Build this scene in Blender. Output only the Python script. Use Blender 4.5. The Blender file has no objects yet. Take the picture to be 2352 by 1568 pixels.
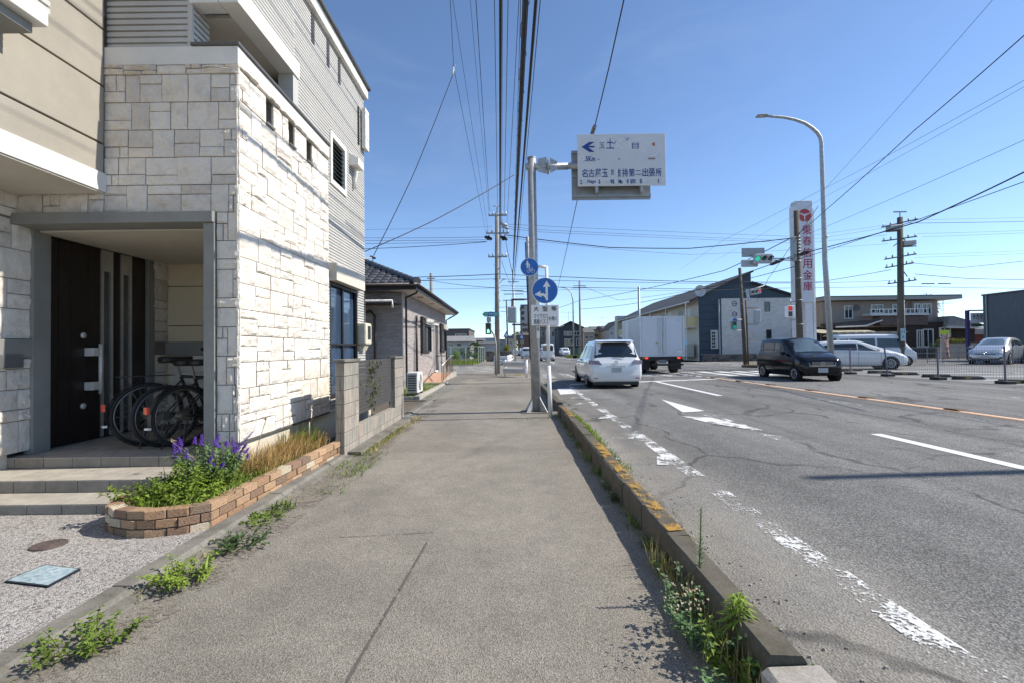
import bpy, bmesh, math, random
from mathutils import Vector, Matrix, noise
R = math.radians
random.seed(7)
scene = bpy.context.scene
C = scene.collection
# ---------------------------------------------------------------- camera
CZ = 1.38                      # eye height above the pavement
PITCH = math.atan2(19, 1100.0)  # camera looks up a little
ROLL = R(0.72)
FOC = 1100.0                   # focal length in units of a 2352 wide frame
cam = bpy.data.cameras.new('camera'); cam_o = bpy.data.objects.new('camera', cam); C.objects.link(cam_o)
cam.lens = 36.0 * FOC / 2352.0; cam.sensor_width = 36.0; cam.clip_start = 0.05; cam.clip_end = 6000
FW = Vector((0, math.cos(PITCH), math.sin(PITCH))); R0 = Vector((1, 0, 0)); U0 = R0.cross(FW)
RT = R0 * math.cos(ROLL) - U0 * math.sin(ROLL); UP = R0 * math.sin(ROLL) + U0 * math.cos(ROLL)
cam_o.matrix_world = Matrix(((RT.x, UP.x, -FW.x, 0), (RT.y, UP.y, -FW.y, 0), (RT.z, UP.z, -FW.z, CZ), (0, 0, 0, 1)))
scene.camera = cam_o
CAM = Vector((0, 0, CZ))
def P(x, y, Y):
    "survey helper: the point at distance Y along the street seen at (x, y) of the 2352 wide photograph"
    d = FW + RT * ((x - 1176.0) / FOC) - UP * ((y - 784.0) / FOC)
    return CAM + d * (Y / d.y)
def PZ(x, y, z):
    d = FW + RT * ((x - 1176.0) / FOC) - UP * ((y - 784.0) / FOC)
    return CAM + d * ((z - CZ) / d.z)
# ---------------------------------------------------------------- light
SUN_EL = R(42.5); SUN_AZ = Vector((0.9985, 0.055, 0)).normalized()   # horizontal direction towards the sun
world = bpy.data.worlds.new('World'); scene.world = world; world.use_nodes = True
wn = world.node_tree.nodes; wl = world.node_tree.links; wn.clear()
sky = wn.new('ShaderNodeTexSky'); sky.sky_type = 'NISHITA'; sky.sun_disc = False
sky.sun_elevation = SUN_EL; sky.sun_rotation = math.atan2(SUN_AZ.x, SUN_AZ.y)
sky.air_density = 0.8; sky.dust_density = 0.1; sky.ozone_density = 4.0; sky.altitude = 20
bg = wn.new('ShaderNodeBackground'); bg.inputs['Strength'].default_value = 0.15
wo = wn.new('ShaderNodeOutputWorld')
tcw = wn.new('ShaderNodeTexCoord'); mpw = wn.new('ShaderNodeMapping'); mpw.inputs['Scale'].default_value = (1.2, 1.2, 5.0); mpw.inputs['Rotation'].default_value = (0.25, 0.1, 0.4)
nzw = wn.new('ShaderNodeTexNoise'); nzw.inputs['Scale'].default_value = 1.6; nzw.inputs['Detail'].default_value = 7; nzw.inputs['Roughness'].default_value = .62; nzw.inputs['Distortion'].default_value = .8
rpw = wn.new('ShaderNodeValToRGB'); rpw.color_ramp.elements[0].position = .50; rpw.color_ramp.elements[0].color = (0, 0, 0, 1); rpw.color_ramp.elements[1].position = .82; rpw.color_ramp.elements[1].color = (.075, .075, .075, 1)
mxw = wn.new('ShaderNodeMix'); mxw.data_type = 'RGBA'; mxw.inputs[7].default_value = (5.2, 5.6, 6.0, 1)   # thin high haze
wl.new(tcw.outputs['Generated'], mpw.inputs[0]); wl.new(mpw.outputs[0], nzw.inputs['Vector']); wl.new(nzw.outputs[0], rpw.inputs[0]); wl.new(rpw.outputs[0], mxw.inputs[0]); wl.new(sky.outputs[0], mxw.inputs[6]); wl.new(mxw.outputs[2], bg.inputs[0]); wl.new(bg.outputs[0], wo.inputs[0])
sl = bpy.data.lights.new('sun', 'SUN'); sl.energy = 4.7; sl.angle = R(0.53); sl.color = (1.0, 0.945, 0.85)
so = bpy.data.objects.new('sun', sl); C.objects.link(so); so.location = (30, 5, 40)
sd = Vector((SUN_AZ.x * math.cos(SUN_EL), SUN_AZ.y * math.cos(SUN_EL), math.sin(SUN_EL)))
so.rotation_euler = sd.to_track_quat('Z', 'Y').to_euler()
vs = scene.view_settings; vs.view_transform = 'Standard'; vs.look = 'None'; vs.exposure = 0.42; vs.gamma = 1.0
try: vs.use_curve_mapping = False
except Exception: pass
scene.render.engine = 'CYCLES'
# ---------------------------------------------------------------- materials
MATS = {}
def srgb(h):
    h = h.lstrip('#'); v = [int(h[i:i + 2], 16) / 255 for i in (0, 2, 4)]
    return tuple(c / 12.92 if c <= 0.04045 else ((c + 0.055) / 1.055) ** 2.4 for c in v)
class NT:
    "tiny wrapper round a node tree"
    def __init__(s, name):
        s.m = bpy.data.materials.new(name); s.m.use_nodes = True
        s.t = s.m.node_tree; s.t.nodes.clear()
        s.out = s.n('OutputMaterial'); s.b = s.n('BsdfPrincipled'); s.l(s.b, 0, s.out, 0)
        s.tc = None
    def n(s, k, **kw):
        nd = s.t.nodes.new('ShaderNode' + k)
        for a, v in kw.items(): setattr(nd, a, v)
        return nd
    def l(s, a, i, b, j): s.t.links.new(a.outputs[i], b.inputs[j])
    def co(s, kind='Object'):
        if kind == 'World': g = s.n('NewGeometry'); return g, 'Position'
        if s.tc is None: s.tc = s.n('TexCoord')
        return s.tc, kind
    def noise(s, scale, detail=4, rough=.6, kind='World', dist=0):
        t = s.n('TexNoise'); t.inputs['Scale'].default_value = scale; t.inputs['Detail'].default_value = detail
        t.inputs['Roughness'].default_value = rough; t.inputs['Distortion'].default_value = dist
        c, k = s.co(kind); s.l(c, k, t, 'Vector'); return t
    def vor(s, scale, feature='F1', kind='World', rnd=1.0):
        t = s.n('TexVoronoi', feature=feature); t.inputs['Scale'].default_value = scale; t.inputs['Randomness'].default_value = rnd
        c, k = s.co(kind); s.l(c, k, t, 'Vector'); return t
    def ramp(s, src, i, stops):
        r = s.n('ValToRGB'); e = r.color_ramp.elements
        while len(e) < len(stops): e.new(0.5)
        for q, (p, c) in zip(e, stops):
            q.position = p; q.color = (c, c, c, 1) if isinstance(c, (int, float)) else (*c, 1)
        s.l(src, i, r, 0); return r
    def mix(s, a, b, f, mode='MIX'):
        m = s.n('Mix', data_type='RGBA', blend_type=mode)
        for v, sock in ((f, 0), (a, 6), (b, 7)):
            if isinstance(v, tuple) and len(v) == 2 and not isinstance(v[0], (int, float)): s.t.links.new(v[0].outputs[v[1]], m.inputs[sock])
            elif isinstance(v, (int, float)): m.inputs[sock].default_value = v
            else: m.inputs[sock].default_value = (*v, 1)
        return (m, 2)
    def bump(s, src, strength=.3, dist=.01):
        b = s.n('Bump'); b.inputs['Strength'].default_value = strength; b.inputs['Distance'].default_value = dist
        s.t.links.new(src[0].outputs[src[1]], b.inputs['Height']); s.l(b, 0, s.b, 'Normal'); return b
    def base(s, c):
        if isinstance(c[0], (int, float)): s.b.inputs['Base Color'].default_value = (*c, 1)
        else: s.t.links.new(c[0].outputs[c[1]], s.b.inputs['Base Color'])
    def set(s, **kw):
        for k, v in kw.items(): s.b.inputs[k.replace('_', ' ')].default_value = v
def mat(name, col, rough=.6, metal=0.0, var=.12, vscale=6.0, bump=0.0, bscale=60.0, kind='World', dirt=0.0, coat=0.0, spec=None):
    "plain painted / plastic / metal surface with a little uneven tone and relief"
    if name in MATS: return MATS[name]
    t = NT(name)
    if isinstance(col, str): col = srgb(col)
    n1 = t.noise(vscale, 5, .65, kind)
    lo = tuple(max(0, c * (1 - var)) for c in col); hi = tuple(min(1, c * (1 + var)) for c in col)
    r = t.ramp(n1, 0, [(.3, lo), (.7, hi)]); cc = (r, 0)
    if dirt:
        n2 = t.noise(vscale * .35, 8, .75, kind, .6); rr = t.ramp(n2, 0, [(.45, 0.0), (.75, dirt)])
        cc = t.mix(cc, (.09, .08, .065), (rr, 0))
    t.base(cc); t.set(Roughness=rough, Metallic=metal)
    if coat: t.set(Coat_Weight=coat, Coat_Roughness=.04)
    if spec is not None: t.set(Specular_IOR_Level=spec)
    if bump:
        n3 = t.noise(bscale, 4, .6, kind); t.bump((n3, 0), bump, .01)
    MATS[name] = t.m; return t.m
def emit(name, col, strength):
    if name in MATS: return MATS[name]
    t = NT(name); col = srgb(col) if isinstance(col, str) else col
    t.base(col); t.set(Emission_Strength=strength); t.b.inputs['Emission Color'].default_value = (*col, 1)
    MATS[name] = t.m; return t.m
def glass(name, tint=(.02, .025, .03), rough=.03):
    "window pane: dark mirror-like glazing that reflects the street"
    if name in MATS: return MATS[name]
    t = NT(name); n = t.noise(1.2, 2, .5); r = t.ramp(n, 0, [(.35, tint), (.65, tuple(c * 1.7 for c in tint))])
    t.base((r, 0)); t.set(Roughness=rough, Specular_IOR_Level=.8); t.b.inputs['IOR'].default_value = 1.55
    MATS[name] = t.m; return t.m
# ---------------------------------------------------------------- geometry
ORG = {}
def org(o):
    while o is not None:
        if o in ORG: return ORG[o]
        o = o.parent
    return Vector((0, 0, 0))
class MB:
    def __init__(s): s.v = []; s.f = []
    def add(s, vs, fs):
        o = len(s.v); s.v += [tuple(v) for v in vs]; s.f += [tuple(i + o for i in f) for f in fs]; return s
    def box(s, x0, x1, y0, y1, z0, z1):
        v = [(x, y, z) for z in (z0, z1) for y in (y0, y1) for x in (x0, x1)]
        return s.add(v, [(0, 2, 3, 1), (4, 5, 7, 6), (0, 1, 5, 4), (2, 6, 7, 3), (0, 4, 6, 2), (1, 3, 7, 5)])
    def obox(s, p, u, v, w):
        "box from corner-centre p with half vectors u v w"
        p, u, v, w = map(Vector, (p, u, v, w))
        q = [p + u * a + v * b + w * c for c in (-1, 1) for b in (-1, 1) for a in (-1, 1)]
        return s.add(q, [(0, 2, 3, 1), (4, 5, 7, 6), (0, 1, 5, 4), (2, 6, 7, 3), (0, 4, 6, 2), (1, 3, 7, 5)])
    def bar(s, a, b, w, h, up=(0, 0, 1)):
        a = Vector(a); b = Vector(b); d = (b - a); L = d.length; d.normalize(); up = Vector(up)
        r = d.cross(up)
        if r.length < 1e-4: r = d.cross(Vector((1, 0, 0)))
        r.normalize(); u = r.cross(d)
        return s.obox((a + b) / 2, d * L / 2, r * w / 2, u * h / 2)
    def cyl(s, a, b, r0, r1=None, n=12, cap=True):
        r1 = r0 if r1 is None else r1
        return s.tube([a, b], [r0, r1], n, cap)
    def tube(s, pts, r, n=6, cap=True):
        pts = [Vector(p) for p in pts]; m = len(pts); rr = r if isinstance(r, (list, tuple)) else [r] * m
        o = len(s.v); ref = None
        for i, p in enumerate(pts):
            d = (pts[min(i + 1, m - 1)] - pts[max(i - 1, 0)]).normalized()
            if ref is None: ref = Vector((0, 0, 1)) if abs(d.z) < .9 else Vector((1, 0, 0))
            a = d.cross(ref).normalized(); b = d.cross(a).normalized(); ref = a.cross(d) if a.cross(d).length > 1e-5 else ref
            for k in range(n):
                t = 2 * math.pi * k / n; s.v.append(tuple(p + a * (math.cos(t) * rr[i]) + b * (math.sin(t) * rr[i])))
        for i in range(m - 1):
            for k in range(n):
                k2 = (k + 1) % n; s.f.append((o + i * n + k, o + i * n + k2, o + (i + 1) * n + k2, o + (i + 1) * n + k))
        if cap:
            s.f.append(tuple(o + k for k in range(n))[::-1]); s.f.append(tuple(o + (m - 1) * n + k for k in range(n)))
        return s
    def prism(s, poly, ax, a, b):
        "extrude polygon along axis ax ('x','y','z') from a to b"
        def pt(p, t): return {'x': (t, p[0], p[1]), 'y': (p[0], t, p[1]), 'z': (p[0], p[1], t)}[ax]
        n = len(poly); v = [pt(p, a) for p in poly] + [pt(p, b) for p in poly]
        return s.add(v, [tuple(range(n))[::-1], tuple(range(n, 2 * n))] + [(i, (i + 1) % n, (i + 1) % n + n, i + n) for i in range(n)])
    def poly(s, pts): return s.add(pts, [tuple(range(len(pts)))])
    def ring(s, c, ax, R_, r_, n=28, m=8):
        "torus about unit axis ax"
        c = Vector(c); ax = Vector(ax).normalized(); a = ax.orthogonal().normalized(); b = ax.cross(a); o = len(s.v)
        for i in range(n):
            t = 2 * math.pi * i / n; d = a * math.cos(t) + b * math.sin(t)
            for k in range(m):
                q = 2 * math.pi * k / m; s.v.append(tuple(c + d * (R_ + r_ * math.cos(q)) + ax * (r_ * math.sin(q))))
        for i in range(n):
            for k in range(m):
                s.f.append((o + i * m + k, o + ((i + 1) % n) * m + k, o + ((i + 1) % n) * m + (k + 1) % m, o + i * m + (k + 1) % m))
        return s
    def disc(s, c, ax, r, th, n=32):
        c = Vector(c); ax = Vector(ax).normalized(); return s.cyl(c, c + ax * th, r, r, n)
    def lathe(s, c, prof, n=16):
        "profile [(radius, z)] about the vertical through c"
        return s.tube([(c[0], c[1], c[2] + z) for _, z in prof], [r for r, _ in prof], n) if True else s
    def mesh(s, name, off=Vector((0, 0, 0))):
        me = bpy.data.meshes.new(name); me.from_pydata([(v[0] - off.x, v[1] - off.y, v[2] - off.z) for v in s.v], [], s.f)
        bm = bmesh.new(); bm.from_mesh(me); bmesh.ops.recalc_face_normals(bm, faces=bm.faces); bm.to_mesh(me); bm.free(); return me
    def build(s, name, m, parent=None, smooth=False, bevel=0, sub=0):
        me = s.mesh(name, org(parent))
        return link(name, me, m, parent, smooth, bevel, sub)
def link(name, me, m, parent=None, smooth=False, bevel=0, sub=0):
    if m is not None and not me.materials: me.materials.append(m)
    if smooth:
        for p in me.polygons: p.use_smooth = True
    o = bpy.data.objects.new(name, me); C.objects.link(o)
    if parent is not None: o.parent = parent
    if bevel:
        b = o.modifiers.new('bevel', 'BEVEL'); b.width = bevel; b.segments = 2; b.limit_method = 'ANGLE'; b.angle_limit = R(35)
    if sub:
        b = o.modifiers.new('sub', 'SUBSURF'); b.levels = sub; b.render_levels = sub
    return o
def inst(name, me, parent, loc, rot=(0, 0, 0), scale=(1, 1, 1)):
    o = bpy.data.objects.new(name, me); C.objects.link(o); o.parent = parent
    o.location = Vector(loc) - org(parent); o.rotation_euler = rot; o.scale = scale; return o
def tag(o, label, cat, group=None):
    o['label'] = label; o['category'] = cat
    if group: o['group'] = group
    return o
def thing(name, label, cat, loc=(0, 0, 0), group=None, rz=0.0, local=False):
    o = bpy.data.objects.new(name, None); C.objects.link(o); o.location = loc; o.rotation_euler = (0, 0, rz)
    o.empty_display_size = .2; tag(o, label, cat, group); ORG[o] = Vector((0, 0, 0)) if local else Vector(loc); return o
def copy_tree(o, parent=None):
    c = o.copy(); C.objects.link(c); c.parent = parent
    if o in ORG: ORG[c] = ORG[o]
    for ch in list(o.children): copy_tree(ch, c)
    return c
def struct(o): o['kind'] = 'structure'; return o
def stuff(o): o['kind'] = 'stuff'; return o
FONTS = {}
def text_mesh(body, size, depth=.004, bold=0.0, narrow=1.0, spacing=1.0):
    "lettering as a mesh lying in the XY plane, centred, facing +Z"
    cu = bpy.data.curves.new('t', 'FONT'); cu.body = body; cu.size = size; cu.align_x = 'CENTER'; cu.align_y = 'CENTER'
    cu.extrude = depth / 2; cu.offset = bold; cu.resolution_u = 2; cu.space_character = spacing
    o = bpy.data.objects.new('t', cu); C.objects.link(o)
    dg = bpy.context.evaluated_depsgraph_get(); me = bpy.data.meshes.new_from_object(o.evaluated_get(dg))
    bpy.data.objects.remove(o); bpy.data.curves.remove(cu)
    xs = [v.co.x for v in me.vertices]; ys = [v.co.y for v in me.vertices]
    if xs:
        mx = (min(xs) + max(xs)) / 2; my = (min(ys) + max(ys)) / 2
        for v in me.vertices: v.co.x = (v.co.x - mx) * narrow; v.co.y -= my
    me.materials.clear(); return me
def text(body, size, m, parent, loc, face='-y', bold=0.0, narrow=1.0, width=None, name='lettering', rot=None, height=None, spacing=1.0):
    me = text_mesh(body, size, .004, bold, narrow, spacing)
    xs = [v.co.x for v in me.vertices] or [0]; ys = [v.co.y for v in me.vertices] or [0]
    if width:
        k = width / max(1e-6, max(xs) - min(xs))
        for v in me.vertices: v.co.x *= k
    if height:
        k = height / max(1e-6, max(ys) - min(ys))
        for v in me.vertices: v.co.y *= k
    o = link(name, me, m, parent); o.location = Vector(loc) - org(parent)
    o.rotation_euler = rot if rot else {'-y': (R(90), 0, 0), 'x': (R(90), 0, R(90)), 'z': (0, 0, 0)}[face]
    return o
# ================================================================ ground, road, pavement
def m_aggregate(name, base, light, dark, scale, dusty=None, bump=.5, patch=.25, warm=None):
    t = NT(name)
    big = t.noise(.35, 6, .65, dist=.5); mid = t.noise(3.5, 5, .7)
    v = t.vor(scale); gr = t.ramp(v, 'Color', [(.15, dark), (.5, base), (.85, light)])
    n2 = t.noise(scale * .9, 3, .7); g2 = t.ramp(n2, 0, [(.34, dark), (.5, base), (.66, light)])
    c = t.mix((gr, 0), (g2, 0), .5)
    b = t.ramp(big, 0, [(.32, 1 - patch), (.68, 1 + patch * .6)]); c = t.mix(c, (b, 0), 1.0, 'MULTIPLY')
    b2 = t.ramp(mid, 0, [(.3, .86), (.7, 1.1)]); c = t.mix(c, (b2, 0), 1.0, 'MULTIPLY')
    if dusty:
        col, x0, x1 = dusty
        g = t.n('NewGeometry'); s = t.n('SeparateXYZ'); t.l(g, 'Position', s, 0)
        mr = t.n('MapRange'); mr.inputs[1].default_value = x1; mr.inputs[2].default_value = x0; t.l(s, 0, mr, 0)
        nz = t.noise(2.2, 6, .7); mm = t.n('Math', operation='MULTIPLY'); t.l(mr, 0, mm, 0); rr = t.ramp(nz, 0, [(.3, .15), (.6, 1.0)]); t.l(rr, 0, mm, 1)
        dn = t.noise(scale * .8, 2, .6); dc = t.ramp(dn, 0, [(.35, tuple(k * .7 for k in col)), (.65, tuple(min(1, k * 1.2) for k in col))])
        c = t.mix(c, (dc, 0), (mm, 0))
    t.base(c); t.set(Roughness=.9, Specular_IOR_Level=.25)
    t.bump((v, 'Distance'), bump, .006)
    return t
def m_sidewalk():
    t = m_aggregate('sidewalk_asphalt', (.238, .214, .178), (.41, .375, .32), (.10, .087, .071), 155, bump=.6, patch=.3)
    return t.m
def m_road():
    t = m_aggregate('road_asphalt', (.15, .146, .139), (.37, .36, .34), (.045, .044, .043), 100, dusty=((.27, .245, .205), 1.1, 2.3), bump=.7, patch=.1)
    # long wheel tracks and fine cracks
    src = t.b.inputs['Base Color'].links[0].from_socket; node, i = src.node, list(src.node.outputs).index(src)
    g = t.n('NewGeometry'); mp = t.n('Mapping'); mp.inputs['Scale'].default_value = (1, .12, 1); t.l(g, 'Position', mp, 0)
    nn = t.n('TexNoise'); nn.inputs['Scale'].default_value = .9; nn.inputs['Detail'].default_value = 4; t.l(mp, 0, nn, 'Vector')
    r = t.ramp(nn, 0, [(.33, .72), (.67, 1.25)]); c = t.mix((node, i), (r, 0), 1.0, 'MULTIPLY')
    wn_ = t.n('TexNoise'); wn_.inputs['Scale'].default_value = .8; wn_.inputs['Detail'].default_value = 6; t.l(g, 'Position', wn_, 'Vector')
    ad = t.n('VectorMath', operation='MULTIPLY_ADD'); t.l(wn_, 1, ad, 0); ad.inputs[1].default_value = (1.6, 1.6, 0); t.l(g, 'Position', ad, 2)
    mp2 = t.n('Mapping'); mp2.inputs['Scale'].default_value = (.55, .28, .5); t.l(ad, 0, mp2, 0)
    v = t.n('TexVoronoi', feature='DISTANCE_TO_EDGE'); v.inputs['Scale'].default_value = 1.0; t.l(mp2, 0, v, 'Vector')
    cr = t.ramp(v, 'Distance', [(0.0, 1.0), (.009, .85), (.02, 0.0)])
    ms = t.ramp(t.noise(.5, 4, .7), 0, [(.44, 0.0), (.54, .65)])
    mm = t.n('Math', operation='MULTIPLY'); t.l(cr, 0, mm, 0); t.l(ms, 0, mm, 1)
    c = t.mix(c, (.03, .03, .03), (mm, 0)); t.base(c); return t.m
def m_gravel():
    t = NT('exposed_gravel'); v = t.vor(95); r = t.ramp(v, 'Color', [(.1, (.14, .12, .11)), (.4, (.40, .365, .335)), (.75, (.58, .55, .515)), (1, (.30, .25, .22))])
    e = t.vor(95, 'DISTANCE_TO_EDGE'); er = t.ramp(e, 'Distance', [(0, .3), (.1, 1.0)]); c = t.mix((r, 0), (er, 0), 1.0, 'MULTIPLY')
    b = t.ramp(t.noise(.9, 6, .7), 0, [(.3, .82), (.7, 1.08)]); c = t.mix(c, (b, 0), 1.0, 'MULTIPLY')
    t.base(c); t.set(Roughness=.8); t.bump((e, 'Distance'), .8, .01); return t.m
def m_concrete(name, col, stain=.5, bscale=70, stain_col=(.06, .055, .045)):
    t = NT(name); a = t.ramp(t.noise(5, 6, .7), 0, [(.3, tuple(c * .75 for c in col)), (.7, tuple(c * 1.15 for c in col))])
    f = t.noise(bscale, 4, .7); fr = t.ramp(f, 0, [(.3, .75), (.7, 1.15)]); c = t.mix((a, 0), (fr, 0), 1.0, 'MULTIPLY')
    s = t.ramp(t.noise(1.7, 8, .75, dist=.8), 0, [(.45, 0.0), (.72, stain)]); c = t.mix(c, stain_col, (s, 0))
    t.base(c); t.set(Roughness=.9, Specular_IOR_Level=.25); t.bump((f, 0), .5, .006); return t.m
def m_paint(name, col, wear, scale=9.0, fine=60.0):
    "road paint worn through to the asphalt"
    t = NT(name); n1 = t.noise(scale, 6, .7); n2 = t.noise(fine, 3, .7)
    a = t.n('Math', operation='MULTIPLY_ADD'); t.l(n2, 0, a, 0); a.inputs[1].default_value = .55; t.l(n1, 0, a, 2)
    r = t.ramp(a, 0, [(wear + .225, 0.0), (wear + .30, .93)])
    v = t.ramp(t.noise(30, 4), 0, [(.3, tuple(c * .8 for c in col)), (.7, col)]); t.base((v, 0)); t.set(Roughness=.75)
    tr = t.n('BsdfTransparent'); mx = t.n('MixShader'); t.l(r, 0, mx, 0); t.l(tr, 0, mx, 1); t.l(t.b, 0, mx, 2); t.l(mx, 0, t.out, 0)
    return t.m
M_SW = m_sidewalk(); M_RD = m_road(); M_GRV = m_gravel()
M_CON = m_concrete('kerb_concrete', (.22, .205, .175), .8); M_CONP = m_concrete('pale_concrete', (.46, .42, .37), .35)
M_DCON = m_concrete('weathered_kerb', (.13, .115, .09), .6, 70, (.05, .045, .025))
M_WP = m_paint('white_road_paint', (.78, .78, .76), .20); M_WW = m_paint('worn_white_paint', (.78, .78, .76), .555, 2.6, 45)
M_WV = m_paint('very_worn_white_paint', (.76, .76, .74), .62, 3.0, 45); M_YP = m_paint('worn_yellow_paint', (.44, .25, .04), .535, 5.0, 70)
M_OP = m_paint('orange_line_paint', (.80, .40, .14), .36, 4)
M_SOIL = m_aggregate('dry_soil', (.14, .115, .085), (.22, .185, .14), (.10, .08, .06), 60, bump=.6).m
def zg(Y): return 0.0 if Y < 11 else min(.1, .1 * (Y - 11) / 9.0)
def sheet(name, x0, x1, ys, m, dz=0.0, zf=zg, nx=1):
    b = MB(); n = nx + 1
    for Y in ys:
        for k in range(n): b.v.append((x0 + (x1 - x0) * k / nx, Y, zf(Y) + dz))
    for j in range(len(ys) - 1):
        for k in range(nx): b.f.append((j * n + k, j * n + k + 1, (j + 1) * n + k + 1, (j + 1) * n + k))
    return b.build(name, m)
gm = m_aggregate('far_ground', (.20, .19, .165), (.3, .28, .25), (.12, .11, .10), 20, bump=.2).m
struct(MB().poly([(-3000, -300, -.05), (3000, -300, -.05), (3000, 5000, -.05), (-3000, 5000, -.05)]).build('ground', gm))
struct(sheet('pavement', -2.11, .985, [-4, 0, 4, 8, 11, 14, 17, 20, 27.2], M_SW))
# main road with its junction (one outline)
road = MB().poly([(1.1, -6, .1), (15.3, -6, .1), (15.3, 28, .1), (120, 28, .1), (120, 43, .1), (14.6, 43, .1), (14.6, 500, .1), (-.6, 500, .1), (-.6, 41, .1), (-90, 41, .1), (-90, 27.2, .1), (1.1, 27.2, .1)])
struct(road.build('road', M_RD))
MB().box(1.1, 15.3, -6, -5.9, 0, .099)
struct(sheet('parking_lot', 15.3, 60, [-6, 28], m_aggregate('lot_asphalt', (.22, .215, .21), (.34, .335, .32), (.11, .11, .11), 110).m, .104, lambda Y: 0))
struct(sheet('roadside_verge', -40, -2.11, [13.2, 17, 20, 27.2], gm, .003))
# far pavement on the left beyond the side street
struct(MB().poly([(-3.4, 41, .112), (-.6, 41, .112), (-.6, 300, .112), (-3.4, 300, .112)]).build('far_pavement', M_SW))
# concrete edging between the pavement and the plots
edge = thing('edging', 'x', 'x', (0, 0, 0)); struct(edge); del edge['label']; del edge['category']
rng = random.Random(3)
y = -2.0
while y < 13.6:
    L = .6; j = rng.uniform(-.006, .006); z = rng.uniform(.018, .024)
    MB().prism([(-2.34 + j, -.03), (-2.10 + j, -.03), (-2.10 + j, .008), (-2.20 + j, .014), (-2.225 + j, z + .02), (-2.34 + j, z + .022)], 'y', y + .002, y + L - .002).build('edging_stone', M_CON, edge, bevel=.003); y += L
# dirt drift at the foot of the edging
M_DIRT = m_paint('dirt_drift', (.22, .19, .152), .54, 1.6, 30)
sheet('dirt', -2.10, -1.78, [-2, 2, 5, 8, 11, 13], M_DIRT, .004); stuff(bpy.data.objects['dirt'])
# gravel apron in front of the house
apron = struct(MB().poly([(-12, -4, .012), (-2.34, -4, .012), (-2.34, 4.4, .012), (-12, 4.4, .012)]).build('gravel_apron', M_GRV))
struct(MB().poly([(-12, 4.4, .006), (-2.34, 4.4, .006), (-2.34, 14, .006), (-12, 14, .006)]).build('house_plot', M_SOIL))
# joint lines in the pavement asphalt
M_TAR = m_paint('tar_joint', (.12, .108, .092), .47, 3.0, 40)
jl = MB()
def strip(b, pts, w, z):
    for a, c in zip(pts[:-1], pts[1:]):
        a = Vector((*a, 0)); c = Vector((*c, 0)); d = (c - a).normalized(); s = Vector((-d.y, d.x, 0)) * w / 2
        b.poly([(a + s + Vector((0, 0, z))), (a - s + Vector((0, 0, z))), (c - s + Vector((0, 0, z))), (c + s + Vector((0, 0, z)))])
strip(jl, [(-1.62, 3.56), (-.9, 3.63), (-.62, 3.67)], .008, .004); strip(jl, [(-.62, 3.67), (-.66, 2.9), (-.70, 2.2), (-.74, 1.2)], .016, .004)
stuff(jl.build('pavement_joint', M_TAR))
# kerb stones between the pavement and the road
kerb = thing('kerb', 'x', 'x', (0, 0, 0)); struct(kerb); del kerb['label']; del kerb['category']
y = -1.16; k = 0
while y < 19.0:
    if 9.95 < y + .3 < 10.75: y = 10.72
    L = .6; j = rng.uniform(-.008, .008); top = .20 + rng.uniform(-.006, .006) - max(0, (y - 14) * .016)
    tw = rng.uniform(-.004, .004); pale = y < 1.3
    x0, x1 = (.955 + j, 1.112 + j)
    if pale: x0, x1, top = .93, 1.17, .17
    b = MB(); n = 4
    for q in range(n + 1):      # slightly broken upper edges
        yy = y + .004 + (L - .008) * q / n; e = rng.uniform(0, .012)
        b.v += [(x0, yy, -.02), (x0 + tw, yy, top - .012 - e), (x0 + .014 + e, yy, top + tw), (x1 - .018, yy, top - tw), (x1, yy, top - .03), (x1, yy, .02)]
    for q in range(n):
        for r_ in range(6): b.f.append((q * 6 + r_, q * 6 + (r_ + 1) % 6, q * 6 + 6 + (r_ + 1) % 6, q * 6 + 6 + r_))
    b.f += [tuple(range(6)), tuple(range(n * 6, n * 6 + 6))]
    b.build('kerb_stone', M_CONP if pale else M_DCON, kerb); y += L
for (y0, y1) in ((3.09, 6.2), (8.3, 9.9)):
    stuff(MB().poly([(.985, y0, .21), (1.09, y0 + .02, .21), (1.09, y1, .21), (.985, y1, .21)]).build('kerb_paint', M_YP, kerb))
# painted markings, each its own sheet
def mark(name, pts, m, z=.1045): return stuff(MB().poly([(p[0], p[1], z) for p in pts]).build(name, m))
def line(name, a, b, w, m, z=.1045):
    bb = MB(); strip(bb, [a, b], w, z); return stuff(bb.build(name, m))
line('edge_line', (1.78, .5), (1.88, 10.5), .17, M_WW); line('edge_line', (1.87, 10.6), (2.0, 17.4), .15, M_WW)
for (x, y_, w, l) in ((1.62, 7.05, .42, .5), (1.72, 5.45, .3, .45), (1.70, 8.9, .3, .3), (1.62, 11.2, .5, .35), (1.75, 12.6, .55, .4), (2.0, 14.6, .8, .4), (1.9, 1.35, .3, .9)):
    mark('worn_marking', [(x - w / 2, y_ - l * .4), (x + w * .2, y_ - l / 2), (x + w / 2, y_ + l * .3), (x - w * .1, y_ + l / 2)], M_WW if y_ > 3 else M_WV, .1085)
line('lane_dash', (5.24, 1.2), (5.24, 6.95), .17, M_WP); line('lane_dash', (5.49, 12.7), (5.50, 18.3), .17, M_WP)
line('center_line', (8.62, -4), (8.45, 20.9), .2, M_OP); line('center_line_edge', (8.62, -4), (8.45, 20.9), .05, M_WP, .108)
line('center_line', (8.3, 20.95), (8.3, 26), .2, M_WP)
mark('stop_line', [(2.1, 17.3), (8.5, 19.35), (8.5, 19.7), (2.1, 17.68)], M_WP)
mark('lane_arrow', [(3.70, 11.95), (3.36, 9.5), (3.60, 9.56), (3.86, 9.68)], M_WP, .1085)
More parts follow.
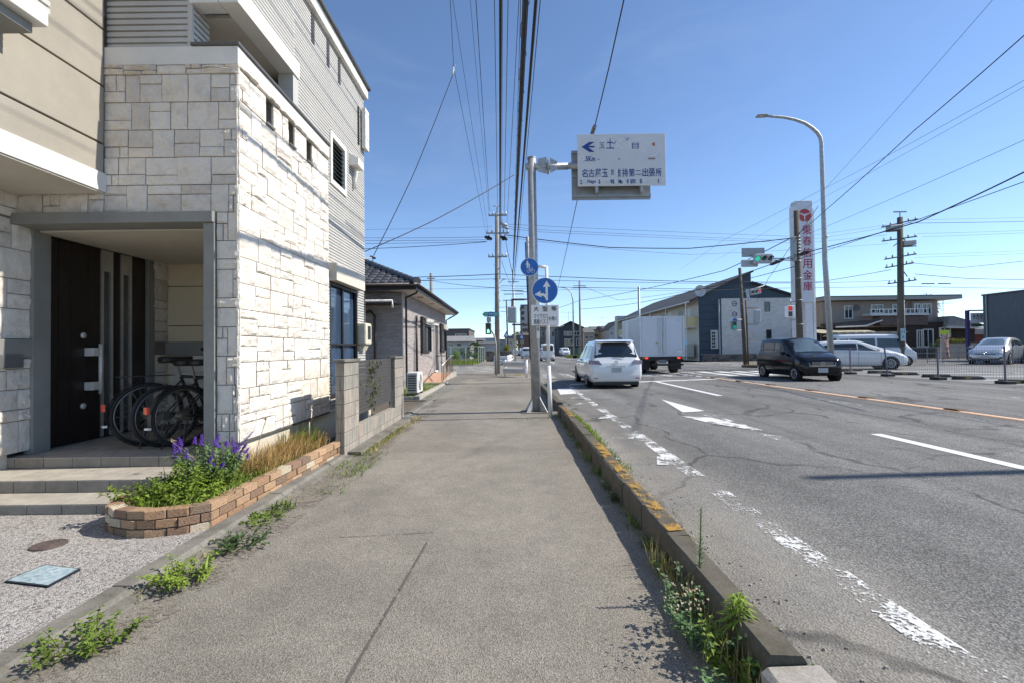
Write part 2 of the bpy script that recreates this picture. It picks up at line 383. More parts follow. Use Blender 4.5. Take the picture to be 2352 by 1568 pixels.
mark('lane_arrow', [(3.62, 9.5), (3.62, 6.6), (3.82, 6.6), (3.82, 9.5)], M_WW); mark('lane_arrow', [(3.15, 8.95), (3.60, 8.75), (3.78, 7.6), (3.62, 7.5), (3.3, 8.2)], m_paint('half_worn_paint', (.78, .78, .76), .42, 3.0, 45), .1085)
mark('lane_arrow', [(7.2, 10.1), (7.5, 10.15), (7.45, 11.9), (7.3, 11.9)], M_WV); 
for i in range(15): x = 1.5 + i * .92; mark('crossing_stripe', [(x, 21.6), (x + .46, 21.6), (x + .46, 25.6), (x, 25.6)], M_WP if i > 8 else M_WW)
for i in range(8): yy = 28.2 + i * 1.3; mark('crossing_stripe', [(-5.4, yy), (-1.2, yy), (-1.2, yy + .5), (-5.4, yy + .5)], M_WW)
for i in range(9): yy = 28.6 + i * 1.5; mark('crossing_stripe', [(14.8, yy), (18.6, yy), (18.6, yy + .6), (14.8, yy + .6)], M_WW)
line('edge_line', (.3, 41), (.5, 140), .18, M_WP); line('lane_dash', (3.9, 44), (3.9, 50), .18, M_WP); line('lane_dash', (3.9, 58), (3.9, 64), .18, M_WP); line('center_line', (7.3, 42), (7.3, 52), .5, M_WP)
line('stop_line', (7.5, 43.0), (14, 43.0), .4, M_WP); line('lane_dash', (7.4, 60), (7.4, 140), .18, M_WP)
mark('chevron_marking', [(1.35, 13.6), (1.95, 13.9), (2.0, 15.9), (1.45, 15.6)], M_WP)
line('edge_line', (11.9, -4), (11.9, 20), .12, M_WV)
for i, (x0, y0, x1, y1) in enumerate(((15.9, 21.3, 24, 20.7), (16.0, 19.2, 25.5, 18.4), (16.1, 17.0, 27, 16.0), (15.8, 23.6, 22, 23.2), (16.4, 14.6, 27, 13.6))):
    line('bay_line', (x0 + .6, y0), (x1, y1), .22, M_WP, .109)
# dark raised studs on the centre line
for i, (px, py) in enumerate(((2196, 941), (1990, 913), (1865, 896), (1770, 883), (1700, 875), (1640, 867))):
    p = PZ(px, py, .104); L = .38
    st = thing('road_stud', 'dark raised rubber stud sitting on the orange centre line', 'road stud', (p.x, p.y, .104), 'studs along the orange centre line')
    MB().prism([(p.y - L / 2, .105), (p.y + L / 2, .105), (p.y + L / 2 - .07, .135), (p.y - L / 2 + .07, .135)], 'x', p.x - .1, p.x + .1).build('stud_block', mat('stud_rubber', (.10, .075, .06), .8), st)
    MB().box(p.x - .05, p.x + .05, p.y - .14, p.y - .1, .12, .14).build('reflector', mat('stud_reflector', (.5, .25, .05), .3), st)
# small covers set in the gravel
cv = thing('drain_cover', 'round rusty iron cover set flush in the gravel apron', 'drain cover', (-3.2, 3.55, .012))
q = PZ(112, 1251, .014); cv.location = (q.x, q.y, .014); ORG[cv] = Vector(cv.location)
m_ir = mat('rusty_iron', (.115, .085, .075), .85, .2, .3, 20, .5, 80)
MB().disc((q.x, q.y, .010), (0, 0, 1), .105, .010, 36).build('lid', m_ir, cv)
rb = MB(); [rb.ring((q.x, q.y, .020), (0, 0, 1), r_, .003, 36, 6) for r_ in (.03, .06, .098)]; rb.build('rim', m_ir, cv)
a_, b_, c_, d_ = (PZ(x, y, .016) for x, y in ((8, 1336), (103, 1297), (187, 1307), (111, 1348)))
ctr = (a_ + b_ + c_ + d_) / 4; mc = thing('meter_box', 'pale blue square meter box cover set in the gravel apron', 'meter cover', (ctr.x, ctr.y, .014))
def inset(k, z): return [(ctr + (p - ctr) * k).to_tuple()[:2] + (z,) for p in (a_, b_, c_, d_)]
fr = MB(); o_, i_ = inset(1.0, .022), inset(.9, .022)
for k in range(4): fr.poly([o_[k], o_[(k + 1) % 4], i_[(k + 1) % 4], i_[k]])
fr.poly(inset(1.0, .016)); fr.build('frame', mat('cover_frame', (.03, .035, .05), .6), mc)
t = NT('blue_cover'); v = t.vor(42, rnd=.35); r = t.ramp(v, 'Color', [(.0, (.20, .27, .30)), (.5, (.34, .43, .46)), (1, (.45, .53, .55))]); t.base((r, 0)); t.set(Roughness=.45); t.bump((v, 'Distance'), .6, .006); M_COVER = t.m
MB().poly(inset(.91, .0245)).build('cover', M_COVER, mc); MB().poly([(ctr + (p - ctr) * .10 + Vector((.01, .03, 0))).to_tuple()[:2] + (.027,) for p in (a_, b_, c_, d_)]).build('label_plate', mat('cover_plate', (.55, .62, .65), .5), mc)
# ================================================================ the stone-clad house on the left
XC, YF, YB, XS, YE = -2.88, 5.05, 7.58, -3.04, 9.85
H = thing('stone_house', 'two storey house clad in rough pale stone and striped siding beside the pavement', 'house', (-4.0, 6.5, 0))
def m_stone():
    t = NT('split_stone'); oi = t.n('ObjectInfo')
    a = t.ramp(t.noise(7, 8, .72, dist=.4), 0, [(.28, (.62, .57, .51)), (.5, (.76, .73, .68)), (.72, (.80, .775, .735))])
    h = t.ramp(oi, 'Random', [(0, (.84, .80, .755)), (.5, (1, .975, .935)), (1, (1.0, .94, .86))]); c = t.mix((a, 0), (h, 0), 1.0, 'MULTIPLY')
    s = t.ramp(t.noise(2.1, 9, .75, dist=1.0), 0, [(.5, 0), (.78, .35)]); c = t.mix(c, (.36, .30, .24), (s, 0))
    t.base(c); t.set(Roughness=.85, Specular_IOR_Level=.3)
    n1 = t.noise(9, 7, .68, dist=.6); n2 = t.noise(38, 5, .65); ad = t.n('Math', operation='MULTIPLY_ADD'); t.l(n2, 0, ad, 0); ad.inputs[1].default_value = .35; t.l(n1, 0, ad, 2)
    t.bump((ad, 0), .8, .026); return t.m
M_ST = m_stone()
M_TRIM = mat('grey_trim', (.255, .255, .235), .7, 0, .10, 3, .15, 120, dirt=.25); M_WHITE = mat('white_trim', (.74, .72, .66), .6, 0, .06, 3, .08, 90, dirt=.12)
M_BEIGE = mat('beige_render', (.345, .31, .255), .85, 0, .10, 1.6, .35, 160, dirt=.12); M_SOFFIT = mat('soffit_board', (.60, .55, .46), .8, 0, .06, 2)
M_FOUND = mat('foundation_render', (.60, .54, .43), .9, 0, .12, 3, .3, 90, dirt=.2); M_MORTAR = mat('mortar', (.22, .19, .16), .95, 0, .2, 20, .4, 80)
M_CAP = mat('dark_metal_cap', (.12, .115, .11), .5, .3, .1, 4); M_SIDE = mat('silver_grey_siding', (.50, .485, .45), .6, 0, .05, 2, .05, 200, dirt=.1)
M_BLK = mat('black_gap', (.02, .02, .02), .9); M_TAN = mat('tan_panel', (.66, .57, .41), .8, 0, .05, 2, .1, 150)
# rough slab templates (unit: x, z in 0..1, front towards -y)
def slab(seed):
    g = random.Random(seed); n = 6; b = MB(); off = Vector((seed * 3.1, 0, 0))
    for j in range(n + 1):
        for i in range(n + 1):
            u, v = i / n, j / n; e = min(u, 1 - u, v, 1 - v)
            d = .62 + .38 * min(1, e * 5) + (noise.noise(Vector((u * 2.3, v * 2.3, 0)) + off) * .5 + noise.noise(Vector((u * 6, v * 6, 4)) + off) * .28) * (1 if e > 0 else .25)
            ju, jv = (g.uniform(-.02, .02) if 0 < i < n else g.uniform(-.006, .006), g.uniform(-.02, .02))
            b.v.append((u + ju, -d, v + jv if 0 < j < n else v))
    for j in range(n):
        for i in range(n): k = j * (n + 1) + i; b.f.append((k, k + 1, k + n + 2, k + n + 1))
    o = len(b.v); b.v += [(0, 0, 0), (1, 0, 0), (1, 0, 1), (0, 0, 1)]
    r = n + 1; B = [i for i in range(r)]; T = [n * r + i for i in range(r)]; L = [j * r for j in range(r)]; Q = [j * r + n for j in range(r)]
    b.f += [tuple(B) + (o + 1, o), tuple(T[::-1]) + (o + 3, o + 2), tuple(L[::-1]) + (o, o + 3), tuple(Q) + (o + 2, o + 1)]
    me = b.mesh('stone'); me.materials.append(M_ST); return me
SLABS = [slab(i) for i in range(8)]
def ashlar(a0, a1, z0, z1, seed, band=.292, wmin=.15, wmax=.40):
    "random ashlar: rows of cells, some split, as (a, b, z, z2)"
    g = random.Random(seed); out = []; nb = max(1, round((z1 - z0) / band)); bh = (z1 - z0) / nb
    for r in range(nb):
        za = z0 + r * bh; a = a0
        while a < a1 - 1e-6:
            w = g.uniform(wmin, wmax)
            if a1 - a - w < wmin * .7: w = a1 - a
            k = g.random()
            if k < .45: out.append((a, a + w, za, za + bh))
            elif k < .75: s = bh * g.choice((.36, .5, .66)); out += [(a, a + w, za, za + s), (a, a + w, za + s, za + bh)]
            else:
                s = bh * g.choice((.4, .6)); m = a + w * g.uniform(.35, .65)
                if g.random() < .5: out += [(a, a + w, za, za + s), (a, m, za + s, za + bh), (m, a + w, za + s, za + bh)]
                else: out += [(a, m, za, za + s), (m, a + w, za, za + s), (a, a + w, za + s, za + bh)]
            a += w
    return out
gs = random.Random(11)
def lay(cells, face, plane, part, skip=lambda c: False, th=.025):
    for c in cells:
        if skip(c): continue
        a, b, z, z2 = c; gp = .0045; d = th * gs.uniform(.7, 1.35)
        if face == '-y': inst('stone', gs.choice(SLABS), part, (a + gp, plane, z + gp), (0, 0, 0), (b - a - 2 * gp, d, z2 - z - 2 * gp))
        else: inst('stone', gs.choice(SLABS), part, (plane, a + gp, z + gp), (0, 0, R(90)), (b - a - 2 * gp, d, z2 - z - 2 * gp))
# ---- stone tower: backing walls with openings, then the stones
SW = MB(); zt = 4.46
T = .03   # stone thickness; the backing lies behind it
SW.box(XC - .2, XC - T, YF + T, YB, .44, 4.13); SW.box(XC - .2, XC - T, YF + T, YB, 4.42, zt)
prev = YF + T
SLOTS = [(5.66, 5.82), (6.24, 6.40), (6.80, 6.96)]
for s0, s1 in SLOTS: SW.box(XC - .2, XC - T, prev, s0, 4.13, 4.42); prev = s1
SW.box(XC - .2, XC - T, prev, YB, 4.13, 4.42)
SW.box(-3.125, XC - .2, YF + T, YF + .2, .44, 2.877)                       # column right of the porch opening
SW.box(-5.26, XC - .2, YF + T, YF + .2, 2.877, 3.10); SW.box(-4.32, XC - .2, YF + T, YF + .2, 3.10, zt)
SW.box(-5.6, -5.47, 3.6, 7.4, .3, 3.1); SW.box(-5.26 - .2, -5.26, 3.6, 5.33, .36, 3.10); SW.box(-5.46, -5.26, 6.98, 7.3, .32, 3.10); SW.box(-5.46, -5.26, 5.33, 6.98, 2.82, 3.10)
sw = SW.build('stone_wall', M_MORTAR, H)
ins = lambda c: any(c[0] < s1 + .02 and c[1] > s0 - .02 and c[2] < 4.44 and c[3] > 4.11 for s0, s1 in SLOTS)
lay(ashlar(YF, YB, .44, 4.10, 5, wmin=.19, wmax=.46), 'x', XC - T, sw)
for k, (u, v) in enumerate(((YF, 5.65), (5.83, 6.23), (6.41, 6.79), (6.97, YB))): lay(ashlar(u, v, 4.105, 4.425, 40 + k, wmin=.18, wmax=.32), 'x', XC - T, sw)
lay(ashlar(YF, YB, 4.43, zt, 6, wmin=.2, wmax=.45, band=.1), 'x', XC - T, sw, th=.04)
lay(ashlar(-3.123, XC + .005, .44, 2.877, 8, wmin=.1, wmax=.24), '-y', YF + T, sw)
lay(ashlar(-5.24, -4.32, 2.877, 3.10, 9), '-y', YF + T, sw); lay(ashlar(-4.32, XC + .005, 2.877, 4.36, 12, wmin=.14, wmax=.36), '-y', YF + T, sw); lay(ashlar(-4.32, XC + .005, 4.36, zt, 13, band=.1), '-y', YF + T, sw, th=.04)
lay(ashlar(4.0, 5.28, .36, 1.36, 14, wmin=.25, wmax=.5), 'x', -5.26, sw); lay(ashlar(4.0, 5.28, 1.56, 2.82, 15, wmin=.25, wmax=.5), 'x', -5.26, sw); lay(ashlar(4.0, 5.26, 2.84, 3.10, 16, wmin=.25, wmax=.5), 'x', -5.26, sw)
lay(ashlar(6.98, 7.3, .32, 1.38, 17, wmin=.2, wmax=.4), 'x', -5.26, sw); lay(ashlar(6.98, 7.3, 1.56, 3.1, 18, wmin=.2, wmax=.4), 'x', -5.26, sw); lay(ashlar(5.33, 6.98, 2.92, 3.1, 19), 'x', -5.26, sw)
# dark slot openings with sills
for s0, s1 in SLOTS:
    w = MB().box(XC - .19, XC - .17, s0, s1, 4.13, 4.42).build('window', M_BLK, H); MB().box(XC - .17, XC + .012, s0 - .01, s1 + .01, 4.10, 4.125).build('sill', M_TRIM, w)
# parapet band and cap
MB().box(-4.31, XC - .002, YF + .001, YF + .14, zt + .002, 4.655).box(XC - .14, XC - .003, YF + .141, YB + .02, zt + .002, 4.655).build('parapet', M_WHITE, H, bevel=.004)
MB().box(-3.38, XC + .02, YF - .02, YF + .16, 4.657, 4.69).box(XC - .16, XC + .022, YF + .161, YB + .03, 4.657, 4.69).build('parapet_cap', M_CAP, H, bevel=.004)
# foundation
MB().box(XC - .2, XC - .035, YF + .02, YE, 0, .438).box(-3.13, XC - .21, YF + .05, YF + .2, 0, .438).box(-5.46, -5.27, 3.5, 5.0, 0, .36).build('foundation', M_FOUND, H)
MB().box(XC - .03, XC + .004, YF - .0, YB, .425, .437).build('drip_edge', M_CAP, H)
# ---- siding: horizontal ribs modelled as one profile
def siding(name, face, plane, a0, a1, z0, z1, pitch=.052, parent=None, m=None):
    b = MB(); n = max(1, int(round((z1 - z0) / pitch))); p = (z1 - z0) / n; prof = []
    for i in range(n): z = z0 + i * p; prof += [(0.024, z), (.024, z + p * .66), (0.0, z + p * .70), (0.0, z + p)]
    for d, z in prof:
        for a in (a0, a1): b.v.append((plane + d, a, z) if face == 'x' else (a, plane - d, z))
    for i in range(len(prof) - 1): b.f.append((2 * i, 2 * i + 1, 2 * i + 3, 2 * i + 2))
    return b.build(name, m or M_SIDE, parent or H)
# side wall (faces the street) with window openings cut into strips
ZR = 6.62
siding('siding', 'x', XS, 6.5, YE, 5.36, ZR); siding('siding', 'x', XS, 6.5, 7.8, 4.66, 5.36)
siding('siding', 'x', XS, 7.8, 8.06, 4.30, 5.36); siding('siding', 'x', XS, 8.66, YE, 4.30, 5.36); siding('siding', 'x', XS, 8.06, 8.66, 5.02, 5.36); siding('siding', 'x', XS, YB, YE, 2.86, 4.30); siding('siding', 'x', XS, 9.34, YE, .44, 2.86)
siding('siding', 'x', XS, YB, 7.95, .44, 2.86); siding('siding', 'x', XS, 7.95, 9.34, .44, .62)
M_INT = mat('dark_interior', (.035, .035, .035), .9)
MB().box(XS - .3, XS - .22, YB, YE - .02, .44, 6.6).box(XS - .3, XS - .22, 6.5, YB, 4.66, 6.6).box(XS - .28, XS - .001, YE - .1, YE, .44, ZR).box(-9, XS - .31, YE - .1, YE - .001, .44, ZR).build('inner_wall', M_INT, H)
siding('front_siding', '-y', YF + .06, -4.31, -3.41, 4.66, 7.0, .066)
siding('return_siding', 'x', -3.424, YF + .05, YF + .34, 4.66, 7.0, .066)
MB().box(-3.44, -3.39, YF + .03, YF + .062, 4.66, 7.0).build('corner_trim', M_SIDE, H)
# beam over the balcony, its soffit and the room behind
MB().box(XC - .22, XC - .01, YF + .02, 6.56, 5.14, 5.36).box(-3.42, XC - .225, YF + .02, YF + .2, 5.14, 5.36).build('balcony_beam', M_WHITE, H, bevel=.005)
siding('balcony_siding', 'x', XC - .1, YF + .1, 6.55, 5.362, ZR)
MB().box(-6, XC - .23, YF + .3, 8.0, 5.16, 5.2).build('balcony_ceiling', M_SOFFIT, H); MB().box(-6, -3.45, 6.9, 7.0, 4.4, 5.155).box(-3.44, XS - .3, 6.62, 6.7, 4.4, 5.155).build('balcony_back_wall', M_TAN, H)
MB().box(XC - .23, XC - .03, 6.4, 6.56, 4.66, 5.138).build('balcony_post', M_SIDE, H); MB().box(-4.2, XC - .2, YF + .3, 6.9, 4.3, 4.4).build('balcony_floor', M_TRIM, H)
# roof edge
MB().box(-9, XS + .10, YF + .1, YE + .06, ZR + .002, ZR + .20).build('roof_fascia', M_WHITE, H, bevel=.006); MB().box(-9, XS + .15, YF + .05, YE + .1, ZR + .203, ZR + .245).build('roof', M_CAP, H)
for y0 in (7.25, 7.86, 8.38): MB().box(XS - .01, XS + .032, y0, y0 + .11, 6.14, 6.58).build('vent_slot', mat('slot_frame', (.05, .045, .04), .5), H)
# louvred window upstairs
W = thing('x', 'x', 'x'); bpy.data.objects.remove(W)
def frame(name, x, y0, y1, z0, z1, w, d, m, parent):
    return MB().box(x - .02, x + d, y0 - w, y0, z0 - w, z1 + w).box(x - .02, x + d, y1, y1 + w, z0 - w, z1 + w).box(x - .02, x + d, y0, y1, z1, z1 + w).box(x - .02, x + d, y0, y1, z0 - w, z0).build(name, m, parent, bevel=.004)
w1 = MB().box(XS - .14, XS - .12, 8.06, 8.66, 4.30, 5.02).build('window', glass('house_glass'), H); frame('frame', XS, 8.06, 8.66, 4.30, 5.02, .09, .045, M_WHITE, w1)
for i in range(9): z = 4.34 + i * .075; MB().bar((XS + .0, 8.07, z), (XS + .0, 8.65, z), .05, .012, (.6, 0, .8)).build('louvre', mat('louvre_metal', (.10, .12, .11), .35, .4), w1)
w2 = MB().box(XS - .04, XS - .02, 9.5, 9.78, 5.55, 6.2).build('window', glass('house_glass'), H); MB().box(XS + .0, XS + .045, 9.44, 9.50, 5.5, 6.25).build('frame', M_BLK, w2); MB().box(XS + .05, XS + .13, 9.62, 9.86, 5.5, 6.32).build('shutter', M_WHITE, w2, bevel=.006)
ht = thing('vent_hood', 'white vent hood with a short pipe fixed to the striped upper wall', 'vent hood', (XS + .05, 9.1, 4.75)); MB().prism([(XS + .02, 4.88), (XS + .20, 4.88), (XS + .20, 5.02), (XS + .02, 5.12)], 'y', 8.93, 9.25).build('hood', M_WHITE, ht, bevel=.008)
MB().tube([(XS + .1, 9.1, 4.88), (XS + .1, 9.1, 4.78), (XS + .06, 9.14, 4.66), (XS + .06, 9.14, 4.5)], .032, 10).build('pipe', M_WHITE, ht, True)
# big sliding window with shutter box downstairs
w3 = MB().box(XS - .05, XS - .04, 7.98, 9.30, .66, 2.50).build('sliding_window', glass('blue_glass', (.03, .05, .085)), H)
M_BRZ = mat('bronze_aluminium', (.05, .042, .038), .4, .5)
frame('frame', XS, 7.98, 9.30, .66, 2.50, .05, .03, M_BRZ, w3); MB().box(XS - .035, XS - .005, 8.62, 8.68, .66, 2.50).build('mullion', M_BRZ, w3); MB().box(XS - .03, XS + .015, 7.98, 9.3, 1.5, 1.53).build('rail', M_BRZ, w3)
MB().box(XS + .02, XS + .16, 7.9, 9.42, 2.56, 2.86).build('shutter_box', M_SOFFIT, w3, bevel=.01)
cur = MB()
for i in range(12):
    y0 = 8.72 + i * .045; cur.v += [(XS - .10 - .02 * (i % 2), y0, .7), (XS - .10 - .02 * (i % 2), y0, 2.45)]
for i in range(11): cur.f.append((2 * i, 2 * i + 2, 2 * i + 3, 2 * i + 1))
cur.build('curtain', mat('curtain_cloth', (.55, .58, .60), .9), w3)
# gas / electric meter box on the corner
mb_ = thing('meter_cabinet', 'cream rounded electricity meter cabinet fixed at the siding corner', 'meter box', (XS + .1, 9.5, 1.5)); M_CREAM = mat('cream_plastic', (.62, .56, .42), .5)
MB().box(XS + .02, XS + .19, 9.36, 9.74, 1.52, 1.94).build('cabinet', M_CREAM, mb_, bevel=.03); MB().box(XS + .192, XS + .2, 9.47, 9.64, 1.62, 1.88).build('dial_window', glass('house_glass'), mb_); MB().prism([(XS + .02, 1.40), (XS + .10, 1.40), (XS + .15, 1.518), (XS + .02, 1.518)], 'y', 9.42, 9.68).build('lower_cover', M_CREAM, mb_, bevel=.01)
# ---- projecting upper wing over the entrance
MB().box(-9, -4.31, -1, YF, 3.30, 3.602).box(-9, -4.31, -1, YF, 3.622, 4.22).box(-9, -4.31, -1, YF, 4.24, 4.83).box(-9, -4.31, -1, YF, 4.85, 7.2).build('wing_wall', M_BEIGE, H, bevel=.006)
MB().box(-9, -4.335, -1, YF - .002, 3.5, 7.1).build('wing_core', M_BLK, H)
MB().box(-9, -4.295, -1, YF + .02, 3.10, 3.299).build('wing_fascia', M_WHITE, H, bevel=.004)
MB().box(-9, -4.31, -1, YF - .001, 3.085, 3.098).build('wing_soffit', M_SOFFIT, H)
# bay with siding higher up
siding('bay_siding', 'x', -3.95, 1.0, 4.06, 4.30, 7.2, .066); MB().box(-4.309, -3.96, 1.0, 4.05, 4.30, 7.2).build('bay_core', M_SIDE, H)
MB().box(-4.309, -3.90, .9, 4.02, 4.16, 4.297).build('bay_fascia', M_WHITE, H, bevel=.01); MB().box(-4.309, -3.99, .9, 3.97, 4.08, 4.158).build('bay_soffit', M_TRIM, H)
# ---- porch: lintel, jambs, walls
MB().box(-5.255, -3.127, YF - .055, YF + .22, 2.76, 2.876).build('porch_lintel', M_TRIM, H, bevel=.005); MB().box(-3.243, -3.127, YF - .02, YF + .22, .32, 2.758).build('porch_jamb', M_TRIM, H, bevel=.005)
MB().box(-5.25, -3.25, YF + .221, 7.3, 2.74, 2.757).build('porch_ceiling', M_SOFFIT, H)
M_DOOR = mat('dark_door', (.018, .013, .012), .35, 0, .25, 3, .12, 40)
bw = MB()
for z0, z1 in ((.32, 1.36), (1.56, 1.80), (1.81, 2.40), (2.41, 3.0)): bw.box(-5.26, -4.60, 7.3, 7.32, z0, z1); bw.box(-4.595, -3.0, 7.3, 7.32, z0, z1)
bw.build('porch_back_wall', M_TAN, H, bevel=.004); MB().box(-5.4, -3.0, 7.325, 7.4, .3, 3.1).build('back_core', M_BLK, H)
MB().box(-5.255, -3.1, 7.25, 7.299, 1.365, 1.555).build('belt_course', M_TRIM, H); MB().box(-5.259, -5.21, 4.0, 5.2, 1.365, 1.555).build('belt_course', M_TRIM, H, bevel=.004)
MB().box(XC - .36, XC - .21, YF + .21, 7.29, .32, 2.75).build('porch_side_wall', M_FOUND, H)
lay(ashlar(-5.2, -3.3, .33, 1.36, 21, wmin=.3, wmax=.6), '-y', 7.299, sw)
MB().box(-5.225, -5.2, 4.05, 5.1, 1.26, 1.40).build('name_plate', mat('plate_metal', (.20, .20, .21), .45, .5), H)
# ---- entrance door in the left wall
D = MB().box(-5.33, -5.29, 5.42, 6.88, .33, 2.74).build('door', M_DOOR, H)
MB().box(-5.30, -5.20, 5.20, 5.40, .32, 2.80).box(-5.30, -5.235, 6.90, 7.02, .32, 2.92).box(-5.30, -5.235, 5.401, 6.899, 2.76, 2.92).build('door_frame', M_TRIM, D, bevel=.004)
for y0, y1 in ((5.42, 5.56), (5.57, 5.72), (5.73, 5.95), (5.96, 6.13), (6.35, 6.44), (6.64, 6.88)): MB().box(-5.29, -5.272, y0, y1, .34, 2.73).build('door_panel', M_DOOR, D, bevel=.004)
M_STEEL = mat('brushed_steel', (.55, .53, .50), .4, .6, .1, 8)
for y0 in (6.14, 6.45):
    g_ = MB().box(-5.289, -5.28, y0 + .05, y0 + .13, .5, 2.45).build('door_light', glass('door_glass', (.05, .055, .055)), D)
    MB().box(-5.289, -5.262, y0, y0 + .035, .34, 2.73).box(-5.289, -5.262, y0 + .145, y0 + .18, .34, 2.73).box(-5.289, -5.265, y0 + .036, y0 + .144, 2.46, 2.73).build('trim_strip', M_STEEL, g_)
M_HND = mat('satin_handle', (.72, .71, .68), .35, .15)
hd = MB().cyl((-5.17, 6.02, .90), (-5.17, 6.02, 1.52), .022, n=12).build('handle', M_HND, D, True)
[MB().box(-5.272, -5.16, 5.90, 6.03, z, z + .1).build('handle_mount', M_HND, hd, bevel=.005) for z in (.95, 1.37)]
for z in (.76, 1.62): MB().disc((-5.272, 5.88, z), (1, 0, 0), .035, .02, 20).build('lock', M_HND, D, True)
# ---- porch floor and tiled steps
STEP = thing('tiled_steps', 'three wide tiled entrance steps leading up to the dark front door', 'steps', (-4.3, 4.8, 0))
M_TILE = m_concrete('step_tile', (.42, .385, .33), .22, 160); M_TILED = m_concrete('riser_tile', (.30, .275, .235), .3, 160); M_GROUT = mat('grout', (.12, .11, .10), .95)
levels = [(4.15, 4.5, .012, .10, -3.30), (4.5, 5.0, .10, .215, -3.18), (5.0, 7.3, .215, .32, -3.09)]
co = MB()
for (ya, yb, za, zb, xr) in levels: co.box(-8, xr - .012, ya + .012, yb + .01, za - .05, zb - .012)
co.build('step_core', M_GROUT, STEP)
gt = random.Random(5)
for li, (ya, yb, za, zb, xr) in enumerate(levels):
    x = xr; depth = yb - ya; nrow = max(1, round(depth / .3)); jog = gt.uniform(0, .2); first = True
    while x > -7.0:
        w = .3 if not first else .3 - jog * .0; first = False
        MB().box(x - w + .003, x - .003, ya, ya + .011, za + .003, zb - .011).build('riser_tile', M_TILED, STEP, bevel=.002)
        for r_ in range(nrow):
            yy0 = ya + r_ * depth / nrow; 
            if yy0 > 6.6: continue
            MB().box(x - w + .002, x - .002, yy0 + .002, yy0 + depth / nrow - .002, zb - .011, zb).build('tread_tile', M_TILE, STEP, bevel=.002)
        x -= w
    MB().box(xr - .011, xr, ya + .002, min(yb + .3, 5.0) , za, zb - .011).build('side_tile', M_TILED, STEP)
# leave the porch floor tiles in shade as the same tiles
# beyond the 300 stones that show largest, the rest of the cladding is one joined part
ST = [o for o in bpy.data.objects if o.parent is sw and o.name.startswith('stone')]
def shown(o):
    c = Vector(o.location) + org(sw); a = o.scale.x * o.scale.z; n = Vector((1, 0, 0)) if abs(o.rotation_euler.z) > .5 else Vector((0, -1, 0)); d = CAM - c
    return a * max(.02, n.dot(d.normalized())) / d.length_squared
ST.sort(key=shown, reverse=True); rest = MB()
for o in ST[295:]:
    mt = Matrix.LocRotScale(o.location, o.rotation_euler, o.scale); rest.add([mt @ v.co for v in o.data.vertices], [tuple(p.vertices) for p in o.data.polygons]); bpy.data.objects.remove(o)
stuff(link('stone_cladding', rest.mesh('stone_cladding'), M_ST, sw))
# ================================================================ brick planter
PL = thing('brick_planter', 'low curved planter of mixed brown and cream bricks beside the entrance steps', 'planter', (-2.7, 4.5, 0))
def m_brick(name, col):
    t = NT(name); a = t.ramp(t.noise(14, 6, .7, 'Object'), 0, [(.3, tuple(c * .72 for c in col)), (.7, tuple(min(1, c * 1.2) for c in col))])
    sp = t.ramp(t.noise(90, 3, .7), 0, [(.36, (.05, .04, .035)), (.44, (1, 1, 1))]); c = t.mix((a, 0), (sp, 0), .8, 'MULTIPLY')
    oi = t.n('ObjectInfo'); h = t.ramp(oi, 'Random', [(0, .75), (1, 1.15)]); c = t.mix(c, (h, 0), 1.0, 'MULTIPLY')
    t.base(c); t.set(Roughness=.9); t.bump((t.noise(55, 4), 0), .6, .008); return t.m
BC = [m_brick('brown_brick', (.34, .205, .115)), m_brick('dark_brick', (.22, .15, .10)), m_brick('tan_brick', (.45, .29, .17)), m_brick('cream_brick', (.56, .47, .34)), m_brick('red_brick', (.31, .19, .12))]
def brick_mesh(k):
    g = random.Random(k); b = MB(); j = lambda: g.uniform(-.012, .012)
    v = []
    for z in (0, 1):
        for y_ in (0, 1):
            for x in (0, 1): v.append((x + j() - .5, y_ + j() - .5, z + j() * 1.5))
    b.add(v, [(0, 2, 3, 1), (4, 5, 7, 6), (0, 1, 5, 4), (2, 6, 7, 3), (0, 4, 6, 2), (1, 3, 7, 5)])
    bm = bmesh.new(); me = b.mesh('brick'); bm.from_mesh(me); bmesh.ops.bevel(bm, geom=bm.edges[:], offset=.035, segments=1, affect='EDGES'); bm.to_mesh(me); bm.free()
    me.materials.append(BC[k % 5]); return me
BM = [brick_mesh(k) for k in range(10)]
curve = [(-3.26, 4.16), (-3.27, 3.95), (-3.2, 3.78), (-3.06, 3.67), (-2.9, 3.61), (-2.7, 3.605), (-2.52, 3.67), (-2.375, 3.78)]
straight = [(-2.372, 3.772), (-2.27, 6.32)]
def walk(pts, step):
    seg = []; out = []; L = 0
    for a, b in zip(pts[:-1], pts[1:]): d = math.dist(a, b); seg.append((L, d, a, b)); L += d
    n = max(1, round(L / step)); st = L / n
    def at(s):
        s = max(0, min(L - 1e-6, s))
        for l0, d, a, b in seg:
            if s <= l0 + d: f = (s - l0) / d; return (a[0] + (b[0] - a[0]) * f, a[1] + (b[1] - a[1]) * f), math.atan2(b[1] - a[1], b[0] - a[0])
    return n, st, at, L
gb = random.Random(29)
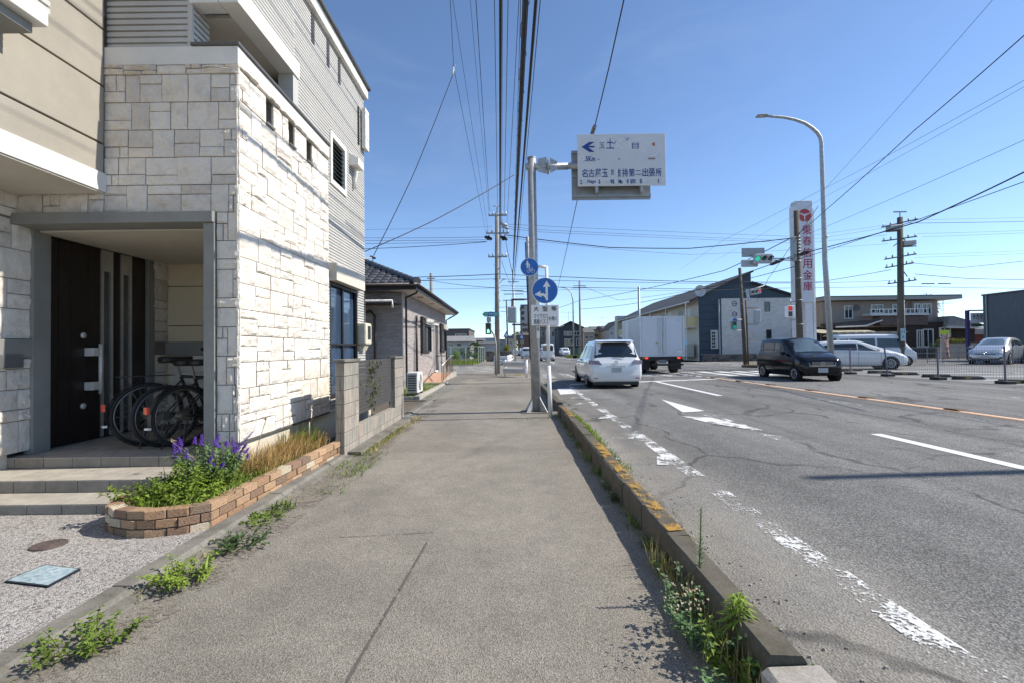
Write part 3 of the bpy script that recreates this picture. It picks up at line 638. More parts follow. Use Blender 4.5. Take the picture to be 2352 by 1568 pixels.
for pts, step, inn in ((curve, .145, 1), (straight, .215, 1)):
    n, st, at, L = walk(pts, step)
    for c in range(3):
        off = (c % 2) * st / 2
        for i in range(n + (1 if off else 0)):
            s0 = max(0, i * st - off); s1 = min(L, i * st - off + st)
            if s1 - s0 < .03: continue
            p, a = at((s0 + s1) / 2); nx, ny = -math.sin(a), math.cos(a); d = .05 + gb.uniform(-.004, .004)
            cen = (p[0] + nx * d, p[1] + ny * d, .004 + c * .071)
            m_ = BM[gb.choice((0, 1, 2, 2, 3, 0, 4, 5, 6, 7, 8, 5, 2))]
            inst('brick', m_, PL, cen, (0, 0, a + gb.uniform(-.02, .02)), (s1 - s0 - .010, .1, .062))
    mo = MB()
    for (a, b) in zip(pts[:-1], pts[1:]):
        an = math.atan2(b[1] - a[1], b[0] - a[0]); nx, ny = -math.sin(an), math.cos(an)
        q = [(a[0] + nx * .012, a[1] + ny * .012), (b[0] + nx * .012, b[1] + ny * .012), (b[0] + nx * .09, b[1] + ny * .09), (a[0] + nx * .09, a[1] + ny * .09)]
        mo.prism(q, 'z', .0, .203)
    mo.build('mortar', mat('planter_mortar', (.10, .085, .07), .95, 0, .2, 30, .5, 90), PL)
MB().poly([(-3.2, 4.2, .17), (-3.17, 3.85, .17), (-2.9, 3.68, .17), (-2.6, 3.70, .17), (-2.42, 3.84, .17), (-2.33, 6.3, .17), (-2.9, 6.4, .17), (-2.9, 5.1, .17), (-3.1, 5.05, .17), (-3.1, 4.2, .17)]).build('soil', M_SOIL, PL)
# ================================================================ block wall with slatted fence panel
BW = thing('block_wall', 'weathered concrete block wall with two pillars beyond the brick planter', 'wall', (-2.28, 8.0, 0))
def m_block():
    t = NT('ribbed_block'); g, k = t.co('World'); mp = t.n('Mapping'); mp.inputs['Scale'].default_value = (1, 1, .04); t.l(g, k, mp, 0)
    nn = t.n('TexNoise'); nn.inputs['Scale'].default_value = 70; nn.inputs['Detail'].default_value = 3; t.l(mp, 0, nn, 'Vector')
    a = t.ramp(nn, 0, [(.3, (.20, .18, .155)), (.7, (.44, .40, .345))]); oi = t.n('ObjectInfo'); h = t.ramp(oi, 'Random', [(0, (.82, .84, .82)), (.6, (1, .98, .95)), (1, (1.05, .94, .88))]); c = t.mix((a, 0), (h, 0), 1, 'MULTIPLY')
    s = t.ramp(t.noise(2.5, 8, .75), 0, [(.45, 0), (.75, .6)]); c = t.mix(c, (.12, .115, .10), (s, 0)); t.base(c); t.set(Roughness=.95); t.bump((nn, 0), .8, .01); return t.m
M_BLKW = m_block(); XW0, XW1 = -2.33, -2.21
def blk(y0, y1, z0, z1): MB().box(XW0, XW1, y0 + .003, y1 - .003, z0 + .003, z1 - .003).build('block', M_BLKW, BW, bevel=.006)
for py0, py1 in ((6.30, 6.90), (9.02, 9.72)):
    for i in range(7): blk(py0, py1, -.05 + i * .185, -.05 + (i + 1) * .185)
    MB().box(XW0 - .02, XW1 + .02, py0 - .03, py1 + .03, 1.247, 1.285).build('cap', M_CON, BW, bevel=.006)
for i in range(2):
    y = 6.9
    while y < 9.01:
        L = min(.39 if not (i and y == 6.9) else .2, 9.02 - y); blk(y, y + L, -.05 + i * .19, .14 + i * .19); y += L
MB().box(XW0 + .012, XW1 - .012, 6.31, 9.71, -.05, .32).box(XW0 + .012, XW1 - .012, 6.31, 6.89, .32, 1.24).box(XW0 + .012, XW1 - .012, 9.03, 9.71, .32, 1.24).build('mortar', M_MORTAR, BW)
MB().box(-2.208, -2.02, 6.4, 9.9, -.03, .055).build('footing', M_CON, BW, bevel=.01)
FE = thing('slatted_fence', 'dark grey horizontal slat fence panel set between the block pillars', 'fence', (-2.28, 8, .4)); M_SLAT = mat('slat_grey', (.075, .07, .066), .55, .2, .12, 6)
for i in range(15): z = .46 + i * .053; MB().box(-2.29, -2.272, 6.93, 8.99, z, z + .0495).build('slat', M_SLAT, FE, bevel=.003)
for y in (6.93, 7.95, 8.96): MB().box(-2.31, -2.292, y, y + .04, .40, 1.26).build('post', M_SLAT, FE)
# ================================================================ grey bungalow with dark tiled roof
BG = thing('bungalow', 'single storey bungalow with grey textured siding and dark tiled hip roof', 'house', (-6, 22, .1))
def m_splitface(name, c1, c2, mort, w=.28, h=.055, bs=.6):
    t = NT(name); g, k = t.co('World'); s = t.n('SeparateXYZ'); t.l(g, k, s, 0); ad = t.n('Math', operation='ADD'); t.l(s, 0, ad, 0); t.l(s, 1, ad, 1); cb = t.n('CombineXYZ'); t.l(ad, 0, cb, 0); t.l(s, 2, cb, 1)
    b = t.n('TexBrick'); t.l(cb, 0, b, 'Vector'); b.inputs['Color1'].default_value = (*c1, 1); b.inputs['Color2'].default_value = (*c2, 1); b.inputs['Mortar'].default_value = (*mort, 1)
    b.inputs['Scale'].default_value = 1; b.inputs['Mortar Size'].default_value = .006; b.inputs['Brick Width'].default_value = w; b.inputs['Row Height'].default_value = h; b.inputs['Bias'].default_value = 0; b.inputs['Mortar Smooth'].default_value = .6
    n = t.noise(24, 5, .7); nr = t.ramp(n, 0, [(.3, .8), (.7, 1.12)]); c = t.mix((b, 0), (nr, 0), 1, 'MULTIPLY'); t.base(c); t.set(Roughness=.85)
    m2 = t.n('Math', operation='MULTIPLY_ADD'); t.l(n, 0, m2, 0); m2.inputs[1].default_value = .6
    inv = t.n('Math', operation='SUBTRACT'); inv.inputs[0].default_value = 1; t.l(b, 1, inv, 1); t.l(inv, 0, m2, 2); t.bump((m2, 0), bs, .02); return t.m
M_GSID = m_splitface('grey_split_siding', (.34, .30, .285), (.44, .40, .38), (.20, .175, .165)); M_DBR = mat('dark_brown_metal', (.045, .038, .036), .45, .2); M_RT = mat('roof_tile_glaze', (.07, .07, .073), .45, 0, .2, 3, .2, 40)
bx0, bx1, by0, by1 = -13.0, -3.8, 16.72, 27.4
MB().box(bx0, bx1, by0, by1, .35, 3.42).build('wall', M_GSID, BG); MB().box(bx0, bx1 + .02, by0 - .02, by1 + .02, -.04, .34).build('foundation', M_CONP, BG)
MB().box(bx1 - .04, bx1 + .012, by0 - .015, by0 + .04, .35, 3.42).build('corner_trim', mat('white_corner', (.55, .53, .50), .5), BG)
ex, ey0, ey1, ez = -3.2, 16.05, 27.95, 3.55; rx = -8.4; sl = .47
MB().box(-13.6, ex - .02, ey0 + .02, ey1 - .02, 3.43, 3.47).build('soffit', mat('eave_soffit', (.62, .58, .52), .8), BG)
for y in (18.2, 20.9, 23.6): MB().box(-3.62, -3.4, y, y + .35, 3.42, 3.429).build('vent', mat('vent_brown', (.30, .16, .08), .7), BG)
MB().box(ex - .03, ex, ey0, ey1, 3.43, 3.62).box(-13.6, ex - .031, ey0, ey0 + .03, 3.43, 3.62).build('fascia', M_DBR, BG)
MB().tube([(ex + .06, ey0 - .05, 3.60), (ex + .06, ey1 + .02, 3.56)], .06, 8).build('gutter', M_DBR, BG, True); MB().tube([(-13.6, ey0 - .06, 3.6), (ex + .06, ey0 - .06, 3.60)], .06, 8).build('gutter', M_DBR, BG, True)
rz = ez + .08
def rp(d, side):  # hip roof heights
    return rz + d * sl
rid = ex - rx
core = MB().poly([(ex, ey0, rz), (ex, ey1, rz), (rx, ey1 - rid, rp(rid, 0)), (rx, ey0 + rid, rp(rid, 0))]).poly([(-13.6, ey0, rz), (ex, ey0, rz), (rx, ey0 + rid, rp(rid, 0))]).poly([(ex, ey1, rz), (-13.6, ey1, rz), (rx, ey1 - rid, rp(rid, 0))]).poly([(-13.6, ey1, rz), (-13.6, ey0, rz), (rx, ey0 + rid, rp(rid, 0)), (rx, ey1 - rid, rp(rid, 0))])
roof = core.build('roof', M_RT, BG)
tile = MB(); nx = 6
for k in range(nx + 1):
    u = k / nx; hgt = .045 * math.sin(u * math.pi) ** .5 if 0 < u < 1 else 0.0
    tile.v += [(u * .29, 0, hgt + .005), (u * .29, 0, -.012), (u * .29, .30, hgt + .005 - .02)]
for k in range(nx): a = k * 3; tile.f += [(a, a + 3, a + 5, a + 2), (a + 1, a + 4, a + 3, a)]
TM = tile.mesh('tile'); TM.materials.append(M_RT); an = math.atan(sl)
for r_ in range(11):
    d = r_ * .28; x = ex - d - .15
    while x > -7.6 - 0: 
        x -= .28; inst('tile', TM, roof, (x, ey0 + d - .02, rz + d * sl + .03), (an, 0, 0), (1, 1, 1))
rt = MB().tube([(0, 0, 0), (0, .34, .0)], [.13, .11], 8).mesh('ridge_tile'); rt.materials.append(M_RT)
hv = Vector((-1, 1, sl)); q = hv.to_track_quat('Y', 'Z').to_euler()
for k in range(24): p = Vector((ex, ey0, rz + .06)) + hv * (k * .21); inst('ridge_tile', rt, roof, p, q)
MB().disc(Vector((ex, ey0, rz + .08)) - hv * .02, -hv, .15, .05, 12).build('ridge_end', M_RT, roof)
MB().tube([(ex + .02, ey0 + .3, 3.58), (ex - .05, ey0 + .35, 3.36), (bx1 + .14, by0 - .14, 3.22), (bx1 + .09, by0 + .1, 3.1), (bx1 + .09, by0 + .1, .1)], .038, 8).build('downpipe', M_DBR, BG, True)
MB().tube([(bx1 + .07, 18.75, 2.75), (bx1 + .07, 18.75, .1)], .045, 8).build('downpipe', M_DBR, BG, True)
MB().tube([(ex + .04, ey1 - .1, 3.5), (bx1 + .2, by1 + .12, 3.2), (bx1 + .03, by1 + .1, 3.1), (bx1 + .03, by1 + .08, .1)], .038, 8).build('downpipe', M_DBR, BG, True)
for (y0, y1) in ((20.35, 22.0), (25.6, 27.0)):
    w = MB().box(bx1 - .02, bx1 + .015, y0, y1, 1.40, 2.42).build('window', glass('house_glass'), BG); frame('frame', bx1 + .02, y0, y1, 1.40, 2.42, .06, .08, M_DBR, w); MB().box(bx1 + .016, bx1 + .05, (y0 + y1) / 2 - .03, (y0 + y1) / 2 + .03, 1.4, 2.42).build('mullion', M_STEEL, w)
    MB().box(bx1 + .01, bx1 + .20, y0 - .05, y1 + .12, 2.50, 2.78).build('shutter_box', mat('shutter_cream', (.52, .48, .42), .6), w, bevel=.02); MB().box(bx1 + .005, bx1 + .12, y0 - .5, y0 - .07, 1.3, 2.80).build('shutter', M_DBR, w, bevel=.01)
dr = MB().box(bx1 - .02, bx1 + .012, 23.25, 24.4, .36, 2.62).build('door', mat('entry_brown', (.075, .055, .045), .5), BG); frame('frame', bx1 + .015, 23.25, 24.4, .42, 2.62, .06, .05, M_WHITE, dr); MB().cyl((bx1 + .09, 23.9, .9), (bx1 + .09, 23.9, 1.7), .02).build('handle', M_STEEL, dr)
# side canopy
cn = MB().box(-9, -3.86, 15.5, 16.7, 2.98, 3.03).build('canopy', M_DBR, BG); MB().tube([(-9, 15.45, 3.0), (-3.85, 15.45, 3.0), (-3.85, 15.45, 2.78)], .04, 8).build('canopy_gutter', M_WHITE, cn, True); MB().tube([(-5.2, 16.62, 2.7), (-4.9, 16.58, 2.78), (-4.75, 16.6, 2.6), (-4.75, 16.62, .2)], .05, 8).build('vent_pipe', M_DBR, BG, True)
# air conditioner
AC = thing('air_conditioner', 'white outdoor air conditioner unit standing between fence and bungalow', 'air conditioner', (-2.9, 14.3, .05)); M_ACW = mat('aircon_white', (.66, .65, .61), .45)
MB().box(-3.08, -2.76, 13.95, 14.75, .16, .76).build('casing', M_ACW, AC, bevel=.02); MB().box(-3.05, -2.80, 13.94, 13.949, .20, .70).build('coil', M_BLK, AC)
for i in range(10): MB().box(-3.06, -2.79, 13.925, 13.938, .215 + i * .05, .232 + i * .05).build('fin', M_ACW, AC)
MB().disc((-2.759, 14.32, .46), (1, 0, 0), .23, .004, 28).build('fan', mat('fan_dark', (.06, .06, .06), .6), AC); fg = MB(); [fg.ring((-2.75, 14.32, .46), (1, 0, 0), r_, .007, 24, 5) for r_ in (.06, .12, .18, .24)]; fg.build('fan_grille', M_ACW, AC)
for y in (14.05, 14.6): MB().box(-3.1, -2.72, y, y + .1, .04, .158).build('foot', M_CON, AC)
MB().box(-3.22, -3.17, 13.8, 13.85, 0, .78).build('pipe_cover', M_ACW, AC)
# entrance ramp, rail and low kerb
RP = thing('entrance_ramp', 'terracotta tiled entrance ramp in front of the bungalow', 'ramp', (-3.3, 22, .1)); M_TER = mat('terracotta', (.55, .33, .22), .8, 0, .1, 4)
MB().prism([(19.4, .06), (22.6, .34), (24.6, .34), (24.6, 0), (19.4, 0)], 'x', -3.78, -2.85).build('ramp_body', M_CONP, RP)
for i in range(9):
    for j in range(3):
        y0 = 19.5 + i * .34; x0 = -3.75 + j * .3; za = .065 + max(0, y0 - 19.4) * .0875; zb = .065 + (y0 + .33 - 19.4) * .0875
        MB().add([(x0, y0, za), (x0 + .29, y0, za), (x0 + .29, y0 + .33, zb), (x0, y0 + .33, zb), (x0, y0, za + .02), (x0 + .29, y0, za + .02), (x0 + .29, y0 + .33, zb + .02), (x0, y0 + .33, zb + .02)], [(0, 1, 2, 3), (4, 5, 6, 7), (0, 1, 5, 4), (1, 2, 6, 5), (2, 3, 7, 6), (3, 0, 4, 7)]).build('tile', M_TER, RP)
HR = thing('handrail', 'brown metal handrail with slim balusters along the tiled ramp', 'handrail', (-2.9, 22, .1)); M_HR = mat('handrail_brown', (.16, .125, .10), .4, .4)
for i in range(9): y = 19.6 + i * .45; b0 = .06 + max(0, min(.28, (y - 19.4) * .0875)); MB().cyl((-2.88, y, b0), (-2.88, y, b0 + .78), .018, n=6).build('baluster', M_HR, HR)
MB().tube([(-2.88, 19.5, .78), (-2.88, 22.6, 1.14), (-2.88, 23.4, 1.14)], .024, 8).build('top_rail', mat('rail_cap', (.4, .37, .34), .35, .6), HR, True); MB().tube([(-3.75, 23.4, 1.14), (-2.9, 23.4, 1.14)], .022, 8).build('cross_rail', M_HR, HR, True)
LK = thing('garden_kerb', 'low concrete kerb edging the grass strip before the bungalow', 'kerb', (-2.75, 16.5, 0)); yy = 13.3
for i in range(9): MB().box(-2.72, -2.58, yy + i * .65 + .004, yy + i * .65 + .646, -.02, .14).build('kerb_block', M_CONP, LK, bevel=.01)
MB().box(-3.7, -2.73, 13.3, 13.4, -.02, .12).build('cross_kerb', M_CONP, LK)
# ================================================================ poles, signs, signals
M_GALV = mat('galvanised_steel', (.42, .43, .43), .55, .55, .22, 9, .1, 60, dirt=.25); M_PWHITE = mat('white_post_paint', (.74, .74, .72), .4, 0, .04, 3, dirt=.1)
M_BLUE = mat('sign_blue', (.012, .13, .46), .35, 0, .05, 3); M_SIGNW = mat('sign_white', (.80, .80, .79), .4, 0, .03, 3); M_INK = mat('sign_ink', (.015, .015, .018), .5)
M_SBACK = mat('sign_back', (.33, .34, .34), .5, .5); M_CONCP = m_concrete('pole_concrete', (.33, .30, .26), .35, 60); M_DPOLE = m_concrete('dark_pole', (.13, .115, .095), .4, 50); M_RUST = mat('rusty_pole', (.14, .075, .045), .85, .1, .4, 12, .4, 50)
def pole(pts, r, m, parent, name='pole', n=16): return MB().tube(pts, r, n).build(name, m, parent, True)
# ---- big cantilever direction sign
GS = thing('gantry_sign', 'grey steel cantilever pole carrying a faded white direction board over the road', 'road sign', (.52, 10.67, 0))
pole([(.52, 10.67, 0), (.49, 10.67, 5.66)], [.105, .092], M_GALV, GS, n=24); MB().disc((.49, 10.67, 5.655), (0, 0, 1), .1, .02, 24).build('pole_cap', M_GALV, GS)
for a in range(4):
    t_ = R(45 + 90 * a); d = Vector((math.cos(t_), math.sin(t_), 0)); c0 = Vector((.52, 10.67, .004))
    MB().add([c0 + d * .095, c0 + d * .34, c0 + d * .095 + Vector((0, 0, .34))] + [c0 + d * .095 + Vector((-d.y, d.x, 0)) * .012, c0 + d * .34 + Vector((-d.y, d.x, 0)) * .012, c0 + d * .095 + Vector((0, 0, .34)) + Vector((-d.y, d.x, 0)) * .012], [(0, 1, 2), (3, 4, 5), (0, 1, 4, 3), (1, 2, 5, 4), (2, 0, 3, 5)]).build('base_gusset', M_GALV, GS)
MB().box(.2, .84, 10.35, 10.99, 0.001, .016).build('base_plate', M_CON, GS)
pole([(.36, 10.67, 5.47), (1.3, 10.67, 5.47)], .075, M_GALV, GS, 'arm'); pole([(.86, 10.67, 5.47), (3.2, 10.67, 5.5)], .07, M_GALV, GS, 'arm'); fl = MB().disc((.84, 10.67, 5.47), (1, 0, 0), .17, .035, 20).build('flange', M_GALV, GS)
MB().prism([(.62, 5.34), (.82, 5.28), (.82, 5.66), (.62, 5.62)], 'y', 10.60, 10.615).prism([(.9, 5.30), (1.06, 5.38), (1.06, 5.56), (.9, 5.64)], 'y', 10.60, 10.615).build('rib', M_GALV, fl)
yb = 10.55; bx0_, bx1_, bz0_, bz1_ = 1.505, 3.455, 4.975, 6.135
M_BOARD = mat('faded_board', (.66, .665, .66), .5, 0, .05, 1.5, dirt=.06); bd = MB().box(bx0_, bx1_, yb, yb + .03, bz0_, bz1_).build('board', M_BOARD, GS, bevel=.004)
MB().box(1.40, 3.18, 10.80, 10.84, 4.75, 5.86).build('rear_board', M_SBACK, GS); 
for z in (4.80, 5.25, 5.8): MB().box(1.40, 3.18, 10.76, 10.80, z, z + .06).build('rear_rail', M_SBACK, GS)
for x in (1.9, 2.9): MB().box(x, x + .06, 10.581, 10.76, 4.85, 6.05).build('bracket', M_GALV, GS)
M_NAVY = mat('faded_navy', (.018, .05, .24), .5, 0, .15, 20); M_GHOST = mat('ghost_lettering', (.80, .80, .79), .5); yt = yb - .004
def bt(s, px, pz, h, m, w=None, bold=.0): return text(s, .3, m, bd, (px, yt - (.002 if m is M_NAVY else 0), pz), '-y', bold, 1.0, w, 'lettering', None, h)
def zrow(yv): return P(1425, yv, yb).z
def xcol(xv): return P(xv, 370, yb).x
ar = MB().prism([(xcol(1336), zrow(337)), (xcol(1354), zrow(326)), (xcol(1366), zrow(326)), (xcol(1352), zrow(335)), (xcol(1366), zrow(335)), (xcol(1366), zrow(338.6)), (xcol(1352), zrow(338.6)), (xcol(1366), zrow(349)), (xcol(1354), zrow(349))], 'y', yt - .001, yt + .003).build('arrow', M_NAVY, bd)
h1 = zrow(318) - zrow(341)
for s, x, m in (('国', 1383, M_GHOST), ('土', 1402, M_NAVY), ('交', 1421, M_GHOST), ('通', 1441, M_GHOST), ('省', 1460, M_GHOST)): bt(s, xcol(x), zrow(330), h1, m, h1 * .76)
bt('玉', xcol(1383), zrow(334), h1 * .55, M_NAVY, h1 * .55); bt('目', xcol(1460), zrow(336), h1 * .58, M_NAVY, h1 * .62); bt('マ', xcol(1441), zrow(321), h1 * .25, M_NAVY, h1 * .5); bt('ノ', xcol(1413), zrow(327), h1 * .4, M_NAVY, h1 * .3)
bt('0', xcol(1336.5), zrow(363.5), .12, M_GHOST); bt('.5Km', xcol(1355), zrow(364.5), .115, M_NAVY, xcol(1367) - xcol(1343), .003); bt('-', xcol(1375), zrow(366), .018, M_NAVY, .035); bt('-', xcol(1422), zrow(366), .018, M_NAVY, .035)
h2 = zrow(388) - zrow(407)
for i, (s, m) in enumerate((('名', M_NAVY), ('古', M_NAVY), ('屋', M_NAVY), ('玉', M_NAVY), ('道', M_GHOST), ('維', M_GHOST), ('持', M_NAVY), ('第', M_NAVY), ('二', M_NAVY), ('出', M_NAVY), ('張', M_NAVY), ('所', M_NAVY))):
    x = 1342.5 + i * 15.45; bt(s, xcol(x), zrow(397.5), h2 * (.5 if s == '二' else .98), m, h2 * .70, .0015)
bt('隹', xcol(1422), zrow(397.5), h2, M_NAVY, h2 * .42, .0015); bt('首', xcol(1406), zrow(396), h2 * .7, M_NAVY, h2 * .42)
for s, x0, x1, m in (('2', 1332, 1336, M_NAVY), ('nd', 1338, 1346, M_GHOST), ('Nago', 1349, 1368, M_NAVY), ('a', 1374, 1378, M_NAVY), ('Highwa', 1384, 1406, M_GHOST), ('wa', 1401, 1410, M_NAVY), ('Ma', 1420, 1429, M_NAVY), ('nt', 1431, 1437, M_GHOST), ('e', 1439, 1443, M_NAVY), ('anc', 1447, 1459, M_NAVY), ('B', 1469, 1474, M_NAVY), ('ranch Offi', 1476, 1506, M_GHOST), ('l', 1511, 1512.5, M_NAVY), ('ce', 1514, 1522, M_GHOST)):
    bt(s, xcol((x0 + x1) / 2), zrow(417.5), .095 if m is M_NAVY else .085, m, xcol(x1) - xcol(x0), .002)
arc = MB(); cx, cz_ = xcol(1496), zrow(343)
for k in range(14):
    a0 = R(185 + k * 12); a1 = R(185 + (k + 1) * 12); r0, r1 = .155, .175
    arc.add([(cx + r0 * math.cos(a0), yt, cz_ + r0 * math.sin(a0)), (cx + r1 * math.cos(a0), yt, cz_ + r1 * math.sin(a0)), (cx + r1 * math.cos(a1), yt, cz_ + r1 * math.sin(a1)), (cx + r0 * math.cos(a1), yt, cz_ + r0 * math.sin(a1))], [(0, 1, 2, 3)])
arc.build('faded_emblem', M_GHOST, bd); MB().prism([(xcol(1498), zrow(331)), (xcol(1504), zrow(328)), (xcol(1505), zrow(337)), (xcol(1500), zrow(336))], 'y', yt - .001, yt + .002).build('emblem_fragment', mat('faded_red', (.45, .12, .07), .6), bd); MB().box(xcol(1489), xcol(1505), yt - .001, yt + .002, zrow(367.5), zrow(364)).build('emblem_bar', mat('faded_brown', (.25, .2, .19), .6), bd)
lb = MB().box(.545, .615, 10.53, 10.536, 1.62, 2.42).build('pole_label', M_SIGNW, GS); text('国土交通省', .1, M_INK, lb, (.58, 10.527, 2.02), '-y', 0, 1, None, 'lettering', (R(90), R(90), 0), .045).rotation_euler = (R(90), R(90), 0)
# ---- round blue signs on the white post
WP = thing('sign_post', 'white sign post with round blue arrow sign and exception plate', 'road sign', (.75, 9.75, 0))
q0 = Vector((.765, 9.75, 0)); pole([q0, (.74, 9.75, 1.05)], .042, M_PWHITE, WP); q1 = P(1255, 612, 9.75); pole([(.74, 9.75, 1.05), q1 - Vector((0, 0, .0))], .033, M_PWHITE, WP, 'upper_pole'); pole([q1 - Vector((0, 0, .02)), P(1237, 612, 9.75)], .03, M_PWHITE, WP, 'top_arm')
c = P(1251.5, 668, 9.68); rd = (P(1281.5, 668, 9.68) - P(1221.5, 668, 9.68)).x / 2
s1 = MB().disc(c, (0, -1, 0), rd, .012, 48).build('disc_rim', M_SIGNW, WP); MB().disc(c - Vector((0, .012, 0)), (0, -1, 0), rd * .955, .003, 48).build('disc_face', M_BLUE, s1)
def flat(pts, name, m, par, y): return MB().prism([(p[0], p[1]) for p in pts], 'y', y - .003, y).build(name, m, par)
def rel(cx, cz, s, pts): return [(cx + x * s, cz + z * s) for x, z in pts]
up = [(.05, -.75), (.22, -.75), (.22, .30), (.42, .28), (.14, .76), (-.16, .26), (.05, .28), (.05, -.2)]
lf = [(.05, -.62), (.05, -.30), (-.10, -.22), (-.36, -.20), (-.34, -.02), (-.80, -.30), (-.26, -.52), (-.30, -.40), (-.12, -.42), (-.03, -.50)]
flat(rel(c.x, c.z, rd, up), 'straight_arrow', M_SIGNW, s1, c.y - .0155); flat(rel(c.x, c.z, rd, lf), 'left_arrow', M_SIGNW, s1, c.y - .0155)
pa, pb = P(1220, 701, 9.68), P(1284, 747, 9.68)
pl = MB().box(pa.x, pb.x, 9.665, 9.68, pb.z, pa.z).build('plate', M_SIGNW, WP, bevel=.006); hh = pa.z - pb.z; ww = pb.x - pa.x
for s, fx, fz, w, h in (('大', .18, .80, .19, .25), ('型', .5, .80, .19, .25), ('等', .82, .80, .19, .25), ('マイクロ', .30, .45, .42, .22), ('路線バス', .30, .18, .42, .25), ('}', .575, .31, .035, .5), ('を除く', .78, .32, .30, .22)):
    text(s, .2, M_INK, pl, (pa.x + fx * ww, 9.661, pb.z + fz * hh), '-y', .002 if w < .2 else -.0005, 1, w * ww, 'lettering', None, h * hh)
pf = MB(); e = .018
for (x0, x1, z0, z1) in ((pa.x + e, pb.x - e, pa.z - e - .006, pa.z - e), (pa.x + e, pb.x - e, pb.z + e, pb.z + e + .006), (pa.x + e, pa.x + e + .006, pb.z + e, pa.z - e), (pb.x - e - .006, pb.x - e, pb.z + e, pa.z - e)): pf.box(x0, x1, 9.662, 9.6645, z0, z1)
# ---- signal pole: shared path sign, signal head seen from the back
SP = thing('signal_pole', 'slim galvanised signal pole behind the gantry carrying a shared path sign', 'signal pole', (.82, 18.8, .08))
tp = P(1211.5, 545, 18.8); pole([(.80, 18.8, .08), (tp.x, 18.8, tp.z)], [.075, .065], M_GALV, SP); pole([tp - Vector((.09, 0, .2)), (.70, 18.75, 1.0)], .02, mat('dark_cable', (.02, .02, .02), .6), SP, 'conduit')
c2 = P(1216, 614, 9.9); rd2 = (P(1237, 614, 9.9) - P(1195, 614, 9.9)).x / 2
PS = thing('path_sign', 'round blue sign with white pedestrians and bicycle clamped to the gantry pole', 'road sign', tuple(c2)); 
s2 = MB().disc(c2, (0, -1, 0), rd2, .012, 48).build('disc_rim', M_SIGNW, PS); MB().disc(c2 - Vector((0, .012, 0)), (0, -1, 0), rd2 * .95, .003, 48).build('disc_face', M_BLUE, s2); MB().bar(c2 + Vector((0, .012, 0)), (c2.x + .1, 10.6, c2.z), .05, .04).build('clamp', M_GALV, PS); yq = c2.y - .0155
fig = [(-.30, .54), (-.14, .54), (-.06, .20), (-.12, .17), (-.15, .34), (-.13, -.12), (-.19, -.12), (-.22, .12), (-.25, -.12), (-.31, -.12), (-.29, .34), (-.32, .17), (-.38, .20)]
def figure(nm, ox, oz, k):
    K = lambda x, z: (c2.x + (ox + x * k) * rd2, yq - .001, c2.z + (oz + z * k) * rd2); f = MB(); wd = .085 * k * rd2
    f.prism([(K(-.09, 0)[0], K(0, .42)[2]), (K(.09, 0)[0], K(0, .42)[2]), (K(.07, 0)[0], K(0, -.02)[2]), (K(-.07, 0)[0], K(0, -.02)[2])], 'y', yq - .003, yq)
    for a, b in (((-.045, .02), (-.06, -.36)), ((.045, .02), (.07, -.36)), ((-.09, .38), (-.17, .06)), ((.09, .38), (.16, .06))): f.bar(K(*a), K(*b), .003, wd)
    f.disc(K(0, .54), (0, -1, 0), .10 * k * rd2, .003, 16); f.build(nm, M_SIGNW, s2)
figure('adult_figure', -.22, .16, .82); figure('child_figure', -.02, .04, .5)
bk = MB(); S = rd2
for x in (-.10, .40): bk.ring((c2.x + x * S, yq - .001, c2.z - .45 * S), (0, 1, 0), .17 * S, .018 * S, 24, 6)
J = lambda x, z: (c2.x + x * S, yq - .001, c2.z + z * S)
for a, b in (((-.10, -.45), (.02, -.18)), ((.02, -.18), (.32, -.20)), ((.32, -.20), (.40, -.45)), ((.32, -.2), (.14, -.46)), ((-.10, -.45), (.14, -.46)), ((.14, -.46), (.02, -.18)), ((-.04, -.10), (.08, -.10)), ((.32, -.2), (.28, -.05)), ((.28, -.05), (.38, -.07))): bk.bar(J(*a), J(*b), .005, .03 * S)
bk.build('bicycle_symbol', M_SIGNW, s2)
M_SIGG = mat('signal_grey', (.40, .43, .45), .45, .1, .05, 3)
a1, a2 = P(1166, 705, 18.6), P(1187, 742, 18.6)
hd_ = MB().box(a1.x, a2.x, 18.5, 18.75, a2.z, a1.z).build('signal_back', M_SIGG, SP, bevel=.05)
for yv in (688, 746): p = P(1212, yv, 18.75); pole([p, P(1176, yv, 18.75)], .03, M_DPOLE, SP, 'arm', 8); 
p = P(1176, 688, 18.75); pole([p, P(1176, 705, 18.7)], .03, M_DPOLE, SP, 'hanger', 8); a3, a4 = P(1207, 702, 18.7), P(1217, 746, 18.7); MB().box(a3.x - .04, a4.x - .06, 18.78, 19.0, a4.z, a3.z).build('control_box', M_SIGG, SP, bevel=.03)
# ---- utility poles
def xarm(par, p, half, tilt=0.0, m=None, ins=True, d=(1, 0, 0)):
    d = Vector(d).normalized(); arm = MB().bar(p - d * half, p + d * half, .07, .07).build('crossarm', m or M_SBACK, par)
    if ins:
        for k in (-.9, -.5, .5, .9): MB().tube([p + d * half * k + Vector((0, 0, .035)), p + d * half * k + Vector((0, 0, .2))], [.05, .03], 8).build('insulator', M_SIGNW if abs(k) > .6 else M_SIGG, arm, True)
    return arm
U1 = thing('utility_pole', 'tall brown concrete utility pole with crossarms and black insulators at the guard rail', 'utility pole', (-.82, 26.0, .1), 'utility poles along the streets')
t1 = P(1141, 490, 26.0); pole([(-.82, 26, 0), t1], [.145, .095], M_CONCP, U1, n=20)
for k in range(16): z = 1.6 + k * .4; f = (z) / t1.z; x = -.82 + (t1.x + .82) * f; MB().bar((x - .2, 26, z), (x - .12, 26, z), .015, .015).build('step_bolt', M_GALV, U1) if k % 2 else MB().bar((x + .12, 26, z), (x + .2, 26, z), .015, .015).build('step_bolt', M_GALV, U1)
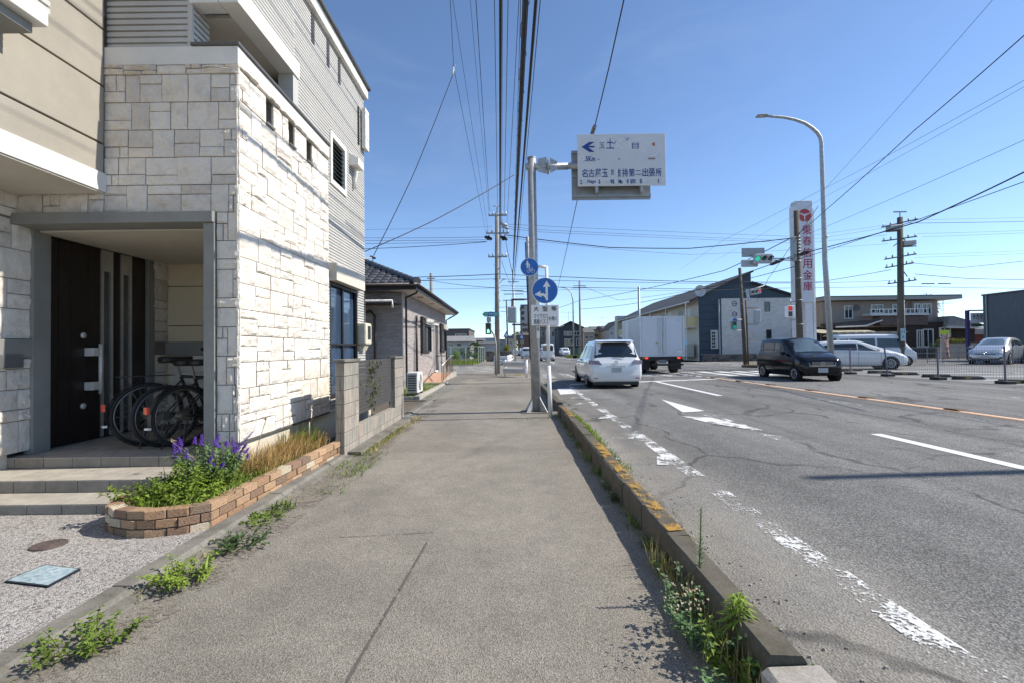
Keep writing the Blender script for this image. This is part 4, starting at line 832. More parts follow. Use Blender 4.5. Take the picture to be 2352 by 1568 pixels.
xarm(U1, P(1143, 495, 25.85), .5); xarm(U1, P(1143, 536, 25.85), .62); xarm(U1, P(1143, 590, 25.85), .52); pole([t1, P(1141, 471, 26)], .025, M_GALV, U1, 'top_spike', 8); MB().bar(P(1132, 474, 26), P(1150, 474, 26), .03, .03).build('top_bar', M_GALV, U1)
for (x, y) in ((1120, 545), (1125, 549), (1156, 545), (1160, 550)):
    i_ = P(x, y, 25.8); MB().tube([i_ - Vector((.18, 0, 0)), i_ - Vector((.1, 0, 0)), i_ - Vector((.02, 0, 0)), i_ + Vector((.06, 0, 0)), i_ + Vector((.14, 0, 0))], [.03, .09, .05, .1, .03], 10).build('black_insulator', mat('black_rubber', (.015, .015, .015), .5), U1, True)
for (x, y) in ((1157, 515), (1160, 522)): i_ = P(x, y, 25.8); MB().tube([i_ + Vector((-.18, 0, .05)), i_ + Vector((.2, 0, -.08))], [.09, .07], 10).build('cutout_switch', M_SIGG, U1, True)
for yv, n_ in ((660, 1), (690, 1), (757, 0)): MB().ring(P(1143.5, yv, 26), (0, 0, 1), .15, .012, 18, 6).build('pole_band', M_GALV, U1)
MB().bar(P(1150, 667, 26), P(1212, 671, 20), .03, .03).build('stay_bar', M_GALV, U1); pole([P(1146, 652, 25.9), P(1155, 643, 25.9), P(1168, 640, 25.9)], .02, M_GALV, U1, 'bracket', 6)
# pedestrian signal and route sign on a bent post
PD = thing('pedestrian_signal', 'green pedestrian signal with little route shield sign on a bent post', 'traffic signal', (-.90, 24.4, .1))
b0 = PZ(1140, 861, .1); yP = b0.y
pole([b0, P(1139, 790, yP), P(1135, 770, yP), P(1124, 752, yP), P(1122, 742, yP), P(1122, 727, yP)], .045, M_GALV, PD)
a, b = P(1115, 742, yP - .15), P(1128.5, 768, yP - .15); bxs = MB().box(a.x, b.x, yP - .2, yP + .05, b.z, a.z).build('signal_case', mat('signal_green_case', (.10, .20, .17), .5), PD, bevel=.03)
w_ = b.x - a.x; hz = a.z - b.z; MB().box(a.x + w_ * .15, b.x - w_ * .15, yP - .21, yP - .2, a.z - hz * .44, a.z - hz * .08).build('red_lens', mat('dark_lens', (.05, .03, .03), .3), bxs)
MB().box(a.x + w_ * .15, b.x - w_ * .15, yP - .21, yP - .2, b.z + hz * .08, a.z - hz * .52).build('green_lens', mat('green_lens', (.01, .14, .10), .3), bxs)
gcx = (a.x + b.x) / 2; gz0 = b.z + hz * .12; gh = hz * .33; flat([(gcx - .03, gz0), (gcx - .01, gz0 + gh * .5), (gcx + .02, gz0), (gcx + .06, gz0), (gcx + .03, gz0 + gh * .45), (gcx + .06, gz0 + gh * .5), (gcx + .02, gz0 + gh * .8), (gcx, gz0 + gh), (gcx - .04, gz0 + gh * .75), (gcx - .07, gz0 + gh * .5), (gcx - .04, gz0 + gh * .5), (gcx - .07, gz0)], 'walking_figure', emit('green_light', (.25, 1.0, .72), 2.2), bxs, yP - .212)
def poly_sign(px, name, m, par, y, dy): return MB().prism([(P(x, yy, y).x, P(x, yy, y).z) for x, yy in px], 'y', y - dy - .006, y - dy).build(name, m, par)
rs = poly_sign([(1108, 722.5), (1113, 717), (1143, 717), (1147, 722.5), (1143, 728), (1113, 728)], 'route_sign', M_BLUE, PD, yP, .06); poly_sign([(1112, 718.3), (1144, 718.3), (1144, 726.7), (1112, 726.7)], 'sign_field', mat('mint_green', (.16, .50, .36), .4), rs, yP, .07)
poly_sign([(1121, 722), (1124, 716.5), (1131, 716.5), (1134, 722), (1131, 728), (1124, 728)], 'route_shield', M_BLUE, rs, yP, .08); text('59', .2, M_SIGNW, rs, (P(1127.5, 722, yP).x, yP - .09, P(1127.5, 722, yP).z), '-y', .004, 1, None, 'lettering', None, .11)
MB().box(P(1118, 735, yP).x, P(1128, 735, yP).x, yP - .1, yP + .1, P(1120, 740, yP).z, P(1120, 729, yP).z).build('speaker', M_SIGG, PD, bevel=.02)
# ---- white guard rails
M_RAIL = mat('guard_rail_white', (.72, .73, .74), .45, .0, .05, 2, dirt=.2)
def rail(name, label, a, b, z0, posts, group):
    g = thing(name, label, 'guard rail', tuple(a), group); a = Vector(a); b = Vector(b); d = (b - a).normalized(); s = Vector((d.y, -d.x, 0))
    for zc in (z0 + .30, z0 + .62):
        m_ = MB(); prof = [(-.02, -.13), (.03, -.09), (.03, -.03), (-.01, 0), (.03, .03), (.03, .09), (-.02, .13)]
        for p in (a, b):
            for dx, dz in prof: m_.v.append(tuple(Vector((p.x, p.y, zc + dz)) + s * dx))
        n_ = len(prof)
        for i in range(n_ - 1): m_.f.append((i, i + 1, n_ + i + 1, n_ + i))
        o = m_.build('beam', M_RAIL, g); o.modifiers.new('s', 'SOLIDIFY').thickness = .012
    for k in range(posts):
        p = a + (b - a) * ((k + .04) / max(1, posts - .92)); MB().cyl((p.x - s.x * .09, p.y - s.y * .09, z0), (p.x - s.x * .09, p.y - s.y * .09, z0 + .82), .055, n=12).build('post', M_RAIL, g, True)
    return g
g1a, g1b = PZ(1156, 864, .1), PZ(1209, 866, .1); rail('guard_rail', 'white corrugated guard rail facing the pavement beside the utility pole', (g1a.x, g1a.y, .1), (g1b.x, g1b.y, .1), .1, 2, 'white guard rails on the corner')
rail('guard_rail', 'long white guard rail running along the road edge beyond the corner', (-.35, 41.5, .1), (.25, 62, .1), .1, 9, 'white guard rails on the corner'); rail('guard_rail', 'short white guard rail end beside the bent signal post', (-1.6, 42, .1), (-.4, 41.4, .1), .1, 2, 'white guard rails on the corner')
# ---- street lamp on the right
SLP = thing('street_lamp', 'tall grey street lamp with curved arm behind the black car', 'street lamp', (14.3, 21.4, .1)); Yl = 21.4
pts = [(14.28, Yl, .1), P(1895, 600, Yl), P(1890, 430, Yl), P(1886.5, 330, Yl)]; rr = [.13, .11, .095, .085]
for (x, y) in ((1884, 316), (1877, 305), (1865, 294), (1848, 283), (1825, 275), (1800, 270), (1775, 268), (1760, 267)): pts.append(P(x, y, Yl)); rr.append(max(.05, rr[-1] - .004))
pole(pts, rr, M_GALV, SLP, 'pole'); a, b = P(1738, 267, Yl), P(1761, 266, Yl); MB().obox((a + b) / 2, (b - a) / 2, (0, .14, 0), (0, 0, .035)).build('lamp_head', M_SBACK, SLP, bevel=.02); MB().obox((a + b) / 2 - Vector((.05, 0, .04)), (b - a) * .3, (0, .1, 0), (0, 0, .01)).build('lamp_glass', mat('lamp_lens', (.5, .5, .46), .3), SLP)
pc = P(1896, 545, Yl); MB().ring(pc, (0, 0, 1), .12, .02, 18, 6).build('clamp', M_GALV, SLP)
# ---- bank sign tower
YT = 27.0; BS = thing('sign_tower', 'tall white sign tower with red emblem and vertical maroon lettering', 'sign tower', (17.5, YT, .1))
M_TW = mat('tower_white', (.60, .61, .64), .5, 0, .03, 2); M_RED = mat('emblem_red', (.42, .05, .06), .5); M_MAR = mat('maroon_letters', (.36, .035, .10), .5)
a, b = P(1831, 461, YT), P(1867, 695, YT); ztop = a.z; zb_ = b.z; x0t, x1t = P(1831, 600, YT).x, P(1869, 600, YT).x
MB().box(x0t, x1t, YT, YT + .55, zb_, ztop).build('panel', M_TW, BS, bevel=.02); MB().prism([(x0t - .002, YT + .02), (x0t - .10, YT + .25), (x0t - .10, YT + .5), (x0t - .002, YT + .5)], 'z', .1, ztop - .3).build('side_fin', mat('fin_white', (.66, .66, .66), .5), BS)
MB().box(x1t + .003, x1t + .13, YT + .1, YT + .5, .1, ztop - .45).build('edge_post', mat('fin_white', (.66, .66, .66), .5), BS); MB().box(x1t - .45, x1t, YT + .15, YT + .5, .1, zb_ - .002).build('leg', mat('fin_white', (.66, .66, .66), .5), BS)
for i, ch in enumerate('東春信用金庫'):
    yv = 528 + i * 26.0; p = P(1853 + i * .45, yv, YT); text(ch, .5, M_MAR, BS, (p.x, YT - .006, p.z), '-y', .005, 1, .52, 'lettering', None, .54)
ec = P(1848, 495, YT); er = .36
for k, (a0, a1) in enumerate(((25, 150), (160, 268), (275, 380))):
    pts = [(ec.x + .05 * math.cos(R((a0 + a1) / 2)) * 1.2, ec.z + .05 * math.sin(R((a0 + a1) / 2)) * 1.2)] + [(ec.x + er * math.cos(R(a0 + (a1 - a0) * j / 10)), ec.z + er * math.sin(R(a0 + (a1 - a0) * j / 10))) for j in range(11)]
    MB().prism(pts, 'y', YT - .012, YT - .003).build('emblem_piece', M_RED, BS)
# ---- brown utility pole carrying the signal arm
YU = 24.0; U2 = thing('utility_pole', 'dark brown concrete utility pole standing before the white sign tower', 'utility pole', (14.5, YU, .1), 'utility poles along the streets')
t2, b2 = P(1829, 485, YU), P(1838, 800, YU); b2.z = .1; pole([(P(1839, 840, YU).x, YU, .1), t2], [.16, .125], M_DPOLE, U2)
for yv in (545, 553, 560, 568, 575, 583, 600, 640, 690, 745): p = P(1829 + (yv - 485) * .028, yv, YU); MB().ring(p, (0, 0, 1), .15, .018, 16, 6).build('pole_band', M_SBACK, U2)
MB().box(P(1818, 560, YU).x, P(1826, 560, YU).x, YU - .15, YU + .1, P(1820, 600, YU).z, P(1820, 545, YU).z).build('junction_box', M_SBACK, U2, bevel=.02)
for dz in (0, .09): pole([P(1829, 594, YU) - Vector((0, 0, dz)), P(1772, 594, YU) - Vector((0, 0, dz))], .03, M_GALV, U2, 'signal_arm', 8)
TS = thing('traffic_signal', 'horizontal traffic signal showing green on the arm of the brown pole', 'traffic signal', tuple(P(1750, 595, YU)), 'horizontal traffic signals')
def hsignal(par, x0, x1, y0, y1, Y, lit, litm, order=(0, 1, 2)):
    a, b = P(x0, y0, Y), P(x1, y1, Y); cs = MB().box(a.x, b.x, Y - .16, Y + .04, b.z, a.z).build('signal_case', M_SIGG, par, bevel=.05); w = (b.x - a.x) / 3; r = min(w * .40, (a.z - b.z) * .40)
    for k in range(3):
        cx = a.x + w * (k + .5); cz = (a.z + b.z) / 2; MB().disc((cx, Y - .161, cz), (0, -1, 0), r, .01, 20).build('lens', litm if k == lit else mat('dark_lens2', (.045, .04, .038), .3), cs)
        m_ = MB(); n_ = 12
        for q in range(n_ + 1): an_ = R(10 + 160 * q / n_); m_.v += [(cx + r * 1.08 * math.cos(an_), Y - .16, cz + r * 1.08 * math.sin(an_)), (cx + r * 1.08 * math.cos(an_), Y - .33, cz + r * 1.08 * math.sin(an_) - .02)]
        for q in range(n_): m_.f.append((2 * q, 2 * q + 1, 2 * q + 3, 2 * q + 2))
        m_.build('visor', M_SIGG, cs)
    return cs
hsignal(TS, 1729, 1772, 584, 606, YU - .1, 0, emit('signal_green', (.03, .62, .34), .45)); a, b = P(1706, 596, YU), P(1744, 612, YU); MB().box(a.x, b.x, YU + .05, YU + .25, b.z, a.z).build('rear_signal', M_SIGG, TS, bevel=.05)
a, b = P(1704, 570, YU), P(1757, 590, YU); MB().box(a.x, b.x, YU + .02, YU + .05, b.z, a.z).build('name_board', M_SBACK, TS); 
PS2 = thing('pedestrian_signal', 'red pedestrian signal with white hood on the brown pole', 'traffic signal', tuple(P(1815, 715, YU))); a, b = P(1804, 703, YU), P(1821, 729, YU)
cs = MB().box(a.x, b.x, YU - .2, YU + .1, b.z, a.z).build('signal_case', M_SIGNW, PS2, bevel=.03); w_ = b.x - a.x; hz = a.z - b.z; MB().box(a.x + .03, a.x + w_ * .62, YU - .21, YU - .2, a.z - hz * .45, a.z - hz * .05).build('red_lens', emit('red_light', (.6, .03, .02), .35), cs); MB().box(a.x + .03, a.x + w_ * .62, YU - .21, YU - .2, b.z + hz * .05, a.z - hz * .52).build('green_lens', mat('dark_lens2', (.045, .04, .038), .3), cs)
for yv in (692, 734): pole([P(1836, yv, YU), P(1813, yv + 2, YU)], .025, M_GALV, PS2, 'arm', 6)
# ---- island across the junction with signal poles
YI = 31.0; IS = thing('traffic_island', 'small kerbed traffic island with dry grass at the far junction corner', 'traffic island', (15.6, YI, .1))
isl = []; 
for k in range(20): t_ = 2 * math.pi * k / 20; isl.append((16.6 + 2.0 * math.cos(t_), 30.4 + 1.1 * math.sin(t_)))
MB().prism(isl, 'z', .1, .24).build('kerb', M_DCON, IS, bevel=.03); MB().prism([(16.6 + (x - 16.6) * .9, 30.4 + (y - 30.4) * .84) for x, y in isl], 'z', .2, .262).build('soil', M_SOIL, IS)
U3 = thing('utility_pole', 'grey concrete utility pole with small round signs on the traffic island', 'utility pole', (15.3, 31.5, .1), 'utility poles along the streets'); t3 = P(1699, 616, 31.5); pole([(P(1712, 830, 31.5).x, 31.5, .1), t3], [.125, .095], M_DPOLE, U3)
for (x, y, m_, r_) in ((1686, 698, M_SIGNW, .17), (1687, 722, M_SIGNW, .17), (1688, 737, M_BLUE, .16)):
    p = P(x, y, 31.2); d_ = MB().disc(p, (0, -1, 0), r_, .02, 24).build('small_sign', m_, U3); MB().bar(p + Vector((0, .05, 0)), P(1704, y, 31.3), .03, .03).build('bracket', M_GALV, U3); 
    if m_ is M_SIGNW: MB().ring(p - Vector((0, .025, 0)), (0, 1, 0), r_ * .85, r_ * .16, 24, 6).build('ring', mat('ring_navy', (.07, .03, .09), .5), d_); MB().bar(p - Vector((r_ * .5, .03, 0)), p + Vector((r_ * .5, -.03, 0)), .01, r_ * .3).build('symbol', mat('ring_navy', (.07, .03, .09), .5), d_)
PS3 = thing('pedestrian_signal', 'green pedestrian signal on the island pole with round signs', 'traffic signal', tuple(P(1684, 747, 31.3))); a, b = P(1679, 738, 31.3), P(1690, 757, 31.3); cs = MB().box(a.x, b.x, 31.1, 31.4, b.z, a.z).build('signal_case', mat('signal_green_case', (.10, .20, .17), .5), PS3, bevel=.03); MB().box(a.x + .05, b.x - .05, 31.09, 31.099, b.z + .04, (a.z + b.z) / 2 - .02).build('green_lens', emit('signal_green2', (.02, .36, .24), .25), cs); MB().box(a.x + .05, b.x - .05, 31.09, 31.099, (a.z + b.z) / 2 + .02, a.z - .04).build('red_lens', mat('dark_lens2', (.045, .04, .038), .3), cs)
for yv in (734, 759): pole([P(1704, yv, 31.4), P(1683, yv, 31.3)], .025, M_GALV, PS3, 'arm', 6)
TS2 = thing('traffic_signal', 'tilted traffic signal showing red beside the island pole', 'traffic signal', tuple(P(1735, 670, 31))); hsignal(TS2, 1721, 1746, 663, 677, 31.0, 2, emit('signal_red', (.7, .06, .05), .4)); TS2.rotation_euler = (0, R(-9), 0); a, b = P(1713, 662, 31), P(1719, 690, 31); pole([P(1703, 668, 31.4), P(1758, 660, 31.0)], .03, M_GALV, TS2, 'arm', 8)
MB().box(a.x, b.x, 30.9, 31.0, b.z, a.z).build('side_board', mat('pale_board', (.5, .53, .55), .5), TS2)
RP2 = thing('rusty_post', 'thin rusty signal post with pale box on the traffic island', 'post', (16.2, 30.6, .2)); t4 = P(1713, 690, 30.6); pole([(P(1719, 840, 30.6).x, 30.6, .25), t4], .05, M_RUST, RP2); a, b = P(1732, 712, 30.6), P(1747, 742, 30.6); MB().box(a.x, b.x, 30.5, 30.75, b.z, a.z).build('control_box', M_SIGG, RP2, bevel=.05)
for yv in (708, 745): pole([P(1714, yv, 30.6), P(1742, yv, 30.6)], .025, M_RUST, RP2, 'arm', 6)
# ---- big pole with transformers on the right
YP3 = 30.0; U4 = thing('utility_pole', 'tall utility pole with transformers and many crossarms behind the parking lot', 'utility pole', (24.3, YP3, .1), 'utility poles along the streets'); t5 = P(2067, 500, YP3)
pole([(P(2071, 850, YP3).x, YP3, .1), t5], [.21, .15], M_DPOLE, U4); pole([t5, P(2067, 487, YP3)], .03, M_SBACK, U4, 'top_spike', 6); xarm(U4, P(2067, 487, YP3), .4, ins=False)
for (xc, yv, hf, dd) in ((2066, 513, 1.15, (.93, 0, .2)), (2066, 549, 1.1, (.95, 0, .12)), (2068, 590, 1.0, (.95, 0, .15)), (2066, 610, .9, (.95, 0, .15)), (2072, 648, .9, (.97, 0, .12))): xarm(U4, P(xc, yv, YP3 - .2), hf, d=dd, m=M_DPOLE)
for (x, y) in ((2053, 524), (2086, 559)): p = P(x, y, YP3 - .1); MB().obox(p, (.38, 0, .03), (0, .2, 0), (0, 0, .16)).build('transformer', M_SBACK, U4, bevel=.04); MB().bar(p + Vector((-.5, 0, -.24)), p + Vector((.5, 0, -.18)), .06, .06).build('transformer_arm', M_DPOLE, U4)
for (x0, y0, x1, y1) in ((2070, 545, 2080, 553), (2074, 622, 2084, 636), (2060, 560, 2052, 566)): MB().bar(P(x0, y0, YP3), P(x1, y1, YP3), .04, .04).build('brace', M_DPOLE, U4)
a, b = P(2067, 755, YP3 - .2), P(2079, 783, YP3 - .2); ad_ = MB().box(a.x, b.x, YP3 - .26, YP3 - .24, b.z, a.z).build('pole_poster', mat('poster_pale', (.45, .60, .62), .6), U4)
for k, ch in enumerate('日本'): text(ch, .3, mat('poster_ink', (.04, .13, .25), .6), ad_, ((a.x + b.x) / 2 - .02, YP3 - .268, a.z - .2 - k * .32), '-y', 0, 1, .2, 'lettering', None, .22)
pole([P(2076, 690, YP3 - .15), P(2080, 850, YP3 - .15)], .04, M_SOFFIT, U4, 'cable_guard', 8)
# ---- other far poles
def far_pole(label, x, ybase_top, xt, yt_, Y, arms=(), m=None, r=.14):
    u = thing('utility_pole', label, 'utility pole', (P(x, 800, Y).x, Y, .1), 'utility poles along the streets'); t_ = P(xt, yt_, Y); pole([(P(x, 805, Y).x, Y, .1), t_], [r, r * .75], m or M_CONCP, u, n=10)
    for (yv, hf) in arms: xarm(u, P(xt + (x - xt) * (yv - yt_) / max(1, 800 - yt_), yv, Y - .2), hf, ins=False)
    return u
far_pole('thin utility pole with one crossarm near the dark navy house', 1333, 0, 1331, 645, 60, ((662, .9), (657, .8)))
far_pole('grey pole with transformer arms standing along the far left pavement', 1183, 0, 1178, 620, 44, ((648, .5), (668, .9), (676, .9), (690, 1.0)), M_GALV, .11)
far_pole('dark slender utility pole beyond the signal box with crossing sign', 1167, 0, 1163, 690, 75, ((706, 1.2), (716, 1.0)), M_DPOLE)
far_pole('distant utility pole behind the far apartment tower', 1199, 0, 1198, 735, 105, ((742, 1.2),), M_DPOLE)
far_pole('steel post rising behind the box truck', 1469, 0, 1467, 659, 34, (), M_GALV, .1)
far_pole('short concrete pole stub behind the bungalow roof', 992, 0, 990, 628, 36, ((640, .3),))
LP2 = thing('street_lamp', 'slender grey street lamp with curved arm near the dark navy house', 'street lamp', (9.5, 72, .1)); pole([(P(1318, 815, 72).x, 72, .1), P(1316, 690, 72), P(1312, 672, 72), P(1300, 662, 72), P(1285, 660, 72)], [.12, .1, .09, .07, .05], M_GALV, LP2, n=8)
for (x, y, Y, lab) in ((1163, 768, 74, 'blue triangular crossing sign on the dark slender pole'), (1198, 772, 104, 'small blue triangular crossing sign before the apartment tower')):
    p = P(x, y, Y); cs_ = thing('crossing_sign', lab, 'road sign', tuple(p)); r_ = 7 * Y / 1100
    MB().prism([(p.x - r_, p.z - r_ * .9), (p.x + r_, p.z - r_ * .9), (p.x, p.z + r_)], 'y', Y - .5, Y - .47).build('sign_face', M_BLUE, cs_); MB().prism([(p.x - r_ * .5, p.z - r_ * .7), (p.x + r_ * .5, p.z - r_ * .7), (p.x, p.z + r_ * .4)], 'y', Y - .52, Y - .505).build('symbol', M_SIGNW, cs_); MB().cyl((p.x, Y - .4, .1), (p.x, Y - .4, p.z), .04).build('post', M_GALV, cs_)
# ================================================================ vehicles
def carpaint(name, col, metal=.0, rough=.22):
    return mat(name, col, rough, metal, .03, 2, coat=.9)
M_TYRE = mat('tyre_rubber', (.02, .02, .021), .85, 0, .2, 30); M_RIM = mat('alloy_rim', (.48, .49, .50), .35, .8, .05, 5); M_CGL = glass('car_glass', (.016, .02, .024), .03); M_CBLK = mat('car_black_trim', (.015, .015, .016), .5)
M_HL = mat('headlight_lens', (.55, .58, .60), .12, .3, .05, 5, coat=.8); M_TL = mat('tail_lens', (.34, .02, .02), .15, 0, .05, 5, coat=.8); M_TLC = mat('clear_tail_lens', (.24, .20, .24), .15, .2, .2, 9, coat=.6); M_CHR = mat('chrome', (.62, .62, .63), .12, 1.0, .02, 3); M_PLT = mat('number_plate', (.42, .43, .44), .6, 0, .06, 8); M_PLTD = mat('grey_plate', (.20, .20, .21), .5); M_ARCH = mat('wheel_well', (.008, .008, .008), .95)
class Car:
    def __init__(s, name, label, st, paint, group=None, sub=5, smooth=3):
        s.root = thing(name, label, 'car' if 'van' not in name and 'truck' not in name else name.split('_')[-1], (0, 0, 0), group, local=True)
        s.Y = []; keys = [list(k) for k in st]; rows = []
        for a, b in zip(keys[:-1], keys[1:]):
            for i in range(sub): f = i / sub; rows.append([x + (y - x) * f for x, y in zip(a, b)])
        rows.append(keys[-1])
        for _ in range(smooth):
            new = [rows[0]]
            for i in range(1, len(rows) - 1): new.append([rows[i][0]] + [(rows[i - 1][k] + 2 * rows[i][k] + rows[i + 1][k]) / 4 for k in range(1, 6)])
            rows = new + [rows[-1]]
        s.rows = rows; b = MB(); n = 0
        for r in rows:
            sec = s.sec(r); full = sec + [(-x, z) for x, z in sec[-2:0:-1]]; n = len(full)
            for x, z in full: b.v.append((x, r[0], z))
        for i in range(len(rows) - 1):
            for k in range(n): b.f.append((i * n + k, i * n + (k + 1) % n, (i + 1) * n + (k + 1) % n, (i + 1) * n + k))
        b.f += [tuple(range(n)), tuple(range((len(rows) - 1) * n, len(rows) * n))]
        me = b.mesh('body')
        for p in me.polygons: p.use_smooth = True
        me.set_sharp_from_angle(angle=R(55)); s.body = link('body', me, paint, s.root); s.paint = paint
    def sec(s, r):
        y, zb, zs, zr, w, wr = r; k = min(1, max(0.0, (zr - zs) / .45)); d = zs - zb
        return [(0, zb), (w * .84, zb), (w * .955, zb + .06 * d + .03), (w * .99, zb + .32 * d), (w, zb + .55 * d), (w * .99, zb + .82 * d), (w * .97, zs - .02), (w * .945, zs + .012 * k),
                (wr, zr - .10 * k - .008), (wr * .965, zr - .05 * k - .004), (wr * .89, zr - .015 * k), (wr * .6, zr + .012 * k + .004), (0, zr + .02 * k + .01)]
    def row(s, y):
        rs = s.rows
        for a, b in zip(rs[:-1], rs[1:]):
            if (a[0] - y) * (b[0] - y) <= 0: f = (y - a[0]) / (b[0] - a[0]) if b[0] != a[0] else 0; return [p + (q - p) * f for p, q in zip(a, b)]
        return rs[0] if y > rs[0][0] else rs[-1]
    def side_pt(s, y, t, sg, off):
        c = s.sec(s.row(y)); a, b = c[7], c[8]; x = a[0] + (b[0] - a[0]) * t; z = a[1] + (b[1] - a[1]) * t; return (sg * (x + off), y, z + off * .3)
    def low_pt(s, y, z, sg, off):
        c = s.sec(s.row(y))[1:8]
        for a, b in zip(c[:-1], c[1:]):
            if a[1] <= z <= b[1]: f = (z - a[1]) / max(1e-6, b[1] - a[1]); return (sg * (a[0] + (b[0] - a[0]) * f + off), y, z)
        return (sg * (c[-1][0] + off), y, z)
    def top_pt(s, y, u, off):
        c = s.sec(s.row(y)); wr = c[8][0]; zr = c[12][1]; e = c[9][1]; return (u * wr * .95, y, zr - (zr - e) * abs(u) ** 3 + off)
    def pane(s, quad, name='window', m=None, parent=None, nu=6, nv=3, off=.006):
        "side window from (y, t) corners: front-low, rear-low, rear-top, front-top, both sides"
        for sg in (1, -1):
            b = MB()
            for j in range(nv + 1):
                for i in range(nu + 1):
                    u, v = i / nu, j / nv; lo = [quad[0][k] + (quad[1][k] - quad[0][k]) * u for k in (0, 1)]; hi = [quad[3][k] + (quad[2][k] - quad[3][k]) * u for k in (0, 1)]
                    b.v.append(s.side_pt(lo[0] + (hi[0] - lo[0]) * v, lo[1] + (hi[1] - lo[1]) * v, sg, off))
            for j in range(nv):
                for i in range(nu): k = j * (nu + 1) + i; b.f.append((k, k + 1, k + nu + 2, k + nu + 1))
            b.build(name, m or M_CGL, parent or s.body, True)
    def topglass(s, y0, y1, name, u0=.93, u1=.93, off=.008, m=None):
        b = MB(); nu, nv = 10, 6
        for j in range(nv + 1):
            y = y0 + (y1 - y0) * j / nv; um = u0 + (u1 - u0) * j / nv
            for i in range(nu + 1): b.v.append(s.top_pt(y, -um + 2 * um * i / nu, off))
        for j in range(nv):
            for i in range(nu): k = j * (nu + 1) + i; b.f.append((k, k + 1, k + nu + 2, k + nu + 1))
        return b.build(name, m or M_CGL, s.body, True)
    def strip(s, y0, z0, y1, z1, w=.012, name='panel_gap', m=None, sides=(1, -1)):
        for sg in sides:
            b = MB(); n = 6; dy, dz = y1 - y0, z1 - z0; L = math.hypot(dy, dz); ny, nz = -dz / L * w / 2, dy / L * w / 2
            for i in range(n + 1):
                f = i / n
                for q in (-1, 1): b.v.append(s.low_pt(y0 + dy * f + ny * q, z0 + dz * f + nz * q, sg, .004))
            for i in range(n): b.f.append((2 * i, 2 * i + 1, 2 * i + 3, 2 * i + 2))
            b.build(name, m or M_CBLK, s.body)
    def wheels(s, ys, r, w, tw=.19, spokes=7, rim=None):
        for y in ys:
            for sg in (1, -1):
                MB().disc((sg * (w - .14), y, r), (sg, 0, 0), r * 1.17, .148, 28).build('wheel_arch', M_ARCH, s.body)
                x0 = sg * (w - tw + .005); wh = MB().tube([(x0 + sg * tw * k, y, r) for k in (0, .06, .2, .8, .94, 1)], [r * .8, r * .95, r, r, r * .95, r * .72], 26).build('wheel', M_TYRE, s.root, True)
                xo = sg * (w + .006); MB().ring((xo - sg * .01, y, r), (1, 0, 0), r * .63, .022, 24, 6).build('rim', rim or M_RIM, wh, True)
                sp = MB().disc((xo - sg * .05, y, r), (sg, 0, 0), r * .62, .012, 24); sp.build('brake_disc', M_ARCH, wh)
                hb = MB().disc((xo - sg * .03, y, r), (sg, 0, 0), r * .18, .03, 14)
                for k in range(spokes): a = 2 * math.pi * k / spokes + .2; hb.bar((xo - sg * .012, y + math.cos(a) * r * .1, r + math.sin(a) * r * .1), (xo - sg * .012, y + math.cos(a) * r * .62, r + math.sin(a) * r * .62), .016, r * .15, (1, 0, 0))
                hb.build('spokes', rim or M_RIM, wh)
    def lamp(s, pts, name, m, both=True, parent=None, th=.01, bevel=0):
        "lamp from 3D points on the right side; mirrored"
        for sg in ((1, -1) if both else (1,)):
            P_ = [Vector((sg * p[0], p[1], p[2])) for p in pts]; c = sum(P_, Vector()) / len(P_); nrm = (P_[1] - P_[0]).cross(P_[2] - P_[0]).normalized()
            if nrm.dot(Vector((c.x, c.y, 0))) < 0: nrm = -nrm
            b = MB(); n = len(P_); b.add([p + nrm * th for p in P_] + [p - nrm * .05 for p in P_], [tuple(range(n)), tuple(range(n, 2 * n))] + [(i, (i + 1) % n, (i + 1) % n + n, i + n) for i in range(n)]); b.build(name, m, parent or s.body, bevel=bevel)
    def mirrors(s, y, z, x, m=None):
        for sg in (1, -1): mm = MB().obox((sg * (x + .10), y, z), (.085, 0, 0), (0, .05, 0), (0, 0, .065)).build('mirror', m or s.paint, s.root, True, bevel=.03); MB().bar((sg * (x - .03), y, z - .04), (sg * (x + .05), y, z - .03), .03, .03).build('mirror_arm', M_CBLK, mm)
    def plate(s, y, z, w=.33, h=.165, m=None, x=0): MB().box(x - w / 2, x + w / 2, y - .008, y + .008, z - h / 2, z + h / 2).build('number_plate', m or M_PLT, s.root, bevel=.004)
    def place(s, x, y, ang=0.0, z=.1, sc=(1, 1, 1)): s.root.location = (x, y, z); s.root.rotation_euler = (0, 0, ang); s.root.scale = sc; return s.root
WHITEP = carpaint('white_car_paint', (.74, .75, .76)); PEARL = carpaint('pearl_car_paint', (.68, .69, .69)); BLACKP = mat('black_car_paint', (.006, .006, .008), .12, 0, .03, 2, coat=.15, spec=.3); SILVP = carpaint('silver_car_paint', (.52, .54, .56), .5, .3)
